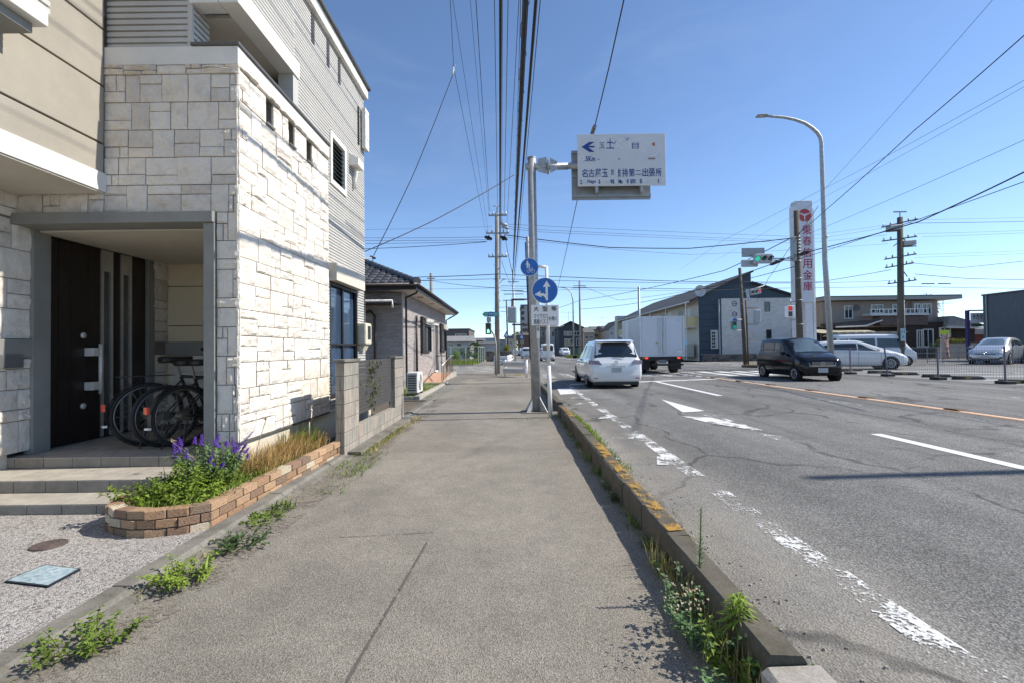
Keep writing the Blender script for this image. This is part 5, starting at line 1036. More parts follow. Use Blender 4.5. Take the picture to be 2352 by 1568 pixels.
# ---- white minivan seen from behind (points +y)
st = [(2.40, .30, .62, .66, .55, .45), (2.30, .22, .72, .78, .78, .62), (1.9, .20, .84, .92, .86, .74), (1.35, .19, .94, 1.08, .88, .74), (.55, .18, 1.0, 1.58, .885, .66), (-.2, .18, 1.02, 1.70, .89, .68), (-1.5, .18, 1.02, 1.71, .89, .67), (-2.0, .19, 1.00, 1.68, .885, .66), (-2.10, .20, 1.0, 1.58, .88, .665), (-2.24, .21, .99, 1.22, .87, .70), (-2.32, .23, .98, 1.02, .85, .72), (-2.38, .28, .86, .90, .82, .70), (-2.41, .36, .72, .76, .78, .66)]
c = Car('minivan', 'white minivan with brake lights off waiting at the stop line', st, WHITEP); c.root['category'] = 'minivan'; c.root['label'] = 'large white minivan with dark rear window waiting at the stop line'
c.topglass(-2.06, -2.29, 'rear_window', 1.0, 1.06, .012); c.topglass(1.30, .60, 'windshield', .9, .93); c.pane([(.95, .10), (-.35, .08), (-.35, .92), (.45, .90)]); c.pane([(-.42, .08), (-1.35, .08), (-1.35, .9), (-.42, .92)]); c.pane([(-1.42, .08), (-2.05, .15), (-1.9, .86), (-1.42, .9)])
MB().prism([(-1.80, 1.725), (-2.24, 1.665), (-2.25, 1.65), (-1.95, 1.66)], 'x', -.62, .62).build('spoiler', WHITEP, c.body, bevel=.012)
c.lamp([(.48, -2.40, .85), (.82, -2.37, .86), (.86, -2.31, 1.0), (.58, -2.36, 1.0)], 'tail_light', M_TLC); c.lamp([(.872, -2.28, .85), (.895, -2.05, .90), (.89, -2.05, 1.0), (.875, -2.26, 1.0)], 'tail_light', M_TLC)
MB().bar((-.30, -2.405, .80), (.30, -2.405, .80), .02, .035).build('chrome_bar', M_CHR, c.body); c.plate(-2.41, .66); em = MB().ring((0, -2.39, .935), (0, 1, .25), .055, .01, 22, 6); em.ring((0, -2.40, .935), (0, 1, .25), .028, .008, 16, 6); em.build('emblem', M_CHR, c.body)
for sx in (-1, 1): MB().box(sx * .68 - .07, sx * .68 + .07, -2.425, -2.36, .36, .385).build('reflector', M_TL, c.body)
gl = MB()
for a, b in (((-.66, -2.40, .56), (.66, -2.40, .56)), ((-.66, -2.40, .56), (-.74, -2.36, .84)), ((.66, -2.40, .56), (.74, -2.36, .84))): gl.bar(a, b, .012, .012)
gl.build('tailgate_gap', mat('panel_shadow', (.16, .17, .18), .6), c.body); MB().box(-.72, .72, -2.36, -1.9, .14, .24).build('under_trim', M_CBLK, c.body); MB().bar((-.1, -2.3, 1.12), (.28, -2.32, 1.10), .015, .02).build('wiper', M_CBLK, c.body)
c.wheels((1.48, -1.46), .33, .87); c.mirrors(.95, 1.08, .88, BLACKP); c.strip(-.38, .30, -.40, .98); c.strip(.80, .30, .85, .96); c.strip(-1.45, .62, -1.5, 1.0); c.lamp([(.60, 2.22, .60), (.80, 2.05, .66), (.84, 1.85, .80), (.66, 2.16, .76)], 'headlight', M_HL)
c.place(3.38, 17.75, R(-1.0), .1, (.97, 1.0, .91))
# ---- black kei hatchback driving towards the camera's right (front towards -y, turned)
st = [(1.70, .34, .58, .62, .58, .48), (1.66, .24, .74, .80, .66, .56), (1.55, .20, .84, .90, .71, .60), (1.28, .19, .95, 1.01, .735, .65), (1.02, .18, .99, 1.08, .737, .655), (.46, .18, 1.02, 1.54, .737, .63), (.2, .18, 1.03, 1.63, .737, .635), (-.9, .18, 1.03, 1.66, .737, .635), (-1.50, .19, 1.04, 1.63, .735, .63), (-1.60, .2, 1.04, 1.44, .735, .635), (-1.68, .24, 1.0, 1.06, .73, .65), (-1.70, .32, .8, .84, .69, .58)]
c = Car('hatchback', 'small black boxy hatchback with chrome grille driving past the fence', st, BLACKP, smooth=2); c.root['category'] = 'car'
c.topglass(1.03, .40, 'windshield', .94, .96, m=glass('windshield_glass', (.06, .085, .10), .04)); c.topglass(-1.53, -1.65, 'rear_window', .9, .95); c.pane([(.62, .10), (-.22, .08), (-.22, .88), (.30, .86)], m=glass('clear_glass', (.05, .055, .055), .05)); c.pane([(-.30, .08), (-1.15, .08), (-1.12, .88), (-.30, .88)]); c.pane([(-1.22, .12), (-1.45, .15), (-1.40, .8), (-1.22, .85)])
c.lamp([(.40, 1.70, .58), (.56, 1.68, .56), (.70, 1.52, .74), (.70, 1.40, .86), (.60, 1.60, .80), (.44, 1.68, .70)], 'headlight', M_HL, bevel=.01)
gr = MB().box(-.38, .38, 1.67, 1.705, .60, .74).build('grille', M_CBLK, c.body); MB().box(-.40, .40, 1.69, 1.715, .575, .60).build('chrome_strip', M_CHR, gr)
for k in range(12): x = -.35 + k * .06; MB().bar((x, 1.708, .62), (x + .04, 1.708, .73), .01, .012).build('grille_bar', M_CHR, gr)
MB().ring((0, 1.715, .675), (0, 1, 0), .05, .012, 18, 6).build('emblem', M_CHR, gr); c.plate(1.715, .42, .33, .17, M_PLT); MB().box(-.5, .5, 1.66, 1.705, .26, .34).build('lower_grille', M_ARCH, c.body); c.lamp([(.56, 1.68, .36), (.64, 1.65, .36), (.64, 1.64, .44), (.56, 1.68, .44)], 'fog_light', M_HL)
c.lamp([(.69, -1.60, .72), (.72, -1.50, .72), (.72, -1.52, 1.0), (.69, -1.62, 1.0)], 'tail_light', M_TL); c.wheels((1.22, -1.20), .275, .725, .16, 6); c.mirrors(.62, 1.06, .72); c.strip(-.26, .28, -.27, .98); c.strip(.62, .30, .66, .94); c.strip(-1.1, .62, -1.2, .98)
MB().box(-.6, .6, .95, 1.0, .975, .995).build('cowl', M_CBLK, c.body)
dv = MB().tube([(-.3, -.05, .8), (-.3, -.05, 1.1), (-.3, 0, 1.22), (-.3, .02, 1.42)], [.2, .22, .09, .1], 10)
c.place(11.35, 19.15, R(180 - 3.5), .1, (1.04, 1.06, .97)); 
# ---- silver-white hatch (long) in the lot, side view
def priusv(label, paint, L=2.31):
    st = [(L, .34, .50, .54, .50, .42), (L - .06, .24, .62, .68, .70, .58), (L - .3, .20, .74, .84, .82, .66), (L - .85, .19, .88, 1.02, .87, .68), (L - 1.25, .18, .93, 1.14, .88, .66), (L - 2.0, .18, .96, 1.46, .885, .62), (0, .18, .97, 1.53, .885, .62), (-.9, .18, .99, 1.54, .88, .61), (-1.7, .19, 1.02, 1.47, .87, .60), (-2.08, .21, 1.03, 1.30, .85, .60), (-2.26, .25, 1.0, 1.06, .83, .66), (-L, .36, .8, .84, .79, .64)]
    c = Car('wagon', label, st, paint); c.root['category'] = 'car'
    c.topglass(L - 1.12, L - 1.95, 'windshield', .9, .93, m=glass('windshield_glass', (.06, .085, .10), .04)); c.topglass(-1.85, -2.16, 'rear_window', .9, .94)
    c.pane([(L - 1.40, .12), (.02, .10), (.02, .90), (L - 2.05, .85)]); c.pane([(-.04, .10), (-1.15, .10), (-1.15, .86), (-.04, .90)]); c.pane([(-1.22, .12), (-1.75, .35), (-1.6, .72), (-1.22, .84)])
    c.lamp([(.52, L - .10, .60), (.74, L - .22, .62), (.84, L - .52, .78), (.80, L - .72, .86), (.66, L - .36, .76)], 'headlight', M_HL); c.plate(L + .02, .42); MB().box(-.42, .42, L - .06, L + .005, .56, .60).build('grille', M_CBLK, c.body); MB().box(-.60, .60, L - .05, L + .004, .25, .36).build('lower_grille', M_CBLK, c.body); MB().ring((0, L + .0, .66), (0, 1, .3), .05, .01, 18, 6).build('emblem', M_CHR, c.body)
    for sx in (-1, 1): MB().box(sx * .64 - .06, sx * .64 + .06, L - .14, L - .02, .34, .44).build('fog_light', M_CBLK, c.body)
    c.lamp([(.80, -2.20, .80), (.85, -2.0, .86), (.85, -2.02, 1.02), (.80, -2.22, 1.02)], 'tail_light', M_TL); c.wheels((L - .88, -L + .93), .325, .87, .2, 10); c.mirrors(L - 1.45, 1.02, .86); c.strip(-.01, .28, 0, .94); c.strip(1.0, .28, 1.02, .90); c.strip(-1.05, .6, -1.2, .96)
    for y in (.25, -.85): MB().obox((.888, y, .86), (.012, 0, 0), (0, .09, 0), (0, 0, .014)).build('door_handle', M_CHR, c.body)
    return c
c = priusv('silver white wagon parked side-on behind the mesh fence', PEARL); c.place(18.85, 26.5, R(-90 - 19), .11, (1, 1.0, 1.0))
c = priusv('white hatchback facing the road at the far side of the parking lot', SILVP); c.place(31.6, 31.2, R(122), .11, (1.08, 1.08, 1.08))
# ---- vans
def van(name, label, paint, L=1.7, H=1.88, W=.735, front='flat'):
    st = [(L, .34, .60, .64, W * .86, W * .7), (L - .06, .24, .80, .86, W * .95, W * .78), (L - .28, .2, .94, 1.02, W, W * .82), (L - .75, .19, 1.04, H - .2, W, W * .84), (L - 1.0, .18, 1.05, H - .04, W, W * .86), (0, .18, 1.06, H, W, W * .87), (-L + .2, .18, 1.06, H - .01, W, W * .87), (-L + .08, .2, 1.06, H - .10, W, W * .87), (-L, .24, 1.04, 1.12, W * .97, W * .87), (-L - .03, .34, .9, .95, W * .93, W * .82)]
    c = Car(name, label, st, paint, smooth=2); c.root['category'] = 'van'
    c.topglass(L - .30, L - .80, 'windshield', .92, .95, m=glass('windshield_glass', (.06, .085, .10), .04)); c.pane([(L - .72, .10), (.05, .08), (.05, .82), (L - .95, .82)]); c.pane([(-.05, .08), (-L + .75, .08), (-L + .75, .82), (-.05, .82)]); c.pane([(-L + .68, .1), (-L + .16, .1), (-L + .16, .8), (-L + .68, .82)])
    MB().box(-W * .76, W * .76, -L - .018, -L + .06, 1.12, H - .22).build('rear_window', M_CGL, c.body, bevel=.02)
    c.lamp([(W * .5, L - .02, .66), (W * .82, L - .06, .66), (W * .9, L - .16, .82), (W * .6, L - .05, .80)], 'headlight', M_HL); c.lamp([(W * .86, -L - .03, .66), (W * .95, -L - .02, .66), (W * .95, -L - .01, 1.0), (W * .86, -L - .02, 1.0)], 'tail_light', M_TL)
    c.plate(L + .015, .40); c.plate(-L - .045, .55); MB().box(-W * .9, W * .9, -L - .06, -L + .05, .24, .42).build('bumper', mat('grey_bumper', (.35, .36, .37), .5), c.body, bevel=.03); MB().box(-.36, .36, L - .02, L + .01, .52, .60).build('grille', M_CBLK, c.body)
    c.wheels((L - .62, -L + .62), .28, W - .01, .15, 6); c.mirrors(L - .7, 1.12, W); return c
c = van('delivery_van', 'tall white van driving away beyond the crossing', WHITEP); c.place(3.95, 54.5, R(0), .1, (1, 1, 1.02))
c = van('parked_van', 'white one-box van parked behind the silver white wagon', WHITEP, 2.2, 1.95, .85); c.place(23.2, 31.0, R(-105), .11)
c = van('oncoming_van', 'small white boxy van with clear headlights facing along the far road', WHITEP, 1.7, 1.62, .735); c.place(9.75, 89, R(183), .1, (1.05, 1, 1.0))
c = priusv('white car with dark rear window on the far road beside the guard rail', WHITEP, 2.25); c.place(2.4, 112, R(2), .1, (1, 1, 1.12))
c = priusv('distant white car ahead half hidden behind the signal pole', WHITEP, 2.25); c.place(.9, 128, R(0), .1)
c = van('small_van', 'white kei car seen behind the slim signal pole', WHITEP, 1.7, 1.66, .735); c.place(2.15, 72, R(0), .1)
# ---- aluminium box truck turning at the junction
T = thing('box_truck', 'grey aluminium box truck with double rear doors turning at the junction', 'truck', (7.6, 24.1, .1), rz=R(-3), local=True); M_ALU = mat('box_aluminium', (.60, .62, .66), .45, .35, .04, 2); M_ALUF = mat('box_frame', (.58, .60, .63), .4, .5)
W_, zb_, zt_, L_ = 1.10, .86, 2.86, 4.6
MB().box(-W_, W_, .02, L_, zb_, zt_).build('cargo_box', M_ALU, T); 
rib = MB(); pr = []
for i in range(40): z = zb_ + .05 + i * .0475; pr += [(0, z), (.012, z + .012), (.012, z + .03), (0, z + .042)]
for sg in (1, -1):
    o = len(rib.v)
    for d, z in pr:
        for yy in (.1, L_ - .05): rib.v.append((sg * (W_ + .003 + d), yy, z))
    for i in range(len(pr) - 1): rib.f.append((o + 2 * i, o + 2 * i + 1, o + 2 * i + 3, o + 2 * i + 2))
stuff(rib.build('side_corrugation', M_ALUF, T)); MB().box(-W_ - .02, -W_ - .016, 2.6, 3.5, zb_ + .1, zt_ - .15).build('side_door', M_ALU, T)
for sx in (-1, 1):
    d = MB().box(min(sx * .02, sx * 1.02), max(sx * .02, sx * 1.02), -.03, .018, zb_ + .06, zt_ - .08).build('rear_door', M_ALU, T, bevel=.01)
    MB().cyl((sx * .09, -.05, zb_ + .02), (sx * .09, -.05, zt_ - .02), .018, n=8).build('lock_bar', M_ALUF, d); MB().cyl((sx * .20, -.05, zb_ + .02), (sx * .20, -.05, zt_ - .02), .014, n=8).build('lock_bar', M_ALUF, d); MB().bar((sx * .09, -.07, 1.42), (sx * .42, -.07, 1.42), .03, .04).build('handle', M_ALUF, d)
    for z in (1.15, 1.9, 2.6): MB().box(min(sx * .88, sx * 1.1), max(sx * .88, sx * 1.1), -.06, -.031, z, z + .07).build('hinge', M_ALUF, d)
MB().box(-W_ - .02, -W_ + .07, -.045, .03, zb_, zt_).box(W_ - .07, W_ + .02, -.045, .03, zb_, zt_).box(-W_ + .071, W_ - .071, -.045, .03, zt_ - .08, zt_).box(-W_ + .071, W_ - .071, -.045, .03, zb_, zb_ + .06).build('door_frame', M_ALUF, T)
for (x, z, w, h, m_) in ((-.28, 1.50, .10, .06, mat('yellow_label', (.6, .42, .04), .6)), (.86, 1.06, .24, .09, M_SIGNW), (1.18, 1.42, .12, .30, mat('blue_flap', (.35, .6, .75), .6))): MB().box(x - w / 2, x + w / 2, -.055, -.048, z, z + h).build('sticker', m_, T)
MB().box(-1.05, 1.05, .05, L_ + 1.5, .66, .85).build('chassis', M_CBLK, T); MB().box(-.55, 1.02, -.08, .0, .40, .50).build('rear_bumper', M_CBLK, T); MB().box(-.2, .2, -.02, .02, .52, .70).build('number_plate', M_PLTD, T)
for sx in (-1, 1):
    lb_ = MB().box(sx * .82 - .18, sx * .82 + .18, -.06, .02, .74, .84).build('tail_lamp', M_CBLK, T, bevel=.01); MB().box(sx * .80 - .07, sx * .80 + .07, -.07, -.06, .75, .83).build('brake_light', emit('brake_glow', (.9, .04, .02), 1.5), lb_); MB().box(sx * .97 - .04, sx * .97 + .04, -.07, -.06, .76, .82).build('indicator', mat('amber', (.6, .3, .05), .3), lb_)
    for yy in (.95, 4.9): MB().tube([(sx * .62, yy, .36), (sx * .68, yy, .36), (sx * .96, yy, .36), (sx * 1.0, yy, .36)], [.3, .36, .36, .3], 22).build('wheel', M_TYRE, T, True)
    MB().box(sx * .8 - .28, sx * .8 + .28, .5, .52, .2, .64).build('mud_flap', M_CBLK, T)
cab = MB().prism([(L_ + .15, .5), (L_ + 1.75, .5), (L_ + 1.75, 1.2), (L_ + 1.45, 2.05), (L_ + .15, 2.1)], 'x', -.95, .95).build('cab', WHITEP, T, bevel=.06)
for sx in (-1, 1): MB().prism([(L_ + .3, 1.25), (L_ + 1.55, 1.25), (L_ + 1.38, 1.95), (L_ + .3, 1.98)], 'x', min(sx * .952, sx * .96), max(sx * .952, sx * .96)).build('cab_window', M_CGL, cab)
MB().box(-1.35, -1.28, L_ + 1.4, L_ + 1.5, 1.3, 1.75).build('mirror', M_CBLK, T); MB().prism([(L_ + .4, 2.12), (L_ + 1.0, 2.12), (L_ + .4, 2.6)], 'x', -.8, .8).build('wind_deflector', WHITEP, cab)
p = P(1470, 823, 24.1); q = P(1573, 823, 24.1); T.location = ((p.x + q.x) / 2, 24.1, .1); T.rotation_euler = (0, 0, R(-2.0))
# ================================================================ apartment block across the junction
def win(par, face, plane, a0, a1, z0, z1, fm, gm_=None, fw=.06, d=.05, mull=True, sill=False):
    "window pane with frame (and mullion) on a wall facing -y or -x"
    s = -1
    def bx(m_, a, b, c0, c1, d0, d1):
        return m_.box(a, b, plane + s * d1, plane + s * d0, c0, c1) if face == '-y' else m_.box(plane + s * d1, plane + s * d0, a, b, c0, c1)
    w = bx(MB(), a0, a1, z0, z1, .004, .012).build('window', gm_ or glass('house_glass'), par); f = MB()
    for q in ((a0 - fw, a0, z0 - fw, z1 + fw), (a1, a1 + fw, z0 - fw, z1 + fw), (a0, a1, z1, z1 + fw), (a0, a1, z0 - fw, z0)): bx(f, q[0], q[1], q[2], q[3], .004, d)
    if mull: bx(f, (a0 + a1) / 2 - .03, (a0 + a1) / 2 + .03, z0, z1, .014, d * .8)
    f.build('frame', fm, w); return w
AP = thing('apartment_block', 'two storey apartment block with navy and pale brick gable behind the box truck', 'apartment building', (22, 60, .1)); ya = 46.0
M_NVY = mat('navy_cladding', (.030, .055, .080), .55, 0, .15, 2, .1, 40); M_APB = m_splitface('pale_brick_cladding', (.62, .595, .55), (.72, .69, .64), (.44, .42, .38), .45, .16, .5); M_APS = mat('apartment_beige', (.60, .55, .47), .8, 0, .06, 2); M_ROOF = mat('slate_roof', (.05, .048, .047), .7, 0, .2, 1.5, .3, 12); M_CRP = mat('cream_panel', (.60, .50, .27), .7)
xa, xb, xm, xp = 18.0, 26.8, 20.15, 23.05
MB().prism([(xa, .1), (xb, .1), (xb, 6.3), (xp, 7.5), (xp, 8.5), (xa, 6.25)], 'y', ya + .03, ya + 32).build('wall', M_APS, AP)
MB().prism([(xa - .02, .1), (xm, .1), (xm, 6.02), (xb + .02, 6.02), (xb + .02, 6.32), (xp, 7.52), (xp, 8.52), (xa - .02, 6.24)], 'y', ya - .04, ya + .029).build('navy_gable', M_NVY, AP); MB().box(xm + .002, xb + .03, ya - .03, ya + .028, .1, 6.018).build('brick_gable', M_APB, AP)
for z in (1.2, 1.9, 2.6, 3.3, 4.0, 4.7, 5.4): MB().box(xa, xm, ya - .048, ya - .041, z, z + .03).build('cladding_joint', M_BLK, AP)
MB().prism([(xa - 1.0, 5.85), (xp + .12, 8.68), (xp + .12, 8.50), (xa - 1.0, 5.70)], 'y', ya - .35, ya + 32.4).build('roof', M_ROOF, AP); MB().prism([(xp, 7.62), (xb + .7, 6.18), (xb + .7, 6.04), (xp, 7.46)], 'y', ya - .35, ya + 32.4).build('roof', M_ROOF, AP)
MB().tube([(xa - 1.05, ya - .3, 5.72), (xa - 1.05, ya + 32, 5.72)], .07, 8).build('gutter', M_WHITE, AP)
for (a0, z0) in ((24.35, 4.75), (24.45, 2.1)): win(AP, '-y', ya - .03, a0, a0 + .42, z0, z0 + .85, M_CAP, None, .04, .05, False)
# walkway side
MB().box(xa - 1.0, xa - .002, ya + .4, ya + 31, 3.28, 3.42).build('walkway', M_APS, AP); MB().box(xa - 1.02, xa - .95, ya + .4, ya + 31, 3.422, 4.35).build('walkway_parapet', M_CRP, AP); MB().box(xa - .95, xa - .002, ya + .36, ya + .40, 3.422, 4.35).build('parapet_end', M_CRP, AP)
for k in range(6): MB().cyl((xa - 1.08, ya + .5 + k * 6, .3), (xa - 1.08, ya + .5 + k * 6, 5.7), .05, n=8).build('downpipe', M_WHITE, AP)
for k in range(5):
    y0 = ya + 2 + k * 6
    MB().box(xa - .03, xa - .002, y0, y0 + .85, 3.43, 5.35).build('door', M_WHITE, AP); win(AP, '-x', xa, y0 + 2.2, y0 + 3.6, 4.2, 5.3, M_APS, mat('pale_blind', (.30, .30, .29), .5), .05, .04, False)
    MB().disc((xa - .05, y0 + 1.3, 5.45), (-1, 0, 0), .11, .06, 12).build('vent_cap', M_CAP, AP); MB().box(xa - .14, xa - .03, y0 + 4.2, y0 + 4.4, 5.35, 5.5).build('wall_lamp', M_SIGNW, AP)
MB().box(xa - 1.4, xa - .3, ya + .6, ya + 4, .5, 1.75).build('stair_screen', mat('screen_beige', (.44, .42, .37), .7), AP)
MB().box(17.0, 18.5, ya + 31.5, ya + 33, .1, 6.6).build('stair_tower', M_APS, AP)
mp_ = MB().box(19.05, 19.72, ya - .22, ya - .05, 1.25, 3.0); mbp = mp_.build('mailbox_panel', mat('mailbox_grey', (.52, .52, .50), .6), AP)
for r_ in range(5):
    for c_ in range(2): MB().box(19.12 + c_ * .17, 19.25 + c_ * .17, ya - .235, ya - .221, 1.36 + r_ * .31, 1.58 + r_ * .31).build('mailbox', M_BLK, mbp)
SD = thing('satellite_dish', 'white satellite dish on the navy gable corner of the apartment block', 'satellite dish', (18.0, ya - .3, 6.0)); dc = P(1607, 669, ya - .4)
dm = MB(); 
for i in range(5):
    r_ = .55 * i / 4
    for k in range(18): t_ = 2 * math.pi * k / 18; dm.v.append((dc.x + r_ * math.cos(t_), dc.y - .5 * (r_ / .55) ** 2 * .3, dc.z + r_ * math.sin(t_)))
for i in range(4):
    for k in range(18): dm.f.append((i * 18 + k, i * 18 + (k + 1) % 18, (i + 1) * 18 + (k + 1) % 18, (i + 1) * 18 + k))
dm.build('dish', M_SBACK if False else mat('dish_grey', (.50, .51, .52), .5), SD, True); MB().bar((dc.x, dc.y, dc.z), (dc.x + .1, ya, dc.z - .3), .05, .05).build('mount', M_GALV, SD); MB().bar((dc.x, dc.y - .1, dc.z - .4), (dc.x, dc.y - .6, dc.z), .03, .03).build('feed_arm', M_GALV, SD)
LW = thing('low_stone_wall', 'low dark stone wall along the foot of the apartment block', 'wall', (22, 44.4, .1)); gl_ = random.Random(4); M_LST = [m_concrete('wall_stone_%d' % k, c_, .3, 30) for k, c_ in enumerate(((.16, .15, .14), (.11, .105, .10), (.21, .19, .17)))]
for r_ in range(3):
    x = 17.6 + r_ * .1
    while x < 27: w = gl_.uniform(.35, .7); MB().box(x + .01, x + w - .01, 44.4 - gl_.uniform(0, .04), 44.7, .1 + r_ * .2, .29 + r_ * .2).build('stone', gl_.choice(M_LST), LW, bevel=.02); x += w
MB().box(17.6, 27.4, 44.36, 44.74, .705, .76).build('coping', M_CON, LW)
MB().cyl(P(1654, 814, 45.6), P(1651, 688, 45.6), .07, n=8).build('service_pipe', M_GALV, AP)
a, b = P(1675, 762, 45.7), P(1690, 778, 45.7); MB().box(a.x + 1.5, b.x + 1.5, 45.5, 45.95, b.z, a.z).build('meter_box', M_APS, AP)
# ================================================================ brown two storey house behind the lot
BH = thing('brown_house', 'two storey brown house with white balcony behind the parking lot', 'house', (35, 48, .1)); yh = 46.0
M_MOC = mat('mocha_render', (.36, .29, .24), .85, 0, .06, 2, .2, 60); M_DKB = m_splitface('dark_brown_brick', (.055, .038, .03), (.075, .05, .04), (.04, .03, .028), .3, .08, .4)
X = lambda x, Y=yh: P(x, 750, Y).x
Z = lambda y, x=2000, Y=yh: P(x, y, Y).z
MB().box(X(1890), X(2155), yh, yh + 9, Z(752), Z(692)).build('upper_wall', M_MOC, BH); MB().box(X(1880), X(2155), yh + .3, yh + 9, .1, Z(750) - .002).build('lower_wall', M_DKB, BH); MB().box(X(2062), X(2155), yh - .7, yh + .29, .1, Z(742)).build('bay_wall', M_DKB, BH)
MB().box(X(1880), X(2190), yh - 1.0, yh + 9.8, Z(691), Z(684)).build('roof', mat('eave_grey', (.34, .32, .29), .7), BH); MB().box(X(1880), X(2189), yh - 1.02, yh + 9.8, Z(684) + .002, Z(684) + .1).build('roof_top', M_CAP, BH); MB().box(X(2090), X(2135), yh - .35, yh + .01, Z(742) + .01, Z(695)).build('upper_bay', M_MOC, BH)
for (x0, x1, y0, y1, yy) in ((1941, 1957, 704, 730, yh), (2003, 2027, 702, 718, yh), (2052, 2068, 702, 718, yh), (1902, 1908, 712, 733, yh)): win(BH, '-y', yy, X(x0), X(x1), Z(y1), Z(y0), M_WHITE, None, .09, .07)
for (x0, x1, y0, y1, yy) in ((2095, 2106, 702, 722, yh - .36), (2112, 2130, 702, 724, yh - .36), (2092, 2100, 762, 796, yh - .7), (2106, 2126, 760, 796, yh - .7), (2143, 2165, 757, 775, yh - .7)): win(BH, '-y', yy, X(x0), X(x1), Z(y1), Z(y0), M_WHITE, None, .09, .07)
win(BH, '-y', yh + .3, X(2000), X(2040), Z(800), Z(764), M_WHITE)
bl = MB().box(X(1980), X(2112), yh - 1.1, yh - .01, Z(727), Z(722)).build('balcony', M_WHITE, BH); MB().box(X(1980), X(2112), yh - 1.1, yh - 1.04, Z(714), Z(712)).build('top_rail', M_WHITE, bl)
for k in range(14): x = X(1982) + (X(2110) - X(1982)) * k / 13; MB().box(x - .04, x + .04, yh - 1.09, yh - 1.05, Z(722) + .001, Z(714)).build('baluster', M_WHITE, bl)
MB().box(X(2005), X(2113), yh - .9, yh - .02, Z(749), Z(729)).build('balcony_skirt', mat('brown_skirt', (.15, .105, .085), .85, 0, .1, 3), BH)
MB().prism([(X(1885), Z(743)), (X(1985), Z(735)), (X(1985), Z(738)), (X(1950), Z(749)), (X(1885), Z(750))], 'y', yh - 2.2, yh - .01).build('side_roof', M_ROOF, BH); MB().prism([(X(1885), Z(751)), (X(1950), Z(749)), (X(1986), Z(738)), (X(1986), Z(740)), (X(1951), Z(752)), (X(1885), Z(754))], 'y', yh - 2.25, yh - 2.1).build('side_fascia', M_WHITE, BH)
MB().prism([(X(2155), Z(730)), (X(2165), Z(730)), (X(2240), Z(752)), (X(2240), Z(755)), (X(2150), Z(755))], 'y', yh - 1.2, yh + 6).build('annex_roof', mat('grey_tile_roof', (.30, .28, .26), .7, 0, .2, 4, .4, 10), BH); MB().box(X(2150), X(2225), yh - .6, yh + 6, .1, Z(755)).build('annex_wall', M_DKB, BH); MB().prism([(X(2148), Z(753)), (X(2240), Z(757)), (X(2240), Z(759)), (X(2148), Z(757))], 'y', yh - 1.3, yh - 1.1).build('annex_fascia', M_WHITE, BH)
MB().disc(P(1967, 707, yh - .2), (-.4, -1, 0), .28, .05, 18).build('satellite_dish', M_CAP, BH)
def antenna(label, x, y0, y1, Y, w=.9):
    a_ = thing('tv_antenna', label, 'antenna', tuple(P(x, y1, Y)), 'television antennas on roofs'); MB().cyl(P(x, y1, Y), P(x, y0, Y), .03, n=6).build('mast', M_GALV, a_)
    for k, yy in enumerate((y0 + 3, y0 + 14)):
        p = P(x, yy, Y); bm_ = MB().bar(p - Vector((w, 0, 0)), p + Vector((w, 0, 0)), .03, .03).build('boom', M_GALV, a_)
        for q in range(6): MB().bar(p + Vector((-w + q * w * .4, -.25, .02)), p + Vector((-w + q * w * .4, .25, .02)), .015, .015).build('element', M_GALV, bm_)
antenna('television antenna standing right of the brown house roof', 2166, 683, 752, 47.0); antenna('television antenna on the dark navy house', 1306, 715, 745, 96, 1.6); antenna('television antenna above the beige far house', 1383, 727, 752, 112, 1.8)
# carport
CP = thing('carport', 'low carport with pale slatted translucent roof before the brown house', 'carport', (29, 43, .1)); M_CPR = mat('carport_roof', (.42, .38, .27), .6, 0, .25, 2)
for k in range(9): x0 = X(1880, 42) + k * .75; MB().prism([(x0, Z(773, 1950, 42) + .00), (x0 + .68, Z(773, 1950, 42) + .0), (x0 + 1.5, Z(763, 1950, 42)), (x0 + .85, Z(763, 1950, 42))], 'y', 41.5 + .0, 41.56).build('roof_slat', M_CPR, CP)
MB().add([(X(1880, 42), 41.6, 2.45), (X(2018, 42), 41.6, 2.45), (X(2030, 42), 45, 2.9), (X(1890, 42), 45, 2.9)], [(0, 1, 2, 3)]).build('roof_panel', M_CPR, CP)
for x in (1885, 1960, 2010): MB().cyl((X(x, 42), 42, .1), (X(x, 42), 42, 2.42), .05, n=8).build('post', M_CAP, CP)
# ================================================================ grey warehouse at the right edge
WH = thing('grey_warehouse', 'plain dark grey corrugated warehouse wall at the right of the lot', 'warehouse', (44, 30, .1)); M_WHG = mat('warehouse_grey', (.14, .155, .165), .7, 0, .06, .8, dirt=.15)
MB().box(38.02, 52, 14, 38.5, .1, 5.2).build('core', M_WHG, WH); cor = MB()
for k in range(123): y = 14 + k * .2; cor.v += [(38.0, y, .1), (38.0, y, 5.2), (37.97, y + .05, .1), (37.97, y + .05, 5.2), (37.97, y + .12, .1), (37.97, y + .12, 5.2), (38.0, y + .17, .1), (38.0, y + .17, 5.2)]
for k in range(123 * 4 - 1): cor.f.append((2 * k, 2 * k + 1, 2 * k + 3, 2 * k + 2))
cor.build('corrugated_wall', M_WHG, WH); MB().box(37.9, 52, 13.9, 38.6, 5.21, 5.33).build('roof_edge', M_CAP, WH); MB().tube([(37.9, 38.2, 5.2), (37.9, 38.2, .1)], .06, 8).build('downpipe', M_SBACK, WH)
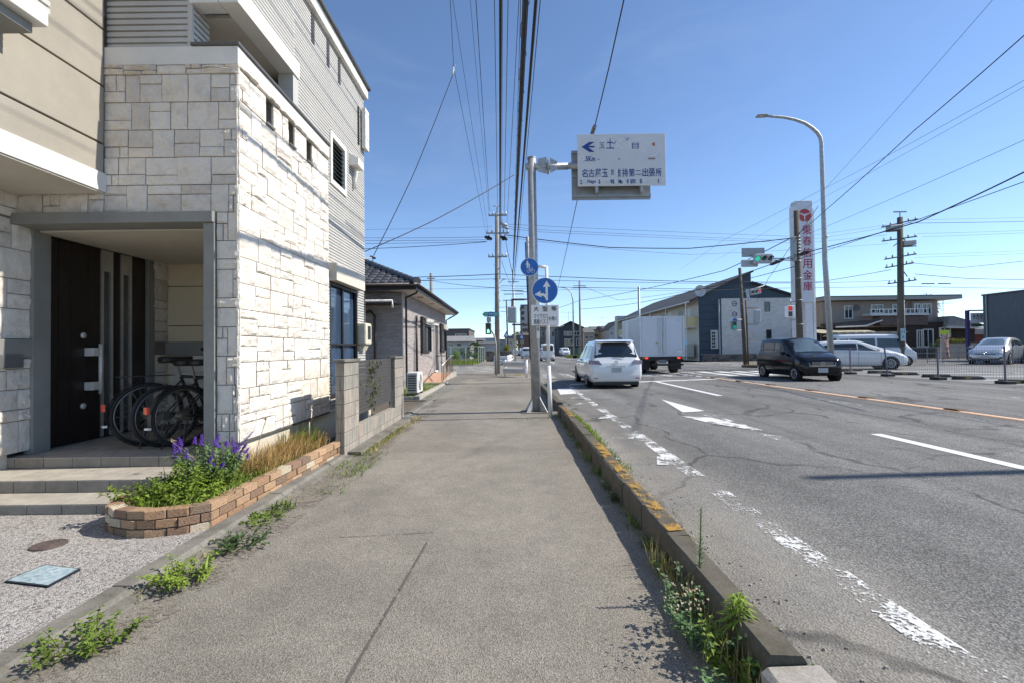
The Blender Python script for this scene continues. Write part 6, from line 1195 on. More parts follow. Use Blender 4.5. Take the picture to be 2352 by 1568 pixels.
# purple sign frame with shop board
SF = thing('shop_sign', 'white shop sign board hung in a purple steel frame beside the warehouse', 'shop sign', (36.5, 39.5, .1)); M_PUR = mat('purple_steel', (.085, .06, .17), .5); ys_ = 39.2
MB().box(X(2222, ys_), X(2228, ys_), ys_, ys_ + .2, .1, Z(713, 2230, ys_)).build('post', M_PUR, SF); MB().box(X(2229, ys_), X(2300, ys_), ys_ + .05, ys_ + .15, Z(715, 2230, ys_), Z(712, 2230, ys_)).build('beam', M_PUR, SF)
sb_ = MB().box(X(2232, ys_), X(2275, ys_), ys_ + .02, ys_ + .1, Z(742, 2250, ys_), Z(719, 2250, ys_)).build('board', M_SIGNW, SF); text('タカマ', .5, mat('shop_ink', (.03, .025, .07), .5), sb_, (X(2246.5, ys_), ys_ + .012, Z(728, 2250, ys_)), '-y', .008, 1, X(2258.5, ys_) - X(2235, ys_), 'lettering', None, .42); text('印刷', .5, mat('shop_red', (.5, .03, .03), .5), sb_, (X(2268, ys_), ys_ + .012, Z(728, 2250, ys_)), '-y', .008, 1, X(2275, ys_) - X(2260, ys_), 'lettering', None, .42)
MB().box(X(2234, ys_), X(2255, ys_), ys_ + .02, ys_ + .1, Z(750, 2250, ys_), Z(744, 2250, ys_)).build('lower_board', M_CAP, SF)
RH = thing('tiled_outbuilding', 'small outbuilding with pale tiled roof and red wall beyond the shop sign', 'outbuilding', (41, 50, .1)); MB().prism([(X(2215, 50), Z(757, 2250, 50)), (X(2290, 50), Z(757, 2250, 50)), (X(2290, 50), Z(768, 2250, 50)), (X(2215, 50), Z(768, 2250, 50))], 'y', 49.6, 49.9).build('roof', mat('pink_tile', (.38, .31, .29), .7, 0, .3, 3), RH); MB().box(X(2218, 50), X(2290, 50), 50, 54, .1, Z(768, 2250, 50)).build('wall', mat('red_wall', (.14, .035, .025), .8), RH)
GW = thing('garden_wall', 'low cream rendered garden wall under the clipped hedge', 'wall', (36, 43.5, .1)); MB().box(X(2150, 43.5), X(2290, 43.5), 43.5, 43.7, .1, Z(788, 2200, 43.5)).build('wall_body', mat('cream_render', (.52, .48, .40), .85), GW); MB().box(X(2149, 43.5), X(2290, 43.5), 43.46, 43.74, Z(788, 2200, 43.5) + .001, Z(787, 2200, 43.5) + .05).build('coping', M_CON, GW)
BN = thing('roadside_banner', 'pink vertical banner with yellow top standing behind the lot fence', 'banner', (28, 31.5, .1)); yb_ = 32.0
t = NT('banner_pink'); n = t.noise(3, 3); r = t.ramp(n, 0, [(.3, (.42, .27, .22)), (.7, (.50, .34, .28))]); t.base((r, 0)); M_BNP = t.m
bb = MB(); 
for j in range(9):
    for i in range(5): u = i / 4; bb.v.append((X(2160, yb_) + u * .52 + .06 * j * .1, yb_ + .05 * math.sin(u * 5 + j * .6), .45 + j * .20))
for j in range(8):
    for i in range(4): k = j * 5 + i; bb.f.append((k, k + 1, k + 6, k + 5))
bo = bb.build('cloth', M_BNP, BN, True); bo.modifiers.new('s', 'SOLIDIFY').thickness = .01; MB().box(X(2158, yb_), X(2180, yb_), yb_ - .02, yb_ + .02, 2.02, 2.32).build('top_flap', mat('banner_yellow', (.55, .62, .08), .7), BN); MB().cyl((X(2160, yb_) - .03, yb_, .1), (X(2160, yb_) + .02, yb_, 2.4), .015, n=6).build('pole', M_SIGNW, BN)
for k, ch in enumerate('入口募集'): text(ch, .3, mat('banner_ink', (.12, .06, .06), .7), bo, (X(2160, yb_) + .36, yb_ - .08, 1.78 - k * .33), '-y', 0, 1, .2, 'lettering', None, .22)
# ================================================================ mesh fence along the lot, wheel stops
M_FP = mat('fence_post_mauve', (.19, .16, .20), .5, .2); M_FW = mat('fence_wire', (.30, .30, .31), .5, .4); M_FB = mat('rubber_block', (.04, .038, .036), .85)
FM = thing('mesh_fence', 'low wire mesh fence on rubber blocks between road and parking lot', 'fence', (15.5, 18, .1)); posts = [(15.1, 23.9, 0), (15.30, 21.7, 0), (15.50, 19.8, -.14), (15.58, 17.55, 0), (15.72, 15.3, 0), (15.9, 13.0, 0), (16.1, 10.8, 0)]
for (x, y, tl) in posts: MB().tube([(x, y, .1), (x, y + tl * -1.0, 1.30)], .03, 8).build('post', M_FP, FM); MB().box(x - .16, x + .16, y - .2, y + .2, .1, .2).build('base_block', M_FB, FM, bevel=.02)
for (a, b) in zip(posts[:-1], posts[1:]):
    w_ = MB(); A = Vector((a[0], a[1], 0)); B = Vector((b[0], b[1], 0)); d = B - A; n_ = int(d.length / .085)
    for k in range(n_ + 1): p = A + d * (k / n_); w_.bar((p.x, p.y, .26), (p.x, p.y, 1.28), .005, .005)
    for z in (.26, .46, .66, .86, 1.06, 1.24, 1.28): w_.bar((A.x, A.y, z), (B.x, B.y, z), .007, .007)
    stuff(w_.build('mesh_panel', M_FW, FM))
for i, (px, py) in enumerate(((1952, 852), (2018, 856), (2075, 860), (2148, 865), (2220, 870), (2330, 879))):
    p = PZ(px, py, .11); ws = thing('wheel_stop', 'dark rubber wheel stop on the parking lot behind the mesh fence', 'wheel stop', (p.x, p.y, .108), 'wheel stops along the mesh fence', R(-8), True); MB().prism([(-.45, 0), (.6, 0), (.45, .11), (-.4, .13)], 'y', -.09, .09).build('stop_block', M_FB, ws, bevel=.015); MB().box(-.1, .1, -.095, -.091, .03, .09).build('reflector', mat('dull_yellow', (.25, .2, .05), .6), ws)
PF = thing('pipe_fence', 'grey pipe fence across the back of the parking lot', 'fence', (27, 33.5, .1))
for k in range(9): x = 23.6 + k * 1.1; MB().cyl((x, 33.6, .1), (x, 33.6, 1.2), .03, n=6).build('post', M_FW, PF)
for z in (.45, .8, 1.18): MB().bar((23.6, 33.6, z), (32.6, 33.6, z), .04, .04).build('rail', M_FW, PF)
# ================================================================ houses and blocks further off
def house(name, label, x0, x1, ytop, yeave, Y, wall, roofm, depth=9, gable='y', wins=(), group='houses along the far road', cat='house'):
    "simple two storey house: (x0,x1) frontage px at distance Y, apex and eave heights by px"
    a, b = X(x0, Y), X(x1, Y); ze, zt__ = P((x0 + x1) / 2, yeave, Y).z, P((x0 + x1) / 2, ytop, Y).z
    h = thing(name, label, cat, ((a + b) / 2, Y + depth / 2, .1), group); m = (a + b) / 2; ov = (b - a) * .06
    if gable == 'y':
        MB().prism([(a, .1), (b, .1), (b, ze), (m, zt__ - .12), (a, ze)], 'y', Y, Y + depth).build('wall', wall, h)
        sl_ = (zt__ - ze) / (m - a); MB().prism([(a - ov, ze - ov * sl_), (m, zt__), (b + ov, ze - ov * sl_), (b + ov, ze - ov * sl_ + .18), (m, zt__ + .2), (a - ov, ze - ov * sl_ + .18)], 'y', Y - .4, Y + depth + .4).build('roof', roofm, h)
    elif gable == 'flat':
        MB().box(a, b, Y, Y + depth, .1, ze).build('wall', wall, h); MB().box(a - .15, b + .15, Y - .15, Y + depth, ze + .002, zt__).build('roof', roofm, h)
    else:
        MB().box(a, b, Y, Y + depth, .1, ze).build('wall', wall, h); MB().prism([(Y - .6, ze), (Y + depth + .6, ze), (Y + depth / 2 + .5, zt__), (Y + depth / 2 - .5, zt__)], 'x', a - ov, b + ov).build('roof', roofm, h)
    for (wx0, wx1, wy0, wy1) in wins: win(h, '-y', Y, X(wx0, Y), X(wx1, Y), P(wx0, wy1, Y).z, P(wx0, wy0, Y).z, M_STEEL, None, .08, .06)
    return h
M_HN = mat('navy_house_wall', (.04, .045, .055), .7, 0, .1, 1); M_HB = mat('beige_house_wall', (.42, .38, .31), .8, 0, .06, 1); M_HC = mat('cream_house_wall', (.50, .42, .30), .8, 0, .06, 1); M_HG = mat('light_grey_wall', (.42, .42, .42), .8, 0, .06, 1); M_HW = mat('white_house_wall', (.60, .59, .56), .8, 0, .06, 1); M_RB = mat('brown_roof', (.11, .085, .07), .8, 0, .15, 1); M_RG = mat('grey_roof', (.13, .13, .13), .8, 0, .15, 1)
house('far_house', 'dark navy gabled house beside the slender street lamp', 1283, 1338, 740, 753, 92, M_HN, M_ROOF, 12, 'y', ((1296, 1312, 762, 770), (1318, 1330, 762, 770), (1297, 1315, 779, 793), (1324, 1334, 778, 792)))
house('far_house', 'beige house with brown hip roof right of the navy house', 1341, 1364, 750, 764, 108, M_HB, M_RG, 10, 'x', ((1344, 1350, 772, 778), (1355, 1361, 772, 777))); house('far_house', 'pale house with long grey roof among the far houses', 1362, 1386, 748, 757, 116, M_HB, M_RG, 10, 'x', ((1366, 1373, 768, 774), (1378, 1383, 768, 774)))
house('far_house', 'cream far house with brown roof next to the apartment block', 1384, 1400, 747, 755, 112, M_HC, M_RB, 10, 'x', ((1387, 1391, 764, 770), (1394, 1397, 764, 770))); house('far_house', 'light grey far house half hidden by the box truck', 1398, 1440, 738, 756, 105, M_HG, M_RB, 10, 'y', ((1402, 1408, 762, 769), (1418, 1424, 762, 769)))
house('far_house', 'white far house left of the navy house', 1262, 1284, 744, 752, 100, M_HW, M_RG, 12, 'x', ((1268, 1272, 762, 772), (1275, 1279, 760, 770))); house('far_house', 'brown far house behind the gantry pole', 1238, 1264, 741, 751, 112, mat('tan_house_wall', (.26, .22, .19), .8), M_RB, 12, 'x', ((1244, 1250, 762, 772), (1254, 1259, 762, 772)))
h = house('apartment_tower', 'dark apartment tower rising above the far left road', 1197, 1218, 700, 704, 190, mat('tower_brown', (.10, .09, .085), .8), M_CAP, 20, 'flat', (), None, 'apartment building')
for k in range(6): MB().box(X(1198, 190), X(1212, 190), 188.8, 189.9, P(1200, 716 + k * 13, 190).z, P(1200, 711 + k * 13, 190).z).build('balcony', mat('balcony_grey', (.34, .33, .32), .8), h)
house('far_house', 'low brown shop below the apartment tower', 1190, 1216, 764, 770, 150, mat('shop_brown', (.12, .08, .065), .8), M_RB, 12, 'x', ((1196, 1202, 782, 788),)); house('far_house', 'small beige far house left of the signal back', 1160, 1180, 771, 777, 140, M_HB, M_RG, 12, 'flat', ((1163, 1167, 784, 790), (1171, 1175, 784, 790))); house('far_house', 'pale grey far building beside the utility pole', 1146, 1162, 779, 781, 150, M_HG, M_RG, 12, 'flat', ((1149, 1152, 787, 792),))
house('far_house', 'brown flat roofed house behind the green fenced lot', 1000, 1077, 755, 757, 82, mat('dusky_brown_wall', (.13, .11, .095), .8, 0, .1, 1), M_CAP, 12, 'flat', ((1046, 1070, 768, 778),)); house('far_house', 'old low house with grey tiled roof behind the green fenced lot', 995, 1078, 770, 784, 70, M_HG, mat('old_tile_roof', (.24, .23, .225), .75, 0, .2, 2, .4, 6), 9, 'x', ((1030, 1040, 788, 796), (1050, 1058, 788, 796)))
house('far_house', 'low dark roofed house beyond the round clipped tree', 1085, 1108, 775, 782, 100, M_RB, M_RG, 10, 'x', ((1092, 1098, 786, 790),)); house('far_warehouse', 'long pale blue grey warehouse on the far left', 1060, 1140, 776, 779, 160, mat('blue_grey_wall', (.36, .42, .47), .7), M_HG, 14, 'flat', (), None, 'warehouse')
CWL = thing('white_garden_wall', 'white plastered wall with tiled coping beyond the fenced lot', 'wall', (-4, 66, .1)); MB().box(X(1100, 66), X(1140, 66), 66, 66.3, .1, P(1120, 789, 66).z).build('wall_body', M_HG, CWL); MB().prism([(65.7, P(1120, 789, 66).z), (66.6, P(1120, 789, 66).z), (66.15, P(1120, 784, 66).z)], 'x', X(1098, 66), X(1141, 66)).build('coping', M_RG, CWL)
FS = thing('field_stone_wall', 'brown field stone wall at the far pavement beyond the side street', 'wall', (-2.5, 52, .1)); gf = random.Random(9)
M_FST = [m_concrete('field_stone_%d' % k, c_, .3, 20) for k, c_ in enumerate(((.20, .155, .12), (.15, .12, .10), (.26, .21, .17)))]
for r_ in range(4):
    x = X(1116, 54)
    while x < X(1172, 54): w = gf.uniform(.3, .6); MB().box(x + .01, x + w - .01, 54 - gf.uniform(0, .06), 54.4, .1 + r_ * .3, .39 + r_ * .3).build('stone', gf.choice(M_FST), FS, bevel=.03); x += w
GF = thing('green_mesh_fence', 'green mesh fence with pale posts round the grassy lot', 'fence', (-5, 46, .1)); M_GFN = mat('fence_green', (.10, .22, .17), .6); fpts = [(-7.4, 45.6), (-5.9, 46.0), (-4.5, 46.4), (-3.3, 46.8), (-3.25, 49.2), (-3.2, 51.6), (-3.15, 53.8)]
for (x, y) in fpts: MB().cyl((x, y, .1), (x, y, 1.75), .035, n=6).build('post', mat('pale_fence_post', (.45, .43, .36), .6), GF)
for a, b in zip(fpts[:-1], fpts[1:]):
    w_ = MB(); A, B = Vector((*a, 0)), Vector((*b, 0)); n_ = 22
    for k in range(n_): p = A + (B - A) * (k / n_); w_.bar((p.x, p.y, .15), (p.x, p.y, 1.68), .008, .008)
    for z in (.15, .45, .75, 1.05, 1.35, 1.68): w_.bar((A.x, A.y, z), (B.x, B.y, z), .012, .012)
    stuff(w_.build('mesh_panel', M_GFN, GF)); MB().bar((A.x, A.y, 1.75), (B.x, B.y, 1.75), .04, .04).build('top_rail', mat('pale_fence_post', (.45, .43, .36), .6), GF)
GF2 = thing('green_panel_fence', 'green mesh fence before the dark navy house', 'fence', (12, 76, .1)); w_ = MB(); A, B = Vector((X(1309, 76), 76, 0)), Vector((X(1420, 76), 76, 0))
for k in range(80): p = A + (B - A) * (k / 79); w_.bar((p.x, p.y, .1), (p.x, p.y, 1.5), .02, .02)
for z in (.2, .8, 1.5): w_.bar((A.x, A.y, z), (B.x, B.y, z), .03, .03)
stuff(w_.build('mesh_panel', mat('fence_green2', (.20, .32, .26), .6), GF2))
for k in range(7): p = A + (B - A) * (k / 6); MB().cyl((p.x, p.y - .03, .1), (p.x, p.y - .03, 1.6), .05, n=6).build('post', M_GFN, GF2)
# distant skyline so that the street does not end in bare land
gsk = random.Random(33); SKC = [M_HB, M_HG, M_HW, M_HC, mat('tan_house_wall', (.26, .22, .19), .8), M_HN]; SKR = [M_RB, M_RG, M_ROOF]
adj = ['beige', 'light grey', 'white', 'cream', 'tan', 'navy']; rf = ['brown', 'grey', 'black']; 
k = 0
for x in list(range(-300, 1000, 105)) + list(range(1425, 2900, 105)):
    Y = gsk.uniform(120, 210); wpx = gsk.uniform(34, 64); i = gsk.randrange(6); j = gsk.randrange(3); tp_ = 803 - (x - 1177) * .0125 - gsk.uniform(4.5, 7.5) * 1100 / Y
    house('skyline_house', 'distant %s house with %s roof on the far skyline' % (adj[i], rf[j]), x, x + wpx, tp_ - gsk.uniform(4, 10), tp_, Y, SKC[i], SKR[j], 10, gsk.choice(('x', 'y', 'x')), ((x + wpx * .2, x + wpx * .35, tp_ + 6, tp_ + 12), (x + wpx * .6, x + wpx * .75, tp_ + 6, tp_ + 12)), 'houses on the far skyline'); k += 1
# ================================================================ bicycles in the porch
M_BF = mat('bike_black', (.012, .012, .013), .35); M_BT = mat('bike_tyre', (.02, .02, .02), .8); M_BR = mat('bike_rim', (.20, .20, .20), .35, .8); M_SDL = mat('saddle_vinyl', (.015, .015, .015), .45)
def bicycle(label, loc, rz, scale=1.0, kind=0):
    b = thing('bicycle', label, 'bicycle', loc, 'bicycles parked in the porch', rz, True); b.scale = (scale,) * 3; r = .335
    for x in (0, 1.07):
        w = MB().ring((x, 0, r), (0, 1, 0), r - .02, .021, 40, 8).build('wheel', M_BT, b, True); MB().ring((x, 0, r), (0, 1, 0), r - .047, .010, 40, 6).build('rim', M_BR, w, True)
        sp = MB()
        for k in range(24): a = 2 * math.pi * k / 24; s = .03 * (1 if k % 2 else -1); sp.bar((x + .02 * math.cos(a + .5), s, r + .02 * math.sin(a + .5)), (x + (r - .05) * math.cos(a), 0, r + (r - .05) * math.sin(a)), .003, .003)
        stuff(sp.build('spokes', M_BR, w)); MB().cyl((x, -.05, r), (x, .05, r), .028 if x else .05, n=12).build('hub', M_BR, w)
    f = MB(); bb = (.43, 0, .30); sc = (.30, 0, .72); hd = (.86, 0, .78); hl = (.90, 0, .62)
    for a, c, q in ((bb, sc, .017), (sc, hd if kind else (.87, 0, .66), .017), (bb, hl, .019), ((0, .05, r), bb, .01), ((0, -.05, r), bb, .01), ((0, .05, r), (.31, 0, .68), .008), ((0, -.05, r), (.31, 0, .68), .008), (hd, hl, .022)): f.tube([a, c], q, 8)
    f.build('frame', M_BF, b, True); MB().tube([hl, (.96, .05, .5), (1.07, .06, r)], .012, 8).build('fork', M_BF, b, True); MB().tube([hl, (.96, -.05, .5), (1.07, -.06, r)], .012, 8).build('fork', M_BF, b, True)
    MB().tube([sc, (.265, 0, .86)], .013, 8).build('seat_post', M_BR, b); sd_ = MB(); L = [(-.02, .10), (.06, .105), (.14, .08), (.22, .035), (.28, .025)]
    for x, w_ in L: sd_.v += [(.13 + x, -w_, .90), (.13 + x, -w_ * .7, .935), (.13 + x, 0, .942), (.13 + x, w_ * .7, .935), (.13 + x, w_, .90), (.13 + x, w_ * .5, .87), (.13 + x, -w_ * .5, .87)]
    for i in range(4):
        for k in range(7): sd_.f.append((i * 7 + k, i * 7 + (k + 1) % 7, i * 7 + 7 + (k + 1) % 7, i * 7 + 7 + k))
    sd_.f += [tuple(range(7)), tuple(range(28, 35))]; sd_.build('saddle', M_SDL, b, True)
    MB().tube([hd, (.83, 0, .96)], .014, 8).build('stem', M_BR, b); hb = MB().tube([(.62, -.27, 1.02), (.76, -.28, 1.04), (.88, -.2, 1.05), (.85, 0, .97), (.88, .2, 1.05), (.76, .28, 1.04), (.62, .27, 1.02)], .012, 8).build('handlebar', M_BF, b, True)
    for s in (-1, 1): MB().tube([(.60, s * .265, 1.018), (.72, s * .28, 1.035)], .019, 8).build('grip', M_SDL, hb); MB().bar((.80, s * .26, 1.03), (.68, s * .25, .95), .012, .01).build('brake_lever', M_BF, hb)
    if kind != 2:
        fd = MB(); n = 18
        for i in range(n + 1):
            a = R(30 + 165 * i / n); fd.v += [((r + .012) * math.cos(a), s * .026, r + (r + .012) * math.sin(a)) for s in (-1, 0, 1)]; 
        for i in range(n): fd.f += [(3 * i, 3 * i + 1, 3 * i + 4, 3 * i + 3), (3 * i + 1, 3 * i + 2, 3 * i + 5, 3 * i + 4)]
        fdo = fd.build('mudguard', M_BF, b, True); MB().box(-.385, -.36, -.024, .024, .40, .47).build('reflector', mat('bike_reflector', (.75, .10, .05), .25), fdo); MB().box(-.375, -.345, -.03, .03, .24, .26).build('white_band', M_SIGNW, fdo)
    if kind == 0:
        rk = MB()
        for s in (-.06, 0, .06): rk.bar((-.28, s, .74), (.24, s, .74), .008, .008)
        for s in (-.06, .06): rk.bar((0, s, r), (-.05, s, .74), .007, .007); rk.bar((-.2, s, .74), (-.16, s, .60), .006, .006)
        rk.bar((-.28, -.06, .74), (-.28, .06, .74), .01, .008); rk.build('rack', M_BF, b)
    MB().disc((.43, .03, .30), (0, 1, 0), .09, .01, 24).build('chainring', M_BR, b); MB().bar((.43, .06, .30), (.50, .06, .15), .012, .025).build('crank', M_BR, b); MB().obox((.50, .11, .145), (.045, 0, 0), (0, .035, 0), (0, 0, .012)).build('pedal', M_BF, b)
    MB().bar((0, -.07, .28), (-.12, -.16, .01), .012, .012).build('kickstand', M_BF, b)
    if kind == 1: MB().disc((1.09 - .2, .06, .42), (0, 1, 0), .05, .02, 14).build('bell', mat('brass', (.45, .35, .12), .4, .6), b)
    return b
bicycle('black bicycle with rear rack and red reflector nearest the front door', (-4.24, 5.58, .32), R(53), 1.1, 0); bicycle('black bicycle standing in the middle of the three in the porch', (-3.99, 5.52, .32), R(62), 1.06, 2); bicycle('black bicycle with brass bell next to the porch pillar', (-3.77, 5.48, .32), R(71), 1.06, 1)
# ================================================================ overhead cables
M_WIRE = mat('cable_black', (.012, .012, .014), .6); M_WIREG = mat('cable_grey', (.06, .065, .075), .6)
def cable(pts, r, label, group='overhead cables', sag=.0, m=None, name='overhead_cable', n=5):
    pts = [Vector(p) for p in pts]; out = []
    for a, b in zip(pts[:-1], pts[1:]):
        L = (b - a).length; k = 12
        for i in range(k): f = i / k; p = a + (b - a) * f; out.append(p - Vector((0, 0, sag * L * 4 * f * (1 - f))))
    out.append(pts[-1]); o = MB().tube(out, r, n, False).build(name, m or M_WIRE, None, True); tag(o, label, 'cable', group); return o
LT = 'thin black power line running overhead along the pavement'; LK_ = 'thick black bundled cable running overhead along the pavement'
for (xt, zc, xb, yb_, Yb, r) in ((1080, 8.9, 1123, 492, 25.8, .005), (1093, 8.9, 1125, 493, 25.8, .009), (1135.6, 8.8, 1143, 497, 25.8, .009), (1149.5, 6.3, 1148, 642, 25.9, .026), (1154, 7.3, 1152, 592, 25.8, .005), (1167, 8.9, 1158, 494, 25.8, .009), (1192, 8.6, 1163, 536, 25.8, .008), (1201, 7.0, 1177, 640, 44, .010), (1207, 5.5, 1177, 644, 44, .030), (1213.5, 7.1, 1178, 648, 44, .007), (1231, 5.6, 1179, 655, 44, .024), (1241, 6.9, 1180, 668, 44, .008), (1196, 7.3, 1178, 632, 44, .006)):
    A = PZ(xt, 0, zc); B = P(xb, yb_, Yb); d = (A - B); cable([A + d * 1.1, A, B], r, LK_ if r > .015 else LT, 'cables overhead along the pavement', .004)
# spiral hanger and clips on the lashed cable
A = PZ(1207, 0, 5.5); B = P(1177, 644, 44); hp = []
for i in range(150): f = i / 149 * .62; a = i * .9; p = A + (B - A) * f; hp.append(p + Vector((.05 * math.cos(a), 0, .05 * math.sin(a) - .02)))
tag(MB().tube(hp, .004, 4, False).build('cable_spiral', M_WIRE), 'loose spiral wire wound round the thick overhead cable', 'cable')
# service drop to the house
q1 = P(1042, 155, 11.0); C13 = [PZ(1034, 0, 8.3) + (PZ(1034, 0, 8.3) - q1) * 6, PZ(1034, 0, 8.3), q1, P(1118, 545, 25.8)]
cable(C13, .006, 'thin support wire carrying the pale clamp above the house', None); cable([PZ(1040, 0, 8.5), P(1125, 556, 25.8)], .005, LT, 'cables overhead along the pavement')
drop = cable([q1 + Vector((-.03, 0, -.2)), P(950, 400, 10.6), P(858, 588, 10.0)], .009, 'service drop cable falling from the clamp to the house corner', None, .012)
IC = thing('wire_clamp', 'small pale insulated clamp hanging from the wire above the house', 'insulator', tuple(q1)); MB().tube([q1 + Vector((0, 0, .02)), q1 + Vector((-.01, 0, -.06)), q1 + Vector((-.03, 0, -.12)), q1 + Vector((-.04, 0, -.2))], [.012, .03, .035, .012], 8).build('insulator', mat('clamp_pale', (.55, .58, .6), .4), IC, True); MB().ring(q1 + Vector((0, 0, .04)), (0, 1, 0), .03, .006, 14, 5).build('eye', M_GALV, IC)
DB = thing('service_bracket', 'small black wire bracket at the siding corner of the house', 'bracket', tuple(P(856, 592, 9.95))); p = P(856, 592, 9.95); MB().bar((XS, 9.8, p.z - .05), p, .025, .025).build('arm', M_GALV, DB); MB().tube([p + Vector((-.05, 0, .02)), p + Vector((.06, 0, -.02))], [.03, .02], 8).build('insulator', M_WIRE, DB); MB().tube([p, p + Vector((.02, .0, -.25)), p + Vector((-.1, 0, -.4)), (XS + .04, 9.78, p.z - .5), (XS + .03, 9.78, 1.95)], .008, 6).build('lead', M_WIRE, DB)
cable([P(1181, 402, 14.6), P(1000, 505, 12.6), P(838, 578, 11.2)], .011, 'slack cable crossing from the bundle down to the house roof', None, .008)
# lines crossing the junction
LC = 'thin line crossing the side street between the poles'; LCK = 'twisted black cable crossing the junction between the poles'
LL = 'thin line running left over the bungalow from the guard rail pole'; LR = 'thin line leaving the transformer pole towards the warehouse'; LU = 'thin line rising from the brown pole and lamp over the road'; LRK = 'twisted cable leaving the transformer pole towards the warehouse'; LUK = 'dark cable rising from the brown pole over the road'; LLK = 'twisted cable running left over the bungalow from the guard rail pole'
def cross(pts, r, lab=LC, sag=.004, m=None): cable([P(*p) for p in pts], r, lab, 'cables across the junction', sag, m)
for (y0, y1) in ((545, 547), (551, 553), (555, 560)): cross([(560, y1 + 2, 27), (836, y1, 26.4), (1119, y0, 25.8)], .010, LL, .003)
cross([(560, 590, 27), (840, 572, 26.5), (1117, 556, 25.8)], .016, LLK, .006); cross([(560, 530, 27), (1130, 521, 25.8)], .006, LL); cross([(560, 640, 27), (1000, 636, 26), (1143, 630, 25.8)], .02, LLK, .004); cross([(560, 646, 27), (1143, 641, 25.8)], .013, LL); cross([(560, 640, 36), (990, 645, 36), (1143, 662, 26)], .014, LLK, .006); cross([(560, 664, 30), (1143, 662, 25.8)], .008, LL)
for (a, b, c, d) in ((515, 519, 540, 517), (520, 528, 550, 523), (525, 533, 555, 540)): cross([(1160, a, 25.8), (1237, b, 25.6), (1840, c + 4, 28), (2036, d, 30)], .008, LC, .002)
cross([(1160, 540, 25.8), (1400, 569, 25.4), (1584, 571, 25), (1815, 548, 24)], .024, LCK, .004); cross([(1160, 545, 25.8), (1400, 572, 25.4), (1584, 585, 25), (2040, 560, 30)], .007)
cross([(1150, 630, 25.8), (1309, 637, 26), (1584, 647, 27), (1880, 648, 28), (2046, 620, 30)], .018, LCK, .003); cross([(1150, 641, 25.8), (1584, 651, 27), (1880, 650, 28), (2050, 645, 30)], .012, LC, .002); cross([(1150, 657, 25.8), (1584, 664, 27), (1880, 661, 28), (2067, 658, 30)], .014, LC, .002); cross([(1150, 662, 25.8), (1584, 668, 28), (1700, 664, 31.4)], .008)
cross([(1333, 655, 60), (1420, 690, 55), (1560, 672, 50), (1828, 612, 24)], .018, LCK, .006); cross([(1333, 710, 60), (1440, 700, 50), (1663, 651, 30), (1725, 624, 27), (1828, 585, 24)], .022, LCK, .006); cross([(1240, 722, 60), (1333, 690, 60), (1663, 622, 30), (1815, 548, 24)], .022, LCK, .006); cross([(1560, 620, 40), (1663, 551, 30), (1895, 432, 21.4)], .007); cross([(1640, 600, 40), (1895, 452, 21.4), (2352, 200, 12)], .005)
for (pts, r, lab) in (([(1895, 434, 21.4), (2280, 0, 12)], .006, LU), ([(1895, 433, 21.4), (2352, 185, 12)], .006, LU), ([(1830, 540, 24), (1900, 480, 21), (2100, 300, 15), (2352, 82, 11)], .014, LUK), ([(1830, 548, 24), (2352, 322, 13)], .007, LU), ([(1828, 586, 24), (2110, 510, 17), (2352, 396, 13)], .022, LUK), ([(1828, 598, 24), (2352, 418, 13)], .012, LU), ([(1740, 690, 31), (1765, 640, 28), (1820, 560, 24)], .012, LU)):
    A, B = P(*pts[-2]), P(*pts[-1]); cable([P(*p) for p in pts] + [B + (B - A) * .8], r, lab, 'cables across the junction', .005)
for (pts, r, lab) in (([(2107, 505, 30), (2352, 500, 30)], .008, LR), ([(2082, 513, 30), (2352, 509, 30)], .014, LR), ([(2107, 537, 30), (2352, 530, 30)], .008, LR), ([(2118, 544.5, 30), (2352, 535.5, 30)], .007, LR), ([(2100, 585.5, 30), (2352, 576.5, 30)], .007, LR), ([(2100, 592, 30), (2352, 583, 30)], .007, LR), ([(2088, 603.7, 30), (2209, 615, 30), (2352, 600, 30)], .016, LRK), ([(2102, 630, 30), (2220, 640, 30), (2352, 643, 30)], .02, LRK), ([(2072, 658, 30), (2352, 663, 30)], .016, LR), ([(2072, 650, 30), (2352, 652, 30)], .004, LR)):
    A, B = P(*pts[-2]), P(*pts[-1]); cable([P(*p) for p in pts] + [B + (B - A) * .6], r, lab, 'cables across the junction', .002)
for (x0, x1, y, Y) in ((2117, 2146, 652.3, 30), (2155, 2183, 652.3, 30)): tag(MB().cyl(P(x0, y, Y), P(x1, y, Y), .03, n=8).build('cable_sleeve', M_WIRE), 'short black sleeve threaded on the wire right of the transformer pole', 'sleeve', 'sleeves on the wire')
for (a, b, lab) in (((1858, 578, 22.6), (1836, 586, 23.8), 'black splice box on the thick cable beside the brown pole'), ((1800, 596, 23.9), (1768, 609, 24.8), 'black splice sleeve on the cable left of the brown pole')): tag(MB().tube([P(*a), P(*a) * .8 + P(*b) * .2, P(*a) * .2 + P(*b) * .8, P(*b)], [.03, .09, .09, .03], 8).build('splice_box', M_WIRE), lab, 'splice')
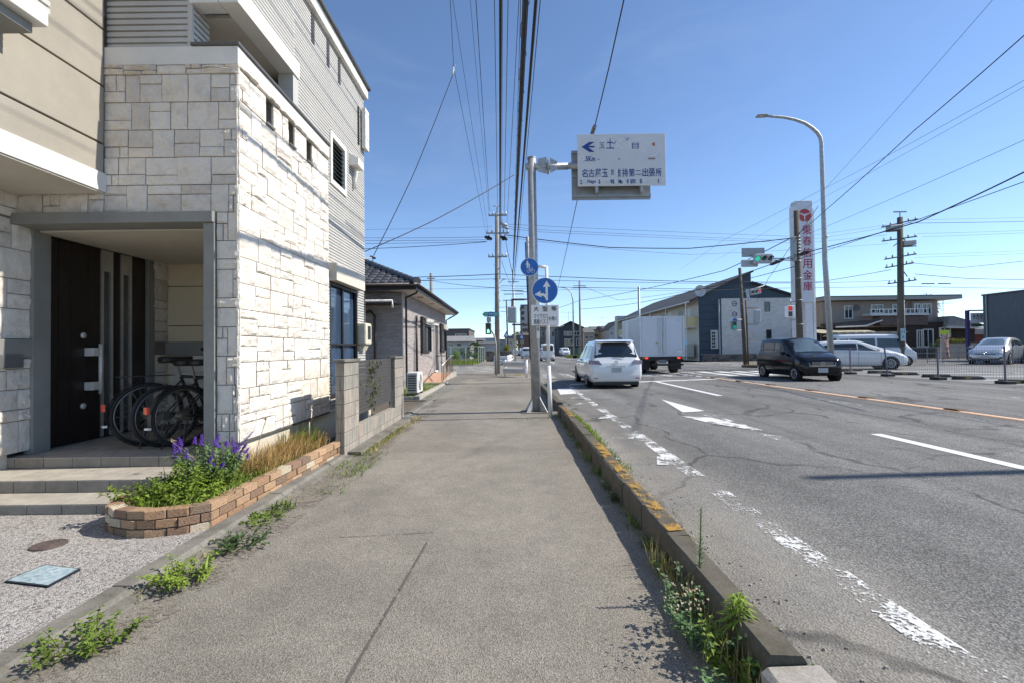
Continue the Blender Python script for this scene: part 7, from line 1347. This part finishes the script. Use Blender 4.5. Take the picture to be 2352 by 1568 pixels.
# the dark cable over the sign
cable([P(1450, -80, 9.0), P(1433, 0, 10), P(1400, 150, 12), P(1364, 300, 14.5), P(1327, 455, 19), P(1302, 570, 27), P(1280, 668, 42)], .016, 'dark cable coming down across the sky behind the direction board', None, 0); a, b = P(1366, 290, 14.3), P(1359, 310, 14.7); tag(MB().cyl(a, b, .06, n=10).build('cable_sleeve', mat('sleeve_grey', (.16, .16, .15), .6)), 'grey sleeve on the dark cable above the direction board', 'sleeve')
for (x0, y0, x1, y1, Y0, Y1) in ((1160, 545, 1178, 632, 26, 44), (1152, 600, 1178, 660, 26, 44), (1152, 500, 1176, 622, 26, 44), (1178, 690, 1163, 720, 44, 75), (1180, 668, 1165, 706, 44, 75), (1150, 780, 1163, 735, 75, 75), (1163, 735, 1178, 690, 75, 44), (1165, 745, 1199, 755, 75, 105)): cross([(x0, y0, Y0), (x1, y1, Y1)], .012, 'thin line running between the far left poles', .01)
# lamp post off to the right whose shadow falls across the lanes
OP = thing('street_lamp', 'grey street lamp standing by the kerb right of the lanes', 'street lamp', (13.2, 5.25, .1)); pole([(13.2, 5.25, .1), (13.2, 5.25, 9.55)], [.12, .075], M_GALV, OP)
# ================================================================ vegetation
def m_leaf(name, col, var=.35, trans=.3):
    t = NT(name); n = t.noise(6, 3, .6); c2 = t.ramp(n, 0, [(.3, tuple(c * (1 - var) for c in col)), (.7, tuple(min(1, c * (1 + var)) for c in col))]); n2 = t.noise(70, 2); r2 = t.ramp(n2, 0, [(.3, .75), (.7, 1.2)]); c = t.mix((c2, 0), (r2, 0), 1, 'MULTIPLY')
    t.base(c); t.set(Roughness=.55, Specular_IOR_Level=.35); tr = t.n('BsdfTranslucent'); t.t.links.new(c[0].outputs[c[1]], tr.inputs[0]); mx = t.n('MixShader'); mx.inputs[0].default_value = trans; t.l(t.b, 0, mx, 1); t.l(tr, 0, mx, 2); t.l(mx, 0, t.out, 0); return t.m
L_GR = m_leaf('weed_green', (.15, .215, .035)); L_BR = m_leaf('bright_green', (.23, .32, .04)); L_DK = m_leaf('dark_green', (.055, .105, .025)); L_DRY = m_leaf('dry_grass', (.42, .28, .11)); L_STR = m_leaf('straw_grass', (.40, .34, .13)); L_SAL = m_leaf('salvia_leaf', (.17, .26, .09)); L_PUR = m_leaf('purple_petal', (.16, .07, .42)); L_CRM = m_leaf('cream_flower', (.62, .50, .34)); L_BLU = m_leaf('clover_green', (.14, .24, .09)); L_YEL = m_leaf('golden_hedge', (.22, .24, .03)); L_STEM = m_leaf('stem_green', (.14, .18, .05)); L_MUG = m_leaf('grey_green', (.16, .22, .12))
def leaf(b, p, d, L, W, up=Vector((0, 0, 1)), fold=.2, droop=.25):
    d = d.normalized(); s = d.cross(up)
    if s.length < 1e-3: s = Vector((1, 0, 0))
    s.normalize(); u = s.cross(d); m1 = p + d * L * .45 + u * L * .05; tip = p + d * L - Vector((0, 0, 1)) * L * droop
    o = len(b.v); b.v += [tuple(p), tuple(m1 + s * W / 2 + u * W * fold), tuple(tip), tuple(m1 - s * W / 2 + u * W * fold), tuple(m1)]; b.f += [(o, o + 4, o + 1), (o + 4, o + 2, o + 1), (o, o + 3, o + 4), (o + 4, o + 3, o + 2)]
def blade(b, p, d, L, W, bend):
    q = [p, p + d * L * .55, p + d * L * .9 + Vector((d.x, d.y, 0)) * bend * L * .35 - Vector((0, 0, bend * L * .22))]; s = d.cross(Vector((.3, .2, 1))).normalized() * W / 2; o = len(b.v)
    b.v += [tuple(q[0] + s), tuple(q[0] - s), tuple(q[1] + s * .8), tuple(q[1] - s * .8), tuple(q[2])]; b.f += [(o, o + 1, o + 3, o + 2), (o + 2, o + 3, o + 4)]
def rdir(g, tilt): a = g.uniform(0, 2 * math.pi); t = g.uniform(0, tilt); return Vector((math.sin(t) * math.cos(a), math.sin(t) * math.sin(a), math.cos(t)))
def grass(name, pts_fn, n, h, m, seed, tilt=.6, w=.006, label=None):
    g = random.Random(seed); b = MB()
    for _ in range(n): p = Vector(pts_fn(g)); blade(b, p, rdir(g, tilt), h * g.uniform(.4, 1.15), w * g.uniform(.7, 1.4), g.uniform(.2, 1))
    return stuff(b.build(name, m))
def clump(label, loc, h, spread, n, m, seed, kind='mix', m2=None, cat='weed', name='weed', group=None, leafsize=1.0):
    "a weed: stems set with leaves plus some blades"
    g = random.Random(seed); t = thing(name, label, cat, loc, group); p0 = Vector(loc); st = MB(); lf = MB()
    for k in range(n):
        a = g.uniform(0, 6.28); r = spread * math.sqrt(g.random()) * .5; base = p0 + Vector((r * math.cos(a), r * math.sin(a), 0)); d = (Vector((math.cos(a), math.sin(a), 0)) * g.uniform(.1, .9) * spread / max(h, .05) * .8 + Vector((0, 0, 1))).normalized(); L = h * g.uniform(.5, 1.1)
        if kind == 'blade' or (kind == 'mix' and g.random() < .3): blade(lf, base, rdir(g, .8), L, .010 * leafsize, g.uniform(.3, 1)); continue
        pts = [base + d * L * f + Vector((0, 0, -L * .25 * f * f)) for f in (0, .35, .7, 1)]; st.tube(pts, [.0022, .002, .0016, .001], 3, False)
        nl = int(5 + L * 30)
        for j in range(nl):
            f = .12 + .88 * j / nl; q = base + d * L * f + Vector((0, 0, -L * .25 * f * f)); la = j * 2.4 + g.uniform(-.4, .4); ld = Vector((math.cos(la), math.sin(la), g.uniform(-.1, .7)))
            leaf(lf, q, ld, g.uniform(.016, .036) * leafsize * (1.15 - f * .5), g.uniform(.009, .018) * leafsize)
    if st.v: stuff(st.build('stem', L_STEM, t))
    lf.build('foliage', m, t)
    return t
# planter: ground cover, dry grass, leafy weeds, purple salvia
def in_planter(g, y0, y1, x0=-2.86, x1=-2.36): return (g.uniform(x0, x1), g.uniform(y0, y1), .17)
grass('dry_grass', lambda g: in_planter(g, 4.7, 6.3, -2.86, -2.42), 1500, .30, L_DRY, 2, .5, .006); grass('dry_grass', lambda g: in_planter(g, 4.6, 6.3, -2.84, -2.40), 500, .16, L_STR, 3, .8); grass('green_grass', lambda g: in_planter(g, 3.75, 5.4, -3.0, -2.38), 1500, .10, L_GR, 4, .9, .008); grass('green_grass', lambda g: in_planter(g, 3.70, 4.9, -3.0, -2.42), 700, .12, L_BR, 5, .9, .009); grass('green_grass', lambda g: in_planter(g, 5.9, 6.4, -2.86, -2.5), 160, .38, L_GR, 6, .6, .012)
gv = random.Random(77)
for i, (x, y, h, s, m_, lab) in enumerate(((-3.05, 3.95, .24, .34, L_BR, 'bright green leafy weed at the rounded end of the planter'), (-2.83, 4.02, .26, .32, L_GR, 'broad green weed in the middle of the planter front'), (-2.62, 3.98, .2, .3, L_BR, 'low yellow green weed behind the planter bricks'), (-2.95, 4.32, .34, .36, L_DK, 'dark leafy weed beside the tiled steps'), (-2.72, 4.35, .30, .30, L_GR, 'green weed at the foot of the purple salvia'), (-3.08, 4.15, .22, .25, L_GR, 'low green weed against the tiled step edge'))): clump(lab, (x, y, .17), h, s, 26, m_, 100 + i, 'mix', cat='weed', leafsize=2.2)
for i, (x, y, lab) in enumerate(((-2.94, 4.22, 'upright light green weed with long narrow leaves near the steps'), (-2.70, 4.10, 'light green rosette weed with long leaves before the salvia'))):
    t_ = thing('leafy_weed', lab, 'weed', (x, y, .17)); b = MB(); g = random.Random(300 + i)
    for k in range(46): f = k / 46; leaf(b, Vector((x, y, .19 + .22 * f)), Vector((math.cos(k * 2.4), math.sin(k * 2.4), .5)), .12 * (1.1 - f * .5), .022, droop=.3)
    b.build('foliage', L_BR, t_); MB().tube([(x, y, .17), (x, y, .42)], .004, 4).build('stem', L_STEM, t_)
SX, SY = -2.86, 4.55
SV = thing('salvia', 'bushy salvia with purple flower spikes at the house corner', 'flowering plant', (SX, SY, .17)); g = random.Random(8); sl_, st_ = MB(), MB()
for k in range(52):
    a = g.uniform(0, 6.28); r = .28 * math.sqrt(g.random()); base = Vector((SX + r * .5 * math.cos(a), SY + r * .5 * math.sin(a), .17)); tip = Vector((SX + r * 1.3 * math.cos(a), SY + r * 1.2 * math.sin(a), .17 + g.uniform(.2, .44) - r * .25)); st_.tube([base, base * .5 + tip * .5 + Vector((0, 0, .04)), tip], .003, 3, False)
    for j in range(20): f = .15 + .8 * j / 20; q = base + (tip - base) * f; la = j * 2.2 + k; leaf(sl_, q, Vector((math.cos(la), math.sin(la), .2)), g.uniform(.05, .085), g.uniform(.018, .028), droop=.45)
    if k % 2 == 0 or k < 10:
        sp = MB(); d = (tip - base).normalized() + Vector((g.uniform(-.5, .5), g.uniform(-.5, .5), .35)); d.normalize(); L = g.uniform(.05, .12)
        for j in range(30):
            f = j / 30; la = j * 2.4; leaf(sp, tip + d * L * f, Vector((math.cos(la), math.sin(la), .4)), .030 * (1.15 - f * .75), .018, droop=.5)
        sp.build('flower_spike', L_PUR, SV)
sl_.build('foliage', L_SAL, SV); stuff(st_.build('stem', L_STEM, SV))
for i, (x0, y0, x1, y1, z1) in enumerate(((-2.86, 4.6, -3.35, 4.72, .52), (-2.66, 4.9, -2.42, 4.7, .72))):
    t_ = thing('seed_stalk', ('thin stalk with pale seed head leaning over the tiled steps', 'thin pale stalk leaning from the salvia towards the pavement')[i], 'plant', (x0, y0, .17)); MB().tube([(x0, y0, .17), ((x0 + x1) / 2, (y0 + y1) / 2, .17 + (z1 - .17) * .6), (x1, y1, z1)], .003, 4).build('stem', L_CRM, t_); b = MB(); [leaf(b, Vector((x1, y1, z1)), rdir(g, 1.4), .05, .012) for _ in range(16)]; b.build('seed_head', L_CRM, t_)
# weeds along the pavement edge
for i, (px, py, h, s, m_, lab, kd) in enumerate(((425, 1340, .17, .26, L_BR, 'bright green weed growing from the edging beside the gravel apron', 'mix'), (195, 1490, .15, .30, L_GR, 'sprawling weed with straw blades on the edging lowest along the gravel', 'mix'), (553, 1252, .10, .34, L_DK, 'flat dark creeping weed at the planter corner', 'mix'), (650, 1170, .12, .22, L_GR, 'small grassy tuft at the foot of the brick planter', 'blade'), (600, 1195, .05, .3, L_GR, 'low creeping weed below the planter bricks', 'mix'))):
    q = PZ(px, py, 0); clump(lab, (q.x, q.y, .015), h, s, 44, m_, 200 + i, kd, leafsize=1.6)
def along(x0, x1, y0, y1, z=.01, pw=1): return lambda g: (g.uniform(x0, x1), y0 + (y1 - y0) * g.random(), z)
grass('edge_grass', along(-2.12, -1.86, 6.4, 9.9), 700, .09, L_STR, 11, .9, .008); grass('edge_grass', along(-2.14, -1.95, 6.3, 8.6), 500, .07, L_GR, 12, .9, .008); grass('edge_grass', along(-1.92, -1.66, 4.6, 6.6), 240, .05, L_GR, 13, 1.0, .007); grass('edge_grass', along(-2.12, -1.7, 5.3, 6.2), 180, .08, L_GR, 14, 1.0, .008); grass('edge_grass', along(-2.18, -2.08, -1, 5), 160, .06, L_STR, 15, .9); grass('edge_grass', along(-.25, .75, 9.35, 9.6), 110, .05, L_GR, 16, 1.0)
grass('lawn_grass', along(-3.7, -2.74, 13.5, 19.3, .03), 2600, .16, L_BR, 17, .7, .012); grass('edge_grass', along(-2.58, -2.3, 13.5, 19, .02), 260, .09, L_GR, 18, .9, .01)
# ivy leaves on the slatted fence
b = MB(); g = random.Random(5)
for _ in range(70): y = g.gauss(7.75, .18); leaf(b, Vector((-2.262, y, g.uniform(.55, 1.27))), Vector((.2, g.uniform(-.6, .6), -1)), g.uniform(.04, .08), .04)
IV = tag(b.build('ivy', m_leaf('ivy_leaf', (.10, .11, .045))), 'sparse ivy leaves clinging to the dark slatted fence', 'climbing plant')
# weeds at the kerb foot
KW = [(2.05, .30, .30, L_BR, 'bright spiky weed with broad leaves at the pale kerb block'), (2.25, .34, .34, L_BLU, 'tangled clover weed with cream flowers by the pale kerb block'), (1.85, .26, .36, L_BLU, 'low feathery weed spreading before the pale kerb block'), (2.55, .30, .26, L_MUG, 'grey green weed against the near kerb stones'), (2.95, .18, .18, L_GR, 'small rosette weed tucked under the kerb'), (3.35, .16, .16, L_BLU, 'short clover sprig against the kerb stones'), (3.75, .20, .2, L_BR, 'light green shoot leaning out from the kerb'), (4.35, .18, .24, L_DK, 'dark weed patch in the kerb shadow'), (4.75, .22, .26, L_BLU, 'clover weed with pale tips in the kerb shadow'), (5.3, .2, .22, L_GR, 'green weed below the faded yellow kerb'), (5.9, .26, .18, L_BR, 'upright leafy weed standing above the kerb edge'), (6.8, .15, .16, L_GR, 'thin weed sprig by the kerb midway'), (7.6, .14, .16, L_STR, 'dry weed sprig by the kerb near the gantry'), (8.6, .16, .2, L_GR, 'weed tuft by the kerb end near the sign posts'), (9.7, .18, .24, L_GR, 'weed tuft between kerb end and white post')]
for i, (y, h, s, m_, lab) in enumerate(KW): clump(lab, (.95 - (.03 if i < 4 else .02), y, .0), h * (.85 if i < 4 else .8), s * (.75 if i < 4 else .6), 34 if i < 4 else 12, m_, 400 + i, 'mix', leafsize=1.5 if i < 4 else 1.2)
b = MB(); g = random.Random(6)
for k in range(60): f = k / 60; leaf(b, Vector((.98, 2.12, .12 + .16 * f)), Vector((math.cos(k * 2.4), math.sin(k * 2.4), .55)), .13 * (1.1 - f * .6), .02, droop=.4)
tag(b.build('leafy_weed', L_BR), 'tall light green leafy rosette leaning over the near kerb', 'weed')
b = MB(); [leaf(b, Vector((.78 + g.uniform(-.07, .07), 2.2 + g.uniform(-.12, .12), .22 + g.uniform(-.05, .08))), rdir(g, 1.5), .022, .012) for _ in range(50)]; tag(b.build('cream_flowers', L_CRM), 'small cream flower heads among the weeds by the near kerb', 'flower')
MW = thing('mugwort', 'single tall stalk with seed head rising above the kerb', 'weed', (1.0, 2.6, .1)); MB().tube([(.99, 2.62, .05), (1.0, 2.6, .3), (1.01, 2.6, .52)], [.005, .004, .002], 5).build('stem', L_STEM, MW); b = MB()
for k in range(70): f = k / 70; leaf(b, Vector((1.0 + .01 * f, 2.61, .1 + .42 * f)), Vector((math.cos(k * 2.4), math.sin(k * 2.4), .9)), (.06 if f < .55 else .022), .012)
b.build('foliage', L_MUG, MW)
grass('kerb_moss', lambda g: (1.13 + abs(g.gauss(0, .05)), 5.0 + 4.8 * g.random(), .1), 900, .07, L_GR, 21, .9, .008); grass('kerb_moss', lambda g: (1.13 + abs(g.gauss(0, .06)), 6.4 + 2.6 * g.random(), .1), 500, .10, L_BR, 22, .9, .008); grass('kerb_moss', lambda g: (1.14 + abs(g.gauss(0, .04)), 3.2 + 2.4 * g.random(), .1), 240, .04, L_STR, 23, 1.0, .006); grass('kerb_grass', lambda g: (.94 - abs(g.gauss(0, .04)), 1.7 + 8 * g.random(), .0), 420, .07, L_GR, 24, .8, .006); grass('kerb_grass', lambda g: (.94 - abs(g.gauss(0, .04)), 1.6 + 1.6 * g.random(), .0), 260, .22, L_STR, 25, .5, .005)
grass('verge_grass', lambda g: (X(g.uniform(1300, 1345), 74), g.uniform(73, 76), .1), 700, .6, L_GR, 26, .6, .05); grass('rail_grass', lambda g: (g.uniform(-.4, .7), 23.9 + g.uniform(-.2, .3), .1), 70, .16, L_STR, 27, .6, .015)
grass('lot_grass', lambda g: (g.uniform(-13, -3.4), g.uniform(46.2, 57), .08), 5200, .42, L_GR, 28, .6, .035); grass('lot_grass', lambda g: (g.uniform(-13, -3.2), g.uniform(45.2, 48), .08), 2600, .34, L_BR, 29, .7, .03); grass('lot_grass', lambda g: (g.uniform(-13, -3.4), g.uniform(48, 60), .08), 2600, .5, L_STR, 30, .6, .03); grass('island_grass', lambda g: (16.6 + g.uniform(-1.6, 1.6), 30.4 + g.uniform(-.7, .7), .26), 260, .16, L_STR, 31, .8, .02)
# trees
def tree(label, loc, rx, ry, rz_, trunk, m, seed, n=1500, leafs=.3, name='tree', cat='tree', group=None, lumps=9, round_=False):
    t = thing(name, label, cat, loc, group); g = random.Random(seed); c = Vector(loc) + Vector((0, 0, trunk + rz_ * .85)); tb = MB().tube([Vector(loc), Vector(loc) + Vector((.05, 0, trunk)), c], [rx * .10 + .04, rx * .07 + .03, .03], 8)
    L = []
    for k in range(lumps): d = rdir(g, math.pi); q = c + Vector((d.x * rx * .6, d.y * ry * .6, d.z * rz_ * .6)); L.append((q, g.uniform(.4, .6))); tb.tube([c - Vector((0, 0, rz_ * .5)), q], [.05, .015], 5, False)
    tb.build('trunk', mat('bark', (.10, .075, .055), .9, 0, .3, 8, .5, 20), t); b = MB()
    for k in range(n):
        if round_: d = rdir(g, math.pi); rr = g.uniform(.85, 1.0); q = c + Vector((d.x * rx * rr, d.y * ry * rr, d.z * rz_ * rr))
        else: ct, s = g.choice(L); d = rdir(g, math.pi); rr = g.random() ** .4; q = ct + Vector((d.x * rx * s * rr, d.y * ry * s * rr, d.z * rz_ * s * rr))
        leaf(b, q, rdir(g, math.pi), leafs * g.uniform(.6, 1.3), leafs * .55)
    b.build('crown', m, t); return t
def tp(x, y, Y, z=.1): p = P(x, y, Y); return (p.x, Y, z)
tree('round clipped dark tree behind the fenced lot', tp(1090, 800, 64), 1.0, 1.0, .95, .6, L_DK, 1, 1800, .16, round_=True, name='clipped_tree'); tree('small pale olive tree before the old low house', tp(1070, 800, 62), 1.1, 1.0, .8, .4, L_MUG, 2, 900, .16); tree('light green garden shrub behind the lot fence', tp(1044, 800, 60), .9, .8, .75, .2, L_BR, 3, 800, .18, name='shrub', cat='shrub'); tree('yellowish round tree beside the long pale warehouse', tp(1113, 800, 90), 1.2, 1.2, 1.0, .9, L_YEL, 4, 800, .2, round_=True, name='clipped_tree'); tree('low shrub at the garden wall coping', tp(1098, 802, 60), 1.2, .8, .5, .1, L_GR, 5, 700, .16, name='shrub', cat='shrub'); tree('green hedge top above the field stone wall', tp(1163, 805, 56), .7, .7, .35, 1.2, L_YEL, 6, 500, .14, name='shrub', cat='shrub'); tree('dark distant tree behind the far shop', tp(1192, 800, 170), 4, 3, 2.6, 2.5, L_DK, 7, 900, .7)
for i, (x, Y, r) in enumerate(((1860, 52, 1.7), (1850, 56, 1.9), (2130, 75, 2.2), (2095, 78, 2.0), (2065, 80, 2.0), (1975, 82, 2.4))): tree(('dark tree beside the white sign tower', 'leafy tree behind the sign tower', 'treetop behind the brown house roof', 'rounded treetop above the brown house roof', 'second treetop beyond the brown house', 'dense treetop behind the flat brown roof')[i], tp(x, 800, Y), r, r, r * 1.2, 2.2 if i < 2 else 4.0, (L_DK, L_YEL, L_DK, L_GR, L_DK, L_GR)[i], 40 + i, 1500, .28)
for i, x in enumerate((2188, 2198, 2208, 2218, 2228, 2240)):
    p = P(x, 790, 43.0); tree('golden green clipped hedge bush above the cream garden wall', (p.x, 44.2, .1), .36, .36, .42, 1.0, L_YEL, 60 + i, 420, .10, name='hedge_bush', cat='hedge', group='clipped hedge bushes on the garden wall', round_=True, lumps=4)
tree('dark shrub beside the pink roadside banner', tp(2148, 800, 43), .5, .5, .6, .5, L_DK, 70, 500, .12, name='shrub', cat='shrub'); tree('small light shrub behind the white minivan', tp(1362, 800, 88), .9, .9, 1.0, .5, L_BR, 71, 500, .2, name='shrub', cat='shrub')
# litter and pebbles at the road edge
g = random.Random(12); pb = MB().add([(-.5, -.5, 0), (.5, -.4, 0), (.55, .5, 0), (-.45, .45, 0), (-.3, -.35, .7), (.35, -.3, .8), (.3, .35, .75), (-.35, .3, .6)], [(0, 1, 2, 3), (4, 5, 6, 7), (0, 1, 5, 4), (1, 2, 6, 5), (2, 3, 7, 6), (3, 0, 4, 7)]).mesh('pebble'); 
pv = MB()
for _ in range(420):
    y = g.uniform(1.5, 12); x = 1.13 + abs(g.gauss(0, .16)); s = g.uniform(.004, .014); a = g.uniform(0, 6); ca, sa = math.cos(a), math.sin(a); pv.add([(x + (v.co.x * ca - v.co.y * sa) * s, y + (v.co.x * sa + v.co.y * ca) * s, .1 + v.co.z * s) for v in pb.vertices], [tuple(p.vertices) for p in pb.polygons])
bpy.data.meshes.remove(pb); stuff(pv.build('gravel', m_concrete('loose_gravel', (.42, .38, .33), .2, 90)))
for i, (px, py, z, lab) in enumerate(((1415, 1055, .1, 'pale blue scrap of litter by the faded yellow kerb'),)): q = PZ(px, py, z); tag(MB().add([(q.x - .04, q.y - .02, z + .004), (q.x + .04, q.y - .03, z + .012), (q.x + .05, q.y + .02, z + .006), (q.x - .03, q.y + .03, z + .02), (q.x, q.y, z + .03)], [(0, 1, 4), (1, 2, 4), (2, 3, 4), (3, 0, 4), (0, 3, 2, 1)]).build('litter', mat('litter_blue', (.5, .6, .66), .6)), lab, 'litter')
